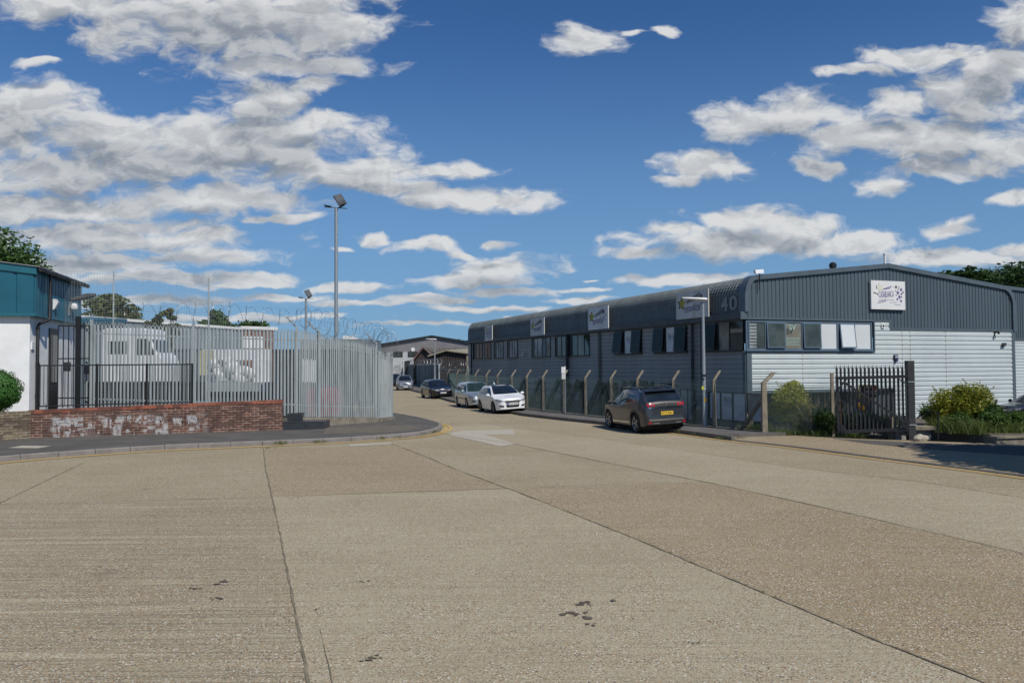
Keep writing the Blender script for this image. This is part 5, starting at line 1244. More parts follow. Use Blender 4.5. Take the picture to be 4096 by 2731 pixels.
# security notice on the mesh behind the gate
FGm = Fr(G(3357, 1752), math.atan2(G(3645, 1766).y-G(3357, 1752).y, G(3645, 1766).x-G(3357, 1752).x))
if FGm.n.y > 0: FGm.n = -FGm.n
ul, ur = FGm.u(3434), FGm.u(3513); z1, z0 = FGm.U(3470, 1539)[1], FGm.U(3470, 1589)[1]
r_ = root('security_sign', 'black security notice with yellow chequered border behind the gate', 'sign', FGm.p(ul, .02, z0)); bb = Board(FGm, ul, ur, z0, z1, .03)
mb = MB(); FGm.box(mb, ul, ur, .015, .03, z0, z1); mb.build('sign_plate', M['blackpl'], r_)
mb = MB(); n_ = 22
for k in range(n_):
    for j in range(2):
        if (k+j) % 2 == 0:
            for (a, b, c, d) in ((k/n_, (k+1)/n_, j*.04, .04+j*.04), (k/n_, (k+1)/n_, .92+j*.04, .96+j*.04), (j*.028, .028+j*.028, k/n_, (k+1)/n_), (.944+j*.028, .972+j*.028, k/n_, (k+1)/n_)): bb.poly(mb, [(a, c), (b, c), (b, d), (a, d)], .004)
mb.build('chequer_border', M['yellow_sign'], r_)
mb = MB(); bb.text(mb, 'SECURITY', .36, .9, .40, .56, 0, .004, True); bb.text(mb, 'WARNING', .3, .62, .76, .86, 0, .004); bb.text(mb, '24 HR CCTV', .3, .92, .16, .26, 0, .004); bb.poly(mb, [(.3, .32), (.85, .32), (.85, .35), (.3, .35)], .004); mb.build('lettering', M['white_pl'], r_)
mb = MB(); bb.poly(mb, [(.66, .64), (.86, .64), (.86, .76), (.66, .76)], .004); bb.poly(mb, [(.09, .4), (.2, .44), (.2, .52), (.09, .48)], .004); mb.build('red_marks', M['red_print'], r_)
# ------------------------------------------------------------------ chain link fence
cf = root('chain_link_fence', 'chain link fence on cranked concrete posts along the grey building', 'fence', FBw[0])
def clink(mb, P, Q, z0, z1, pitch=.075, r=.0045):
    P, Q = Vector(P), Vector(Q); d = Q-P; d.z = 0; Lg = d.length; d.normalize(); H = z1-z0
    def pt(u, z): q = P+d*u; return Vector((q.x, q.y, z))
    n = int((Lg+H)/pitch)
    for k in range(n):
        u = k*pitch
        a0, b0 = max(0, u-Lg), min(u, H)       # wire leaning one way: point at height h has u-h
        if b0 > a0+.02:
            mb.beam(pt(u-a0, z0+a0), pt(u-b0, z0+b0), r*2, r*2)
            mb.beam(pt(Lg-(u-a0), z0+a0), pt(Lg-(u-b0), z0+b0), r*2, r*2)
inw = Vector((.93, .36, 0))
def cpost(name, p, s=.115, hz=1.88, parent=None, arm=.26, sc=1.0):
    mb = MB(); p = Vector(p); a = Vector((p.x, p.y, -.05)); b = Vector((p.x, p.y, hz)); d = Vector((1, 0, 0))
    mb.hexa([a+Vector((x*s*.55, y*s*.55, 0)) for x, y in ((-1, -1), (1, -1), (1, 1), (-1, 1))], [b+Vector((x*s*.45, y*s*.45, 0)) for x, y in ((-1, -1), (1, -1), (1, 1), (-1, 1))])
    c = b+Vector((arm*.9, arm*.2, .33*sc)); mb.hexa([b+Vector((x*s*.45, y*s*.45, -.02)) for x, y in ((-1, -1), (1, -1), (1, 1), (-1, 1))], [c+Vector((x*s*.42, y*s*.42, 0)) for x, y in ((-1, -1), (1, -1), (1, 1), (-1, 1))])
    mb.build(name, M['conc_post'], parent, bevel=.008); return c
tops = []
for i, p in enumerate(FBw):
    last = i == len(FBw)-1
    tops.append(cpost('post', p, .17 if last else .115, 1.86 if not last else 1.80, cf, .26 if not last else .42, 1.0))
    if i: 
        mb = MB(); clink(mb, FBw[i-1], p, .14, 1.80, .065 if i > 11 else .09, .0020 if i > 9 else .0028); mb.build('mesh', M['chain'], cf)
mb = MB()
for f in (0, .5, 1.0):
    for i in range(len(FBw)-1):
        a = Vector((FBw[i].x, FBw[i].y, 1.86)).lerp(tops[i], f); b = Vector((FBw[i+1].x, FBw[i+1].y, 1.86)).lerp(tops[i+1], f)
        mb.tube([a, a.lerp(b, .5)-Vector((0, 0, .012)), b], .0045, 3)
        n = int((b-a).length/.12)
        for k in range(n): q = a.lerp(b, k/n); mb.beam(q-Vector((.012, 0, .012)), q+Vector((.012, 0, .012)), .005, .005)
for z in (.16, .95, 1.79):
    for i in range(len(FBw)-1): mb.tube([Vector((FBw[i].x, FBw[i].y-.01, z)), Vector((FBw[i+1].x, FBw[i+1].y-.01, z))], .005, 3)
mb.build('wire', M['chain'], cf)
mb = MB()
for i in range(len(FBw)-1):
    a, b = FBw[i], FBw[i+1]; mb.hexa([(a.x, a.y+.02, -.5), (b.x, b.y+.02, -.5), (b.x+.15, b.y+.12, -.5), (a.x+.15, a.y+.12, -.5)], [(a.x, a.y+.02, .16), (b.x, b.y+.02, .16), (b.x+.15, b.y+.12, .16), (a.x+.15, a.y+.12, .16)])
mb.build('kerb_board', M['conc_post'], cf)
# raking brace at the big corner post
p = FBw[-1]; mb = MB(); q = AT(2964, 1690, p.y+1.6); mb.beam(Vector((p.x-.02, p.y, 1.30)), Vector((q.x, q.y, .05)), .10, .12); mb.build('brace', M['conc_post'], cf)
mb = MB(); p = FBw[0]; mb.beam(Vector((p.x, p.y, 1.4)), Vector((p.x+.9, p.y-1.2, .1)), .10, .12); mb.build('brace', M['conc_post'], cf)
# second run behind the gate
cf2 = root('chain_link_fence', 'chain link fence running behind the dark steel gate in front of the hedge', 'fence', FBw[-1])
S0, S1, S2 = FBw[-1], G(3350, 1749), G(3640, 1763)
S0 = S0+Vector((.1, 0, 0)); S1 = S1+Vector((0, .35, 0)); S2 = S2+Vector((0, .5, 0))
mb = MB(); clink(mb, S0, S1, .1, 1.72, .07, .0026); mb.build('mesh', M['chain'], cf2)
mb = MB(); clink(mb, S1, S2, .05, 1.66, .07, .0024); mb.build('mesh', M['chain'], cf2)
mb = MB(); mb.box(S1.x-.05, S1.x+.04, S1.y-.04, S1.y+.05, 0, 2.1); mb.build('post', M['conc_post'], cf2)
mb = MB(); mb.box(S2.x-.35, S2.x-.22, S2.y+.1, S2.y+.2, 0, .7); mb.build('post', M['conc_post'], cf2)
mb = MB()
for z in (2.05, 1.9, 1.74): mb.tube([Vector((S0.x+.3*(z-1.7), S0.y, z+.05)), Vector((S1.x, S1.y, z))], .0045, 3)
for z in (1.95, 1.8): mb.tube([Vector((S1.x, S1.y, z)), Vector((S2.x, S2.y, z-.02))], .004, 3)
mb.build('wire', M['razor'], cf2)
# dark steel gate
gA, gB = AT(3346, 1440, 25.7), AT(3634, 1440, 24.6); gd = (gB-gA).to_2d().normalized(); gL = (gB-gA).to_2d().length
fgt = Fr((gA.x, gA.y), math.atan2(gd.y, gd.x)); 
if fgt.n.y > 0: fgt.n = -fgt.n
gt = root('gate', 'open dark steel palisade gate hung on a square post', 'gate', (gB.x, gB.y, 0))
def gz(px, py): return fgt.U(px, py)[1]
zt1, zb1 = gz(3348, 1512), gz(3357, 1726); zt2, zb2_ = gz(3630, 1505), gz(3634, 1716)
mb = MB(); mb.beam(fgt.p(0, .03, zt1), fgt.p(gL, .03, zt2), .06, .09); mb.build('rail', M['dark_metal'], gt)
mb = MB(); mb.beam(fgt.p(.1, .03, zb1), fgt.p(gL, .03, zb2_), .06, .10); mb.build('rail', M['dark_metal'], gt)
mb = MB(); mb.beam(fgt.p(.04, .0, zb1-.05), fgt.p(.0, .0, zt1+.05), .08, .08, fgt.d); mb.build('stile', M['dark_metal'], gt)
mb = MB(); mb.beam(fgt.p(.12, .03, .08), fgt.p(.10, .03, 1.2), .03, .03, fgt.d); mb.build('drop_bolt', M['rust'], gt)
mb = MB(); mb.beam(fgt.p(.24, .07, gz(3367, 1530)), fgt.p(gL-.05, .07, gz(3635, 1693)), .05, .07); mb.build('diagonal_brace', M['dark_metal'], gt)
mb = MB(); mb.beam(fgt.p(.05, .08, zt1-.35), fgt.p(.32, .08, zt1), .04, .05); mb.beam(fgt.p(gL-.35, .08, zt2-.01), fgt.p(gL+.05, .08, zt2-.33), .03, .03)
mb.add([fgt.p(.1, .09, zb1+.02), fgt.p(.36, .09, zb1+.02), fgt.p(.1, .09, zb1+.3)], [(0, 1, 2)]); mb.add([fgt.p(gL-.3, .09, zb2_+.05), fgt.p(gL, .09, zb2_+.05), fgt.p(gL, .09, zb2_+.35)], [(0, 1, 2)]); mb.build('gusset', M['dark_metal'], gt)
mb = MB(); fgt.box(mb, .02, .26, .02, .05, 1.18, 1.22); fgt.box(mb, .02, .26, .02, .05, .88, .92); fgt.box(mb, .2, .26, .0, .05, .9, 1.2); mb.build('lock_box', M['dark_metal'], gt)
ztp, ztq = gz(3340, 1457), gz(3625, 1455)
for k in range(18):
    u = .0+(gL-.06)*k/17; mb = MB(); zt = ztp+(ztq-ztp)*k/17; w = .033
    q = [fgt.p(u-w, 0, zb1-.02), fgt.p(u-w*.4, -.015, zb1-.02), fgt.p(u+w*.4, -.015, zb1-.02), fgt.p(u+w, 0, zb1-.02)]; t = [Vector((v.x, v.y, zt-.14)) for v in q]
    mb.add(q+t, [(0, 1, 5, 4), (1, 2, 6, 5), (2, 3, 7, 6)])
    c = fgt.p(u, 0, zt-.14); mb.add([c-fgt.d*w*.5, c+fgt.d*w*.6, c+fgt.d*.0+Vector((0, 0, .15))], [(0, 1, 2)]); mb.add([c-fgt.d*w, c-fgt.d*w*.4, c-fgt.d*.06+fgt.n*.03+Vector((0, 0, .13))], [(0, 1, 2)])
    mb.build('pale', M['dark_metal'], gt)
pg = G(3645, 1763, .0); mb = MB(); mb.box(pg.x-.115, pg.x+.10, pg.y-.1, pg.y+.1, 0, zat(3645, 1442, pg.y)); mb.build('post', M['dark_metal'], gt, bevel=.006)
mb = MB(); mb.box(pg.x-.13, pg.x+.12, pg.y-.12, pg.y-.1, zt2-.19, zt2-.16); mb.box(pg.x-.13, pg.x+.12, pg.y-.12, pg.y-.1, zb2_+.1, zb2_+.13); mb.build('hinge', M['galv'], gt)
# rubble stone, painted block wall, low planter wall, handrail
mb = MB(); c = G(3690, 1766, .03); blob(mb, c+Vector((0, .1, .09)), .2, random.Random(2), 2, (1.2, .6, .7)); props(mb.build('stone', M['patch']), 'pale broken stone at the foot of the gate post', 'stone')
bw = root('block_wall', 'short painted block wall with slab top behind the gate post', 'wall', AT(3690, 1700, 25.2))
x0, x1 = AX(3585, 25.3), AX(3717, 25.3); z1 = AZ(1718, 3690, 25.3)
mb = MB(); mb.box(x0, x1, 25.3, 25.7, 0, z1); mb.build('wall_body', simple('peeling blue grey paint', (.13, .15, .17), .8, var=.5, scale=3.5, col2=(.40, .37, .33)), bw)
mb = MB(); mb.box(x0, x1+.12, 25.18, 25.8, z1, z1+.10); mb.build('coping', M['conc_post'], bw)
lw_ = root('planter_wall', 'long low rendered wall holding up the planted bed at the right', 'wall', AT(3900, 1700, 24.5))
q0, q1, q2 = AT(3718, 1440, 26.6), AT(3978, 1440, 23.6), AT(4230, 1440, 24.0)
for a, b, za, zb3 in ((q0, q1, AZ(1730, 3718, 26.6), AZ(1754, 3978, 23.6)), (q1, q2, AZ(1754, 3978, 23.6), AZ(1752, 3978, 23.6))):
    mb = MB(); n = Vector((0, .3, 0)); mb.hexa([Vector((a.x, a.y, -.1)), Vector((b.x, b.y, -.1)), Vector((b.x, b.y, -.1))+n, Vector((a.x, a.y, -.1))+n], [Vector((a.x, a.y, za)), Vector((b.x, b.y, zb3)), Vector((b.x, b.y, zb3))+n, Vector((a.x, a.y, za))+n]); mb.build('wall_body', M['concrete'], lw_)
    mb = MB(); e = Vector((0, .05, 0)); mb.hexa([Vector((a.x, a.y, za))-e, Vector((b.x, b.y, zb3))-e, Vector((b.x, b.y, zb3))+n+e, Vector((a.x, a.y, za))+n+e], [Vector((a.x, a.y, za+.06))-e, Vector((b.x, b.y, zb3+.06))-e, Vector((b.x, b.y, zb3+.06))+n+e, Vector((a.x, a.y, za+.06))+n+e]); mb.build('coping', M['conc_post'], lw_)
hr = root('handrail', 'black tubular handrail beside the path to the planted bed', 'handrail', G(3752, 1762, .03)); b = G(3752, 1762, .03); dd = b.y
mb = MB(); pts = [AT(3668, 1672, dd+.5), AT(3700, 1649, dd+.3), AT(3710, 1646, dd+.2), AT(3752, 1647, dd)]; mb.tube(pts, .022, 8); mb.build('rail', M['black_metal'], hr, smooth=True)
mb = MB(); mb.tube([b, AT(3752, 1647, dd)], .022, 8); mb.build('post', M['black_metal'], hr, smooth=True)
# planted beds: soil mounds
mb = MB(); mb.prism([(q0.x-.4, q0.y+.3), (q1.x, q1.y+.28), (q2.x+4, q2.y+.28), (q2.x+6, 31), (q0.x-.4, 31.5)], -.4, .28); props(mb.build('planting_bed', M['dirt']), kind='structure')
mb = MB(); mb.prism([tuple(p)[:2] for p in (FBw[-1]+Vector((-1.2, .9, 0)), FBw[-1]+Vector((.1, .12, 0)), S1+Vector((0, .2, 0)), S2+Vector((-.2, .3, 0)), S2+Vector((.3, 3.3, 0)), FBw[-1]+Vector((-.6, 2.0, 0)))], -.45, .03); props(mb.build('planting_bed', M['dirt']), kind='structure')
# ------------------------------------------------------------------ shrubs
def shrub(label, px, pyt, d, rx, h, mat, seed, n=2600, size=.045, base=0.0, name='shrub', ry=None, twigs=10, lumps=9, cat='shrub', flat=.3):
    rnd = random.Random(seed); c = AT(px, 1440, d); r = root(name, label, cat, (c.x, d, base)); ry = ry or rx*.8
    cl = []
    for k in range(lumps):
        a = rnd.uniform(0, 6.28); q = rnd.random()**.5; hz = rnd.uniform(.25, .82)
        s = rnd.uniform(.3, .5)*min(rx, h*.7); cl.append(((c.x+math.cos(a)*rx*.62*q, d+math.sin(a)*ry*.62*q, base+h*hz*(1-.25*q)), (s*1.1, s, s*.95)))
    cl.append(((c.x, d, base+h*.45), (rx*.8, ry*.8, h*.44)))
    mb = MB(); leafcloud(mb, cl, n//len(cl), size, rnd, flat)
    for k in range(26):  # loose sprigs breaking the outline
        ce, ra = cl[rnd.randrange(lumps)]; v = Vector((rnd.gauss(0, 1), rnd.gauss(0, 1), abs(rnd.gauss(0, 1))+.4)).normalized()
        for j in range(6):
            p = Vector(ce)+Vector((v.x*ra[0], v.y*ra[1], v.z*ra[2]))*(.9+.12*j); leafcloud(mb, [(p, (.03, .03, .03))], 4, size*.9, rnd)
    fastbuild(mb, 'crown', M[mat], r)
    mb = MB()
    for k in range(twigs):
        ce, ra = cl[k % lumps]; mb.tube([(c.x+rnd.uniform(-.1, .1), d+rnd.uniform(-.1, .1), base), Vector(ce)*.6+Vector((c.x, d, base+h*.2))*.4, ce], [.018, .012, .005], 4)
    mb.build('trunk', M['bark'], r)
    return r
shrub('golden green shrub behind the chain link beside the corner post', 3165, 1506, 27.9, .92, 2.0, 'leaf_gold', 31, 26000, .04, .0, lumps=15)
shrub('golden flushed round shrub in the planted bed at the right', 3845, 1540, 26.8, 1.0, 1.75, 'leaf_gold', 32, 26000, .04, .2, lumps=17)
shrub('dark low hedge shrub left of and behind the gate', 3320, 1625, 26.9, .85, 1.05, 'leaf_dk', 33, 13000, .038, .0, lumps=12)
shrub('dark low hedge shrub seen through the middle of the gate', 3440, 1650, 26.5, .8, .9, 'leaf_dk', 34, 12000, .035, .0, lumps=12)
shrub('dark low hedge shrub seen through the hinge end of the gate', 3560, 1660, 26.1, .7, .82, 'leaf_dk', 35, 11000, .035, .0, lumps=12)
shrub('small dark green plant left of the rounded shrub in the bed', 3735, 1655, 27.8, .55, .8, 'leaf_low', 36, 6000, .035, .2)
shrub('bright leafy low plant on the planter wall, right of the grasses', 3965, 1640, 24.8, .55, .75, 'leaf_low', 37, 9000, .045, .25, lumps=10)
shrub('bright leafy low plant farthest right in the bed', 4070, 1650, 25.0, .6, .75, 'leaf_low', 38, 9000, .045, .25, lumps=10)
shrub('low leafy plant in front of the rounded shrub on the planter wall', 3820, 1668, 25.3, .75, .62, 'leaf_low', 40, 11000, .04, .25, lumps=12)
shrub('spiky mid green plant between the rounded shrub and the right edge', 3935, 1620, 26.6, .7, .95, 'leaf', 39, 8000, .05, .25)
# dry brushwood with bare twigs behind the mesh
rb = random.Random(77); c = AT(3275, 1440, 27.1); r_ = root('brushwood', 'dry tangle of bare stems behind the mesh left of the gate', 'shrub', (c.x, c.y, 0)); mb = MB()
for k in range(130):
    a = rb.uniform(-.75, .75); b_ = Vector((c.x+a*.6, c.y+rb.uniform(-.3, .3), 0)); t = b_+Vector((a*rb.uniform(.1, 1)+rb.uniform(-.3, .3), rb.uniform(-.4, .4), rb.uniform(.6, 1.55))); m_ = b_.lerp(t, .5)+Vector((rb.uniform(-.1, .1), rb.uniform(-.1, .1), .1)); mb.tube([b_, m_, t], [.010, .007, .003], 3)
mb.build('stems', M['twig'], r_)
mb = MB(); leafcloud(mb, [((c.x+.05, c.y, .55), (.7, .4, .5))], 900, .03, rb); fastbuild(mb, 'crown', M['leaf_dk'], r_)
mb = MB(); p = AT(3437, 1626, 26.1)
leafcloud(mb, [(p, (.10, .1, .12)), (p+Vector((.14, 0, -.05)), (.08, .1, .1))], 160, .03, rb); o = fastbuild(mb, 'flowers', M['flower']); props(o, 'cluster of yellow flowers behind the gate pales', 'flowers')
mb = MB()
for (px, d, n, h) in ((3055, 27.6, 500, .45), (3120, 27.0, 300, .3), (3260, 26.5, 300, .3), (3400, 26.2, 260, .25), (3800, 24.9, 350, .5), (3870, 24.6, 350, .55), (3920, 24.4, 400, .5), (3760, 26.3, 400, .5), (4020, 24.5, 400, .4), (4080, 24.6, 400, .45), (3180, 27.0, 200, .3), (2990, 28.5, 300, .3)):
    c = AT(px, 1440, d); blades(mb, (c.x, c.y, .25 if px > 3700 else .02), n, h, .5, rb, .006)
props(mb.build('long_grass', M['grass']), 'long grass and weeds in the planted beds', 'grass', kind='stuff')
# ------------------------------------------------------------------ cars
def interp(P, x):
    if x <= P[0][0]: return P[0][1]
    for i in range(len(P)-1):
        (a, ya), (b, yb) = P[i], P[i+1]
        if x <= b:
            t = (x-a)/(b-a)
            y0 = P[i-1] if i > 0 else P[i]; y3 = P[i+2] if i+2 < len(P) else P[i+1]
            m1 = (yb-y0[1])/(b-y0[0]) if b != y0[0] else 0; m2 = (y3[1]-ya)/(y3[0]-a) if y3[0] != a else 0
            s = (yb-ya)/(b-a)
            if s == 0: m1 = m2 = 0
            else:
                m1 = max(min(m1/s, 2.5), 0)*s; m2 = max(min(m2/s, 2.5), 0)*s
            h = b-a; t2, t3 = t*t, t*t*t
            return (2*t3-3*t2+1)*ya+(t3-2*t2+t)*h*m1+(-2*t3+3*t2)*yb+(t3-t2)*h*m2
    return P[-1][1]
def carbody(S):
    Lh = S['L']/2; xs = []; n = 120
    for i in range(n+1):
        t = -1+2*i/n; xs.append(Lh*(1.35*t-.35*t**3 if False else t))
    # denser stations near the ends
    xs = sorted(set([round(x, 4) for x in xs]+[round(s*(Lh-e), 4) for s in (-1, 1) for e in (.004, .012, .025, .045, .07)]))
    rows = 22; ring = []
    for x in xs:
        w = interp(S['W'], x); zb = interp(S['B'], x); zt = interp(S['T'], x); be = min(interp(S['H'], x), zt-.004); wr = interp(S['WR'], x)*w/S['Wmax']*1.0
        for wx in S['wheels']:
            d = abs(x-wx); Ra = S['ra']
            if d < Ra: zb = max(zb, S['rw']+math.sqrt(max(0, Ra*Ra-d*d))-.01)
        zb = min(zb, be-.06); pr = []
        for k in range(9):
            z = zb+(be-zb)*k/8; y = w*(1-.045*((z-S['zs'])/.45)**2-.02*math.exp(-((z-(S['zs']-.22))/.10)**2)*(1 if abs(x) < Lh*.5 else 0))
            pr.append((y, z))
        yb = pr[-1][0]; cr = S.get('crown', .05); ze = zt-cr*min(1, (zt-be)/.1+.25)
        if ze < be: ze = be+(zt-be)*.5
        wr = min(wr, yb-.01)
        for k in range(1, 8):
            t = k/7; y = yb+(wr-yb)*t; z = be+(ze-be)*t; bulge = .035*math.sin(math.pi*t)*min(1, (zt-be)/.3); pr.append((y+bulge, z))
        for k in range(1, 7):
            t = k/6; y = wr*(1-t); pr.append((y, ze+(zt-ze)*(1-(1-t)**2)))
        ring.append([(x, y, z) for y, z in pr])
    m = len(ring[0]); mb = MB(); idx = {}
    for i, rg in enumerate(ring):
        for k, (x, y, z) in enumerate(rg): idx[(i, k, 1)] = len(mb.v); mb.v.append(Vector((x, y, z)))
        for k, (x, y, z) in enumerate(rg[:-1]): idx[(i, k, -1)] = len(mb.v); mb.v.append(Vector((x, -y, z)))
        idx[(i, m-1, -1)] = idx[(i, m-1, 1)]
    for i in range(len(ring)-1):
        for k in range(m-1):
            for s in (1, -1): mb.f.append((idx[(i, k, s)], idx[(i+1, k, s)], idx[(i+1, k+1, s)], idx[(i, k+1, s)]))
        mb.f.append((idx[(i, 0, 1)], idx[(i, 0, -1)], idx[(i+1, 0, -1)], idx[(i+1, 0, 1)]))
    for i in (0, len(ring)-1):
        lp = [idx[(i, k, 1)] for k in range(m)]+[idx[(i, k, -1)] for k in range(m-2, -1, -1)]; mb.f.append(tuple(lp))
    return mb
def patch(name, bvh, poly, axis, mat, parent, off=.006, res=.06, smooth=True, mirror=False):
    """outline in a projection plane laid on the body shell. axis: 'y+','y-' (x,z outline), 'x+','x-' (y,z outline)"""
    bm = bmesh.new(); vs = [bm.verts.new((p[0], p[1], 0)) for p in poly]; f = bm.faces.new(vs)
    bmesh.ops.triangulate(bm, faces=[f])
    for _ in range(5):
        es = [e for e in bm.edges if e.calc_length() > res]
        if not es: break
        bmesh.ops.subdivide_edges(bm, edges=es, cuts=1, use_grid_fill=False); bmesh.ops.triangulate(bm, faces=bm.faces[:])
    bm.verts.ensure_lookup_table(); s = 1 if axis[1] == '+' else -1; out = []
    for v in bm.verts:
        a, z = v.co.x, v.co.y
        if axis[0] == 'z': o = Vector((a, z, 4)); d = Vector((0, 0, -1))
        elif axis[0] == 'y': o = Vector((a, 4*s, z)); d = Vector((0, -s, 0))
        else: o = Vector((5*s, a, z)); d = Vector((-s, 0, 0))
        h = bvh.ray_cast(o, d)
        if h[0] is None: h = bvh.find_nearest(Vector((a, .8*s, z)) if axis[0] == 'y' else Vector((2*s, a, z)))
        out.append(h[0]-d*off*.6+(h[1] if h[1].dot(d) < 0 else -h[1])*off*.6)
    mb = MB(); bm.verts.index_update(); mb.add(out, [[v.index for v in f.verts] for f in bm.faces]); bm.free()
    return mb.build(name, M[mat] if isinstance(mat, str) else mat, parent, smooth=smooth, local=True)
def mir(poly): return [(-a, b) for a, b in poly]
def wheel(par, x, y, rw, rr_, side, rim, spokes=5, tw=.2, steer=0):
    Mx = Matrix.Translation((x, y, rw)) @ Matrix.Rotation(steer, 4, 'Z') @ Matrix.Rotation(R(-90)*side, 4, 'X')
    mb = MB(); mb.lathe([(rr_, -tw/2), (rw*.93, -tw/2), (rw, -tw/2+.03), (rw, tw/2-.03), (rw*.93, tw/2), (rr_*1.02, tw/2-.012), (rr_*.99, -tw/2)], 28, Mx); w = mb.build('wheel', M['tyre'], par, smooth=True, local=True)
    mb = MB(); mb.lathe([(0, tw/2-.08), (rr_*.98, tw/2-.08)], 24, Mx); mb.build('brake_disc', M['under'], w, local=True)
    mb = MB(); mb.lathe([(rr_*.9, tw/2-.03), (rr_*1.0, tw/2-.008), (rr_*1.02, tw/2-.03)], 28, Mx); mb.lathe([(0, tw/2-.02), (.06, tw/2-.025), (.07, tw/2-.05)], 12, Mx)
    for k in range(spokes):
        a = 2*math.pi*k/spokes
        for da in (-.13, .13):
            c1 = Vector((math.cos(a+da*.5)*.05, math.sin(a+da*.5)*.05, tw/2-.03)); c2 = Vector((math.cos(a+da)*rr_*.95, math.sin(a+da)*rr_*.95, tw/2-.018))
            mb.beam(Mx @ c1, Mx @ c2, .030, .02, (Mx.to_3x3() @ Vector((0, 0, 1))))
    mb.build('rim', M[rim], w, local=True)
def plate(par, x, s, z, w, h, mat, text, rakeback=0.0, y0=0.0, band=True):
    """s=+1 front, -1 rear"""
    mb = MB(); fr = Fr((x, y0), R(90)*s, 1); fr.n = Vector((s, 0, 0)); fr.d = Vector((0, -s if False else s, 0))
    b = Board(fr, -w/2, w/2, z-h/2, z+h/2, 0.0)
    q = [b.P(0, 0, 0), b.P(1, 0, 0), b.P(1, 1, 0), b.P(0, 1, 0)]; t = fr.n*.012; mb.hexa([v-t for v in q], [v for v in q]); o = mb.build('number_plate', M[mat], par, local=True)
    mb = MB(); b.text(mb, text, .12 if band else .06, .95, .2, .8, 0, .003, True); mb.build('lettering', M['ink'], o, local=True)
    if band:
        mb = MB(); b.poly(mb, [(.0, 0), (.08, 0), (.08, 1), (0, 1)], .002); mb.build('plate_band', M['plate_b'], o, local=True)
    return o
def car(name, label, cat, S, pmat, loc, heading, tilt=0.0, group=None):
    r = root(name, label, cat, (0, 0, 0), 0, group); me = carbody(S)
    bvh = BVHTree.FromPolygons(me.v, me.f); me.build('body', M[pmat], r, smooth=True, local=True)
    Lh = S['L']/2; gl = S.get('glass', 'carglass')
    mb = MB(); mb.box(-Lh+.25, Lh-.25, -S['Wmax']+.13, S['Wmax']-.13, .16, .62)
    for wx in S['wheels']: mb.box(wx-.36, wx+.36, -S['Wmax']+.06, S['Wmax']-.06, .35, .66)
    mb.build('underbody', M['under'], r, local=True)
    for wx in S['wheels']:
        for s in (1, -1): wheel(r, wx, s*(S['Wmax']-.115), S['rw'], S['rr'], s, S.get('rim', 'rim'), S.get('spokes', 5))
    for nm, poly, mt in S['side']:
        for s in ('y+', 'y-'): patch(nm, bvh, poly, s, gl if mt == 'G' else mt, r, .005 if mt == 'G' else .008)
    for nm, poly, mt, ax, sym in S['ends']:
        of = .007 if mt == 'G' else (.009 if 'surround' in nm or 'panel' in nm else (.016 if nm == 'taillight' else .012))
        patch(nm, bvh, poly, ax, gl if mt == 'G' else mt, r, of)
        if sym: patch(nm, bvh, mir(poly), ax, gl if mt == 'G' else mt, r, of)
    mx, mz = S['mirror']
    for s in (1, -1):
        mb = MB(); y = interp(S['W'], mx)*.97; c = Vector((mx, s*(y+.11), mz)); vs = []; fs_ = []
        bm = bmesh.new(); bmesh.ops.create_icosphere(bm, subdivisions=2, radius=1); mb.add([c+Vector((v.co.x*.075*(1 if v.co.x > 0 else .5), v.co.y*.11, v.co.z*.075)) for v in bm.verts], [[v.index for v in f.verts] for f in bm.faces]); bm.free()
        mb.beam(Vector((mx, s*(y-.04), mz-.05)), Vector((mx, s*(y+.06), mz-.03)), .07, .03); mb.build('wing_mirror', M[S.get('mirmat', pmat)], r, smooth=True, local=True)
        for hx, hz in S['handles']:
            h = bvh.ray_cast(Vector((hx, 4*s, hz)), Vector((0, -s, 0)))
            if h[0]: mb = MB(); mb.box(hx-.09, hx+.09, h[0].y-.02, h[0].y+.02, hz-.014, hz+.014); mb.build('door_handle', M[pmat], r, local=True)
        for pts in S['seams']:
            P = []
            for (x, z) in pts:
                h = bvh.ray_cast(Vector((x, 4*s, z)), Vector((0, -s, 0)))
                if h[0]: P.append(h[0]+Vector((0, s*.001, 0)))
            if len(P) > 1: mb = MB(); mb.tube(P, .005, 4); mb.build('door_seam', M['blackpl'], r, local=True)
    for p in S['plates']: plate(r, *p)
    ex = S.get('extra')
    if ex: ex(r, bvh)
    r.matrix_world = Matrix.Translation(Vector(loc)) @ Matrix.Rotation(heading, 4, 'Z') @ Matrix.Rotation(tilt, 4, 'X')
    return r
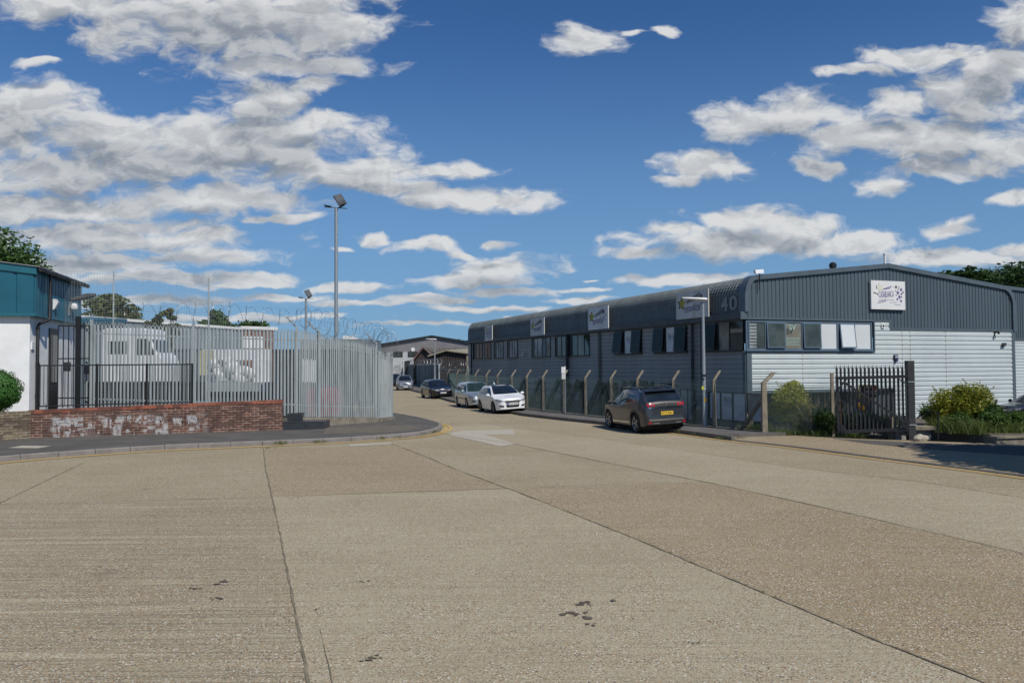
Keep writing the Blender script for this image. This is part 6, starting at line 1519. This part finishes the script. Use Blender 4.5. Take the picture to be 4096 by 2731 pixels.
def hatch(L=4.1, H=1.42, hood=.88, belt=.92, ws=(1.05, .25), roofx=(-.1, -1.25), tail=1.0, rw=.31, wb=2.55, W=.84, nose=.62):
    Lh = L/2; k = Lh
    T = [(-k, .62), (-k+.03, .80), (-k+.10, tail), (-k+.25, tail+.14), (roofx[1]-.10, H-.05), (roofx[1]+.15, H-.012), (-.35, H), (ws[1]-.15, H-.02), (ws[1]+.05, H-.07), (ws[0], hood+.03), (ws[0]+.12, hood), (k-.40, hood-.07), (k-.15, nose+.06), (k-.05, nose), (k, nose-.12)]
    Hh = [(-k, .56), (-k+.2, belt+.02), (-1, belt+.03), (0, belt), (ws[0], hood-.04), (k-.4, hood-.17), (k-.1, nose-.03), (k, nose-.2)]
    Wl = [(-k, W*.70), (-k+.05, W*.84), (-k+.18, W*.93), (-k+.5, W*.985), (-.5, W), (.6, W), (k-.6, W*.97), (k-.3, W*.90), (k-.12, W*.78), (k-.04, W*.66), (k, W*.52)]
    WR = [(-k, W*.62), (-k+.25, W*.66), (roofx[1], W*.66), (-.3, W*.70), (ws[1], W*.68), (ws[0], W*.80), (k-.4, W*.78), (k, W*.6)]
    B = [(-k, .36), (-k+.25, .22), (-1, .19), (1, .19), (k-.3, .19), (k, .24)]
    return dict(L=L, T=T, H=Hh, W=Wl, WR=WR, B=B, Wmax=W, wheels=(wb/2+.02, -wb/2+.02), rw=rw, ra=rw+.055, rr=.20, zs=.62, crown=.06)
Lc = 4.05; kk = Lc/2
def seam(S, fx, rx, mid, belt=.9): return [[(fx, belt-.08), (fx+.02, .3)], [(mid, belt), (mid-.02, .28)], [(rx+.06, belt-.02), (rx, .62), (rx+.14, .4)]]
def side_glass(ws0, ws1, H, belt, r1, mid, k, kick=.10):
    return [('side_window', [(ws0-.22, belt+.0), (mid+.03, belt+.015), (mid+.03, H-.125), (ws1-.08, H-.135), (ws1+.12, H-.21)], 'G'),
            ('side_window', [(mid-.04, belt+.015), (r1-.22, belt+.06+kick*.3), (r1-.30, belt+kick+.1), (r1-.05, H-.19), (mid-.04, H-.125)], 'G')]
# white hatchback with pointed nose lamps
A_ = hatch(4.05, 1.40, .90, .90, (1.18, .22), (0, -1.25), 1.02, .315, 2.45, .84, .72); A_['glass'] = 'carglass'; A_['rim'] = 'rim_dk'; A_['mirror'] = (.80, .93)
A_['side'] = side_glass(1.18, .22, 1.40, .90, -1.25, -.30, kk, .12)
A_['ends'] = [('windscreen', [(-.66, .955), (.66, .955), (.60, 1.14), (.50, 1.35), (-.50, 1.35), (-.60, 1.14)], 'G', 'x+', False),
 ('roof_panel', [(.10, -.50), (.10, .50), (-.95, .50), (-.95, -.50)], 'G', 'z+', False),
 ('headlight', [(.37, .655), (.60, .70), (.76, .755), (.77, .68), (.62, .61), (.42, .585)], 'headlamp', 'x+', True),
 ('grille', [(-.37, .66), (.37, .66), (.42, .585), (.30, .50), (.26, .50), (-.26, .50), (-.30, .50), (-.42, .585)], 'blackpl', 'x+', False),
 ('lower_intake', [(-.30, .32), (.30, .32), (.36, .46), (-.36, .46)], 'blackpl', 'x+', False),
 ('fog_light_recess', [(.44, .34), (.66, .37), (.66, .44), (.46, .42)], 'blackpl', 'x+', True),
 ('rear_window', [(-.55, 1.0), (.55, 1.0), (.48, 1.24), (-.48, 1.24)], 'G', 'x-', False), ('taillight', [(.45, .84), (.72, .84), (.70, .98), (.46, .94)], 'taillamp', 'x-', True)]
A_['handles'] = [(-.12, .84), (-.8, .88)]; A_['seams'] = seam(A_, .92, -1.02, -.34); A_['plates'] = [(kk+.034, 1, .49, .50, .115, 'plate_w', 'KE14 VPO')]
def exA(r, bvh):
    mb = MB(); mb.beam((-1.0, 0, 1.38), (-1.18, 0, 1.47), .04, .06); mb.build('aerial_fin', M['p_white'], r, local=True)
    mb = MB(); mb.lathe([(.03, 0), (.05, .006), (.05, 0)], 12, Matrix.Translation((kk-.015, 0, .60)) @ Matrix.Rotation(R(90), 4, 'Y')); mb.build('badge', M['chrome'], r, local=True)
A_['extra'] = exA
def place(px_rear, px_front, hdg): pass
def wheelpos(px, py, z=0): return G(px, py, z)
def loc_from(p_front_right, S, hdg, side):
    """position so that the front wheel contact on the given side (+1 left,-1 right) stands on the point"""
    x, y = S['wheels'][0], side*(S['Wmax']-.03); c, s = math.cos(hdg), math.sin(hdg)
    return Vector((p_front_right.x-(c*x-s*y), p_front_right.y-(s*x+c*y), 0))
h1 = R(-90+17.5)
car('hatchback', 'white hatchback with dark glass roof parked half on the kerb', 'car', A_, 'p_white', loc_from(G(1973, 1654), A_, h1, -1)+Vector((0, 0, .035)), h1, R(3.0), 'cars parked along the kerb')
# silver estate
B_ = hatch(4.3, 1.46, .88, .93, (1.25, .45), (0, -1.6), 1.0, .30, 2.55, .83, .72); kb = 4.3/2; B_['mirror'] = (.92, .98); B_['glass'] = 'carglass2'; B_['rim'] = 'rim'
B_['side'] = side_glass(1.25, .45, 1.46, .93, -1.55, -.15, kb, .05)+[('rubbing_strip', [(-1.0, .52), (.92, .52), (.92, .57), (-1.0, .57)], 'blackpl')]
B_['ends'] = [('windscreen', [(-.65, .93), (.65, .93), (.58, 1.2), (.50, 1.40), (-.50, 1.40), (-.58, 1.2)], 'G', 'x+', False),
 ('headlight', [(.40, .62), (.56, .72), (.72, .83), (.76, .78), (.74, .68), (.60, .60)], 'headlamp', 'x+', True),
 ('grille', [(-.34, .48), (.34, .48), (.24, .30), (-.24, .30)], 'blackpl', 'x+', False), ('fog_light_recess', [(.44, .36), (.64, .40), (.62, .48), (.46, .44)], 'blackpl', 'x+', True),
 ('grille_trim', [(-.36, .485), (.36, .485), (.36, .50), (-.36, .50)], 'chrome', 'x+', False), ('taillight', [(.55, .75), (.75, .75), (.74, 1.0), (.58, 1.0)], 'taillamp', 'x-', True)]
B_['handles'] = [(.02, .84), (-.85, .86)]; B_['seams'] = seam(B_, 1.02, -1.0, -.18); B_['plates'] = [(kb+.034, 1, .40, .48, .11, 'plate_w', 'EK57 LNO')]
h2 = R(-90+16)
car('estate_car', 'silver blue estate car parked directly behind the white hatchback', 'car', B_, 'p_silver', loc_from(G(1866.5, 1632.5), B_, h2, -1)+Vector((0, 0, .03)), h2, R(2.5), 'cars parked along the kerb')
# black hatchback
C_ = hatch(3.95, 1.40, .87, .90, (1.12, .30), (0, -1.25), 1.0, .31, 2.48, .84, .74); kc = 3.95/2; C_['mirror'] = (.82, .93); C_['rim'] = 'rim'
C_['side'] = side_glass(1.12, .30, 1.40, .90, -1.25, -.25, kc, .08)
C_['ends'] = [('windscreen', [(-.64, .92), (.64, .92), (.58, 1.14), (.50, 1.35), (-.50, 1.35), (-.58, 1.14)], 'G', 'x+', False),
 ('headlight', [(.45, .63), (.60, .68), (.75, .74), (.76, .66), (.62, .60), (.48, .59)], 'headlamp', 'x+', True),
 ('grille_trim', [(-.42, .61), (.42, .61), (.40, .64), (-.40, .64)], 'chrome', 'x+', False), ('grille', [(-.42, .56), (.42, .56), (.42, .60), (-.42, .60)], 'blackpl', 'x+', False),
 ('lower_trim', [(-.30, .30), (.30, .30), (.34, .33), (-.34, .33)], 'chrome', 'x+', False), ('taillight', [(.5, .8), (.72, .8), (.7, .94), (.5, .94)], 'taillamp', 'x-', True)]
C_['handles'] = [(-.05, .82), (-.78, .85)]; C_['seams'] = seam(C_, .95, -1.0, -.28); C_['plates'] = [(kc+.034, 1, .44, .48, .11, 'plate_w', 'EK23 HWS')]
h3 = R(-90+20)
car('hatchback', 'glossy black hatchback parked in front of the distant lamp post', 'car', C_, 'p_black', loc_from(G(1721, 1594.6), C_, h3, -1)+Vector((0, 0, .02)), h3, R(1.5), 'cars parked along the kerb')
# mid silver small electric car
D_ = hatch(4.0, 1.52, .90, .93, (1.25, .42), (0, -1.2), 1.05, .31, 2.5, .84, .78); kd = 2.0; D_['mirror'] = (.95, 1.0); D_['mirmat'] = 'blackpl'
D_['side'] = side_glass(1.25, .42, 1.52, .93, -1.2, -.15, kd, .12)
D_['ends'] = [('windscreen', [(-.64, .95), (.64, .95), (.58, 1.22), (.48, 1.46), (-.48, 1.46), (-.58, 1.22)], 'G', 'x+', False),
 ('headlight', [(.30, .68), (.55, .76), (.74, .84), (.72, .76), (.55, .70)], 'headlamp', 'x+', True), ('grille', [(-.28, .64), (0, .60), (.28, .64), (.40, .70), (0, .70), (-.40, .70)], 'blackpl', 'x+', False),
 ('lower_intake', [(-.40, .34), (.40, .34), (.46, .42), (-.46, .42)], 'blackpl', 'x+', False)]
D_['handles'] = [(0, .86)]; D_['seams'] = seam(D_, 1.0, -1.0, -.2); D_['plates'] = [(kd+.034, 1, .36, .48, .11, 'plate_w', 'FY66 YCW')]
def exD(r, bvh):
    mb = MB(); mb.add([(kd+.02, 0, .76), (kd+.02, .07, .69), (kd+.02, 0, .62), (kd+.02, -.07, .69)], [(0, 1, 2, 3)]); mb.build('badge', M['chrome'], r, local=True)
D_['extra'] = exD
h4 = R(-90+10)
car('small_car', 'mid silver small car nearest the sheet steel fence', 'car', D_, 'p_zoe', loc_from(G(1588, 1561), D_, h4, -1), h4, 0, 'cars parked along the kerb')
D2 = dict(D_); D2['plates'] = []; 
car('small_car', 'dark car almost hidden behind the palisade corner, farthest of the parked row', 'car', D2, 'p_black', loc_from(G(1553, 1545), D_, h4, -1), h4, 0, 'cars parked along the kerb')
# dark car half hidden by the planted bed at the right edge
D3 = dict(C_); D3['plates'] = []
c = AT(4185, 1440, 31); car('hatchback', 'dark car mostly hidden behind the plants at the right edge', 'car', D3, 'p_black', (c.x, 31, -.02), R(185), 0)
# charcoal crossover, seen from behind
E_ = dict(L=4.1, Wmax=.86, wheels=(1.27, -1.20), rw=.345, ra=.41, rr=.245, zs=.70, crown=.06)
ke = 2.05
E_['T'] = [(-ke, .66), (-ke+.02, .80), (-ke+.06, 1.04), (-ke+.14, 1.16), (-ke+.42, 1.46), (-ke+.50, 1.51), (-1.0, 1.555), (-.3, 1.57), (.15, 1.545), (.35, 1.45), (1.05, 1.06), (1.18, 1.03), (1.7, .95), (ke-.12, .80), (ke-.04, .70), (ke, .55)]
E_['H'] = [(-ke, .58), (-ke+.15, .98), (-ke+.5, 1.04), (-.9, 1.02), (-.2, .97), (.9, .94), (1.3, .92), (1.75, .82), (ke-.05, .62), (ke, .5)]
w = .86; E_['W'] = [(-ke, w*.76), (-ke+.05, w*.87), (-ke+.2, w*.95), (-ke+.6, w), (.8, w), (1.4, w*.98), (1.75, w*.90), (ke-.12, w*.78), (ke, w*.52)]
E_['WR'] = [(-ke, w*.80), (-ke+.2, w*.82), (-ke+.5, w*.80), (-.5, w*.80), (.2, w*.72), (1.05, w*.82), (1.7, w*.8), (ke, w*.6)]
E_['B'] = [(-ke, .33), (-ke+.3, .26), (-1, .24), (1, .24), (ke, .30)]
E_['rim'] = 'rim'; E_['spokes'] = 5; E_['mirror'] = (.80, 1.02); E_['mirmat'] = 'blackpl'; E_['glass'] = 'carglass'
E_['side'] = [('side_window', [(.82, .98), (.0, 1.01), (.0, 1.40), (.18, 1.38), (.35, 1.32)], 'carglass2'), ('side_window', [(-.06, 1.01), (-.75, 1.06), (-.75, 1.40), (-.06, 1.41)], 'G'), ('side_window', [(-.80, 1.065), (-1.36, 1.17), (-1.40, 1.22), (-1.15, 1.34), (-.80, 1.40)], 'G'),
 ('sill_trim', [(-.72, .33), (.85, .30), (.85, .36), (-.72, .39)], 'chrome'), ('window_trim', [(.80, .965), (-.72, 1.035), (-1.36, 1.145), (-1.36, 1.165), (-.72, 1.055), (.80, .98)], 'chrome'), ('wheel_arch_trim', [(-1.52, .42), (-1.62, .42), (-1.58, .66), (-1.40, .80), (-1.20, .84), (-1.0, .80), (-.82, .66), (-.78, .42), (-.86, .42), (-.92, .60), (-1.05, .72), (-1.2, .77), (-1.35, .72), (-1.48, .60)], 'blackpl')]
E_['ends'] = [('rear_window', [(-.64, 1.12), (.64, 1.12), (.60, 1.43), (-.60, 1.43)], 'G', 'x-', False), ('roof_panel', [(.10, -.56), (.10, .56), (-1.40, .58), (-1.40, -.58)], 'G', 'z+', False), ('tail_panel', [(-.62, .93), (.62, .93), (.62, 1.10), (-.62, 1.10)], 'blackpl', 'x-', False),
 ('tail_trim', [(-.66, .885), (.66, .885), (.66, .925), (-.66, .925)], 'chrome', 'x-', False), ('rear_bumper_trim', [(-.62, .46), (.62, .46), (.70, .52), (-.70, .52)], 'chrome', 'x-', False), ('rear_bumper_trim', [(-.60, .415), (.60, .415), (.60, .43), (-.60, .43)], 'rim_dk', 'x-', False),
 ('reflector', [(.60, .36), (.70, .37), (.70, .43), (.60, .43)], 'taillamp', 'x-', True), ('exhaust_trim', [(.30, .36), (.52, .36), (.56, .395), (.34, .395)], 'chrome', 'x-', True),
 ('windscreen', [(-.68, 1.08), (.68, 1.08), (.55, 1.46), (-.55, 1.46)], 'G', 'x+', False)]
for a in (.42, .52, .62): E_['ends'].append(('taillight', [(a, .95), (a+.065, .95), (a+.085, 1.06), (a+.025, 1.06)], 'taillamp', 'x-', True))
E_['ends'].append(('taillight_surround', [(.38, .93), (.74, .93), (.75, 1.08), (.38, 1.08)], 'blackpl', 'x-', True))
E_['handles'] = [(-.0+.08, .86), (-.72, .90)]; E_['seams'] = [[(.95, .90), (.92, .35)], [(-.03, 1.0), (-.02, .34)], [(-.76, 1.0), (-.72, .75), (-.62, .40)]]
E_['plates'] = [(-ke-.02, -1, .715, .46, .12, 'plate_y', 'ET19 RRV', 0, 0, False)]
def exE(r, bvh):
    for s in (1, -1):
        mb = MB(); P = [Vector((x, s*.63, z)) for x, z in ((-1.25, 1.53), (-1.15, 1.575), (-.4, 1.615), (.1, 1.59), (.2, 1.53))]; mb.tube(P, .014, 6); mb.build('roof_rail', M['chrome'], r, smooth=True, local=True)
    mb = MB(); mb.hexa([(-ke+.40, -.60, 1.46), (-ke+.40, .60, 1.46), (-ke+.70, .60, 1.50), (-ke+.70, -.60, 1.50)], [(-ke+.26, -.58, 1.475), (-ke+.26, .58, 1.475), (-ke+.72, .58, 1.54), (-ke+.72, -.58, 1.54)]); mb.build('spoiler', M['p_grey'], r, local=True, bevel=.01)
    mb = MB(); mb.beam((-ke+.12, -.02, 1.15), (-ke+.20, .38, 1.18), .02, .02); mb.build('rear_wiper', M['blackpl'], r, local=True)
    mb = MB(); mb.lathe([(.015, 0), (.04, .006), (.045, 0)], 10, Matrix.Translation((-ke+.045, 0, 1.02)) @ Matrix.Rotation(R(-90), 4, 'Y')); mb.build('badge', M['chrome'], r, local=True)
E_['extra'] = exE
h5 = R(90+15.4)
# rear left wheel contact at (2552,1731)
p = G(2543, 1731); x, y = E_['wheels'][1], E_['Wmax']-.03; cc, ss = math.cos(h5), math.sin(h5)
car('crossover_car', 'charcoal crossover car seen from behind with yellow number plate', 'car', E_, 'p_grey', Vector((p.x-(cc*x-ss*y), p.y-(ss*x+cc*y), .03)), h5, R(-2.5), 'cars parked along the kerb')
# ------------------------------------------------------------------ light, sky, clouds
el, az = R(49), math.atan2(.62, -.785)
SD = Vector((math.sin(az)*math.cos(el), math.cos(az)*math.cos(el), math.sin(el)))
sun = bpy.data.lights.new('sun', 'SUN'); so = bpy.data.objects.new('sun', sun); C.objects.link(so)
sun.energy = 4.0; sun.angle = R(.53); sun.color = (1, .955, .88); so.rotation_euler = SD.to_track_quat('Z', 'Y').to_euler()
wd_ = bpy.data.worlds.new('World'); bpy.context.scene.world = wd_; wd_.use_nodes = True; nt = wd_.node_tree
for n in list(nt.nodes): nt.nodes.remove(n)
out = N(nt, 'ShaderNodeOutputWorld'); bg = N(nt, 'ShaderNodeBackground'); L(nt, bg.outputs[0], out.inputs[0])
sky = N(nt, 'ShaderNodeTexSky'); sky.sky_type = 'NISHITA'; sky.sun_disc = False; sky.sun_elevation = el; sky.sun_rotation = az; sky.altitude = 60; sky.air_density = 1.0; sky.dust_density = .35; sky.ozone_density = 2.2
tc = N(nt, 'ShaderNodeTexCoord')
SKYS = .085
CL = [(520, 40, 330, 95), (150, 15, 170, 40), (760, 75, 100, 55), (640, 150, 190, 28), (735, 195, 50, 30), (60, 250, 170, 60), (250, 320, 300, 50), (600, 240, 110, 60), (560, 330, 280, 60), (760, 395, 210, 46), (160, 400, 280, 50), (520, 460, 190, 38), (350, 370, 260, 40), (720, 290, 90, 26),
      (1000, 388, 120, 24), (1090, 458, 165, 28), (930, 430, 110, 20), (130, 480, 270, 34), (240, 550, 360, 28), (470, 590, 150, 22), (120, 610, 270, 20), (380, 640, 300, 14), (300, 520, 160, 20), (100, 150, 40, 10), (640, 500, 90, 10),
      (1345, 90, 62, 34), (1505, 74, 34, 12), (1425, 76, 22, 8), (1710, 280, 100, 42), (1840, 255, 110, 42), (1640, 385, 120, 30), (1550, 412, 80, 14), (1990, 160, 100, 14), (2120, 130, 120, 26), (2080, 235, 80, 30), (2230, 220, 130, 60), (1950, 320, 110, 36), (2150, 320, 190, 50), (2330, 60, 60, 60), (2290, 160, 110, 50), (2160, 390, 150, 22), (2020, 425, 55, 24), (2330, 460, 60, 16), (2320, 350, 90, 40), (1880, 385, 70, 18),
      (1740, 555, 300, 32), (1700, 505, 110, 28), (1830, 520, 100, 22), (1560, 530, 90, 18), (1470, 580, 90, 14), (1940, 555, 130, 22), (2190, 522, 66, 22), (2200, 592, 190, 26), (1600, 640, 140, 14), (2330, 570, 60, 14),
      (975, 563, 76, 16), (1050, 583, 40, 10), (1140, 612, 110, 30), (1080, 645, 100, 18), (1150, 560, 34, 11), (832, 552, 40, 12), (770, 578, 24, 8), (800, 664, 95, 14), (990, 690, 120, 9), (1150, 674, 100, 10), (1330, 665, 66, 7), (1100, 712, 160, 8), (850, 700, 150, 8), (1320, 690, 80, 6), (1350, 637, 24, 4), (250, 690, 300, 12), (650, 690, 110, 8), (600, 730, 260, 8), (980, 745, 140, 6), (1230, 735, 60, 5), (560, 655, 90, 8)]
def skyuv(px, py): r = ray(px*1.7415, py*1.7415); return r.x/r.y, r.z/r.y
gc_ = bpy.data.node_groups.new('cloud cover', 'ShaderNodeTree')
gc_.interface.new_socket('UV', in_out='INPUT', socket_type='NodeSocketVector'); gc_.interface.new_socket('Cover', in_out='OUTPUT', socket_type='NodeSocketFloat')
gi = N(gc_, 'NodeGroupInput'); go = N(gc_, 'NodeGroupOutput'); cur = None
for (x, y, a, b) in CL:
    u, v = skyuv(x, y); u2, _ = skyuv(x+a, y); _, v2 = skyuv(x, y-b); a_, b_ = .90/abs(u2-u), .88/abs(v2-v)
    m1 = N(gc_, 'ShaderNodeVectorMath', operation='MULTIPLY_ADD'); L(gc_, gi.outputs[0], m1.inputs[0]); m1.inputs[1].default_value = (a_, b_, 0); m1.inputs[2].default_value = (-u*a_, -v*b_, 0)
    ln = N(gc_, 'ShaderNodeVectorMath', operation='LENGTH'); L(gc_, m1.outputs[0], ln.inputs[0])
    if cur is None: cur = ln.outputs['Value']
    else:
        mn = N(gc_, 'ShaderNodeMath', operation='SMOOTH_MIN'); L(gc_, cur, mn.inputs[0]); L(gc_, ln.outputs['Value'], mn.inputs[1]); mn.inputs[2].default_value = .25; cur = mn.outputs[0]
L(gc_, math_(gc_, 'SUBTRACT', 1.0, cur), go.inputs[0])
gt_ = bpy.data.node_groups.new('cloud texture', 'ShaderNodeTree')
gt_.interface.new_socket('UV', in_out='INPUT', socket_type='NodeSocketVector'); gt_.interface.new_socket('Tex', in_out='OUTPUT', socket_type='NodeSocketFloat')
gi = N(gt_, 'NodeGroupInput'); go = N(gt_, 'NodeGroupOutput')
nm_ = N(gt_, 'ShaderNodeMapping'); L(gt_, gi.outputs[0], nm_.inputs[0]); nm_.inputs['Scale'].default_value = (1, 2.0, 1); nm_.inputs['Location'].default_value = (3.1, 1.7, 0)
def n2d(g, vec, sc_, det, ro):
    n = N(g, 'ShaderNodeTexNoise', noise_dimensions='2D'); L(g, vec, n.inputs['Vector']); n.inputs['Scale'].default_value = sc_; n.inputs['Detail'].default_value = det; n.inputs['Roughness'].default_value = ro; return n
nz = n2d(gt_, nm_.outputs[0], 14.5, 8, .59)
vz = N(gt_, 'ShaderNodeTexVoronoi', voronoi_dimensions='2D'); vz.feature = 'F1'; L(gt_, nm_.outputs[0], vz.inputs['Vector']); vz.inputs['Scale'].default_value = 24; vz.inputs['Detail'].default_value = 3; vz.inputs['Roughness'].default_value = .55; vz.inputs['Lacunarity'].default_value = 2.2; vz.normalize = True
puff = math_(gt_, 'SUBTRACT', .60, vz.outputs['Distance'])
L(gt_, math_(gt_, 'MULTIPLY_ADD', puff, .42, math_(gt_, 'MULTIPLY_ADD', nz.outputs['Fac'], 1.85, -.925)), go.inputs[0])
# direction -> (x/y, z/y) for the half of the sky ahead; mirrored behind
sx = N(nt, 'ShaderNodeSeparateXYZ'); L(nt, tc.outputs['Generated'], sx.inputs[0])
ay = math_(nt, 'MAXIMUM', math_(nt, 'ABSOLUTE', sx.outputs[1]), .08)
cu_ = N(nt, 'ShaderNodeCombineXYZ'); L(nt, math_(nt, 'DIVIDE', sx.outputs[0], ay), cu_.inputs[0]); L(nt, math_(nt, 'DIVIDE', sx.outputs[2], ay), cu_.inputs[1])
wm = N(nt, 'ShaderNodeMapping'); L(nt, cu_.outputs[0], wm.inputs[0]); wm.inputs['Scale'].default_value = (1, 1.8, 1)
wn = n2d(nt, wm.outputs[0], 9, 3, .6)
ws_ = N(nt, 'ShaderNodeVectorMath', operation='SUBTRACT'); L(nt, wn.outputs['Color'], ws_.inputs[0]); ws_.inputs[1].default_value = (.5, .5, .5)
wa = N(nt, 'ShaderNodeVectorMath', operation='MULTIPLY_ADD'); L(nt, ws_.outputs[0], wa.inputs[0]); wa.inputs[1].default_value = (.07, .03, 0); L(nt, cu_.outputs[0], wa.inputs[2])
def samp(gr, o):
    g = N(nt, 'ShaderNodeGroup'); g.node_tree = gr
    if o is None: L(nt, wa.outputs[0], g.inputs[0])
    else:
        of = N(nt, 'ShaderNodeVectorMath', operation='ADD'); L(nt, wa.outputs[0], of.inputs[0]); of.inputs[1].default_value = o; L(nt, of.outputs[0], g.inputs[0])
    return g.outputs[0]
c1, c3, t1, t2 = samp(gc_, None), samp(gc_, (.010, .026, 0)), samp(gt_, None), samp(gt_, (.006, .012, 0))
D1 = math_(nt, 'ADD', c1, t1)
den = ramp(nt, D1, -.06, .60)
# self shading: fine relief from the near sample, base shade from the cloud lying towards the sun
rel = ramp(nt, math_(nt, 'SUBTRACT', t1, t2), -.34, .34)
above = ramp(nt, math_(nt, 'MULTIPLY_ADD', t1, .55, c3), -.10, .80)
li = math_(nt, 'MULTIPLY_ADD', above, -.62, math_(nt, 'MULTIPLY_ADD', rel, .56, .66))
ccol = mixrgb(nt, li, (.23, .265, .315), (.70, .71, .715))
lowf = ramp(nt, sx.outputs[2], .0, .16)
skc = mixrgb(nt, 1.0, sky.outputs[0], (.38, .68, 1.02), 'MULTIPLY')
sks = N(nt, 'ShaderNodeVectorMath', operation='SCALE'); L(nt, skc, sks.inputs[0]); sks.inputs['Scale'].default_value = SKYS
lowh = ramp(nt, sx.outputs[2], .0, .42)
cc_ = mixrgb(nt, math_(nt, 'MULTIPLY_ADD', lowf, -.35, .35), ccol, (.36, .45, .56))
upm = ramp(nt, sx.outputs[2], -.02, .02)
skl = mixrgb(nt, math_(nt, 'MULTIPLY_ADD', lowh, -.75, .75), sks.outputs[0], (.20, .36, .57))
fin = mixrgb(nt, math_(nt, 'MULTIPLY', math_(nt, 'MULTIPLY', den, .96), upm), skl, cc_)
L(nt, fin, bg.inputs['Color']); bg.inputs['Strength'].default_value = 1.0
wd_.cycles.sampling_method = 'MANUAL'; wd_.cycles.sample_map_resolution = 512
sc = bpy.context.scene; sc.view_settings.view_transform = 'Standard'; sc.view_settings.look = 'None'; sc.view_settings.exposure = 0; sc.view_settings.gamma = 1
sc.render.engine = 'CYCLES'
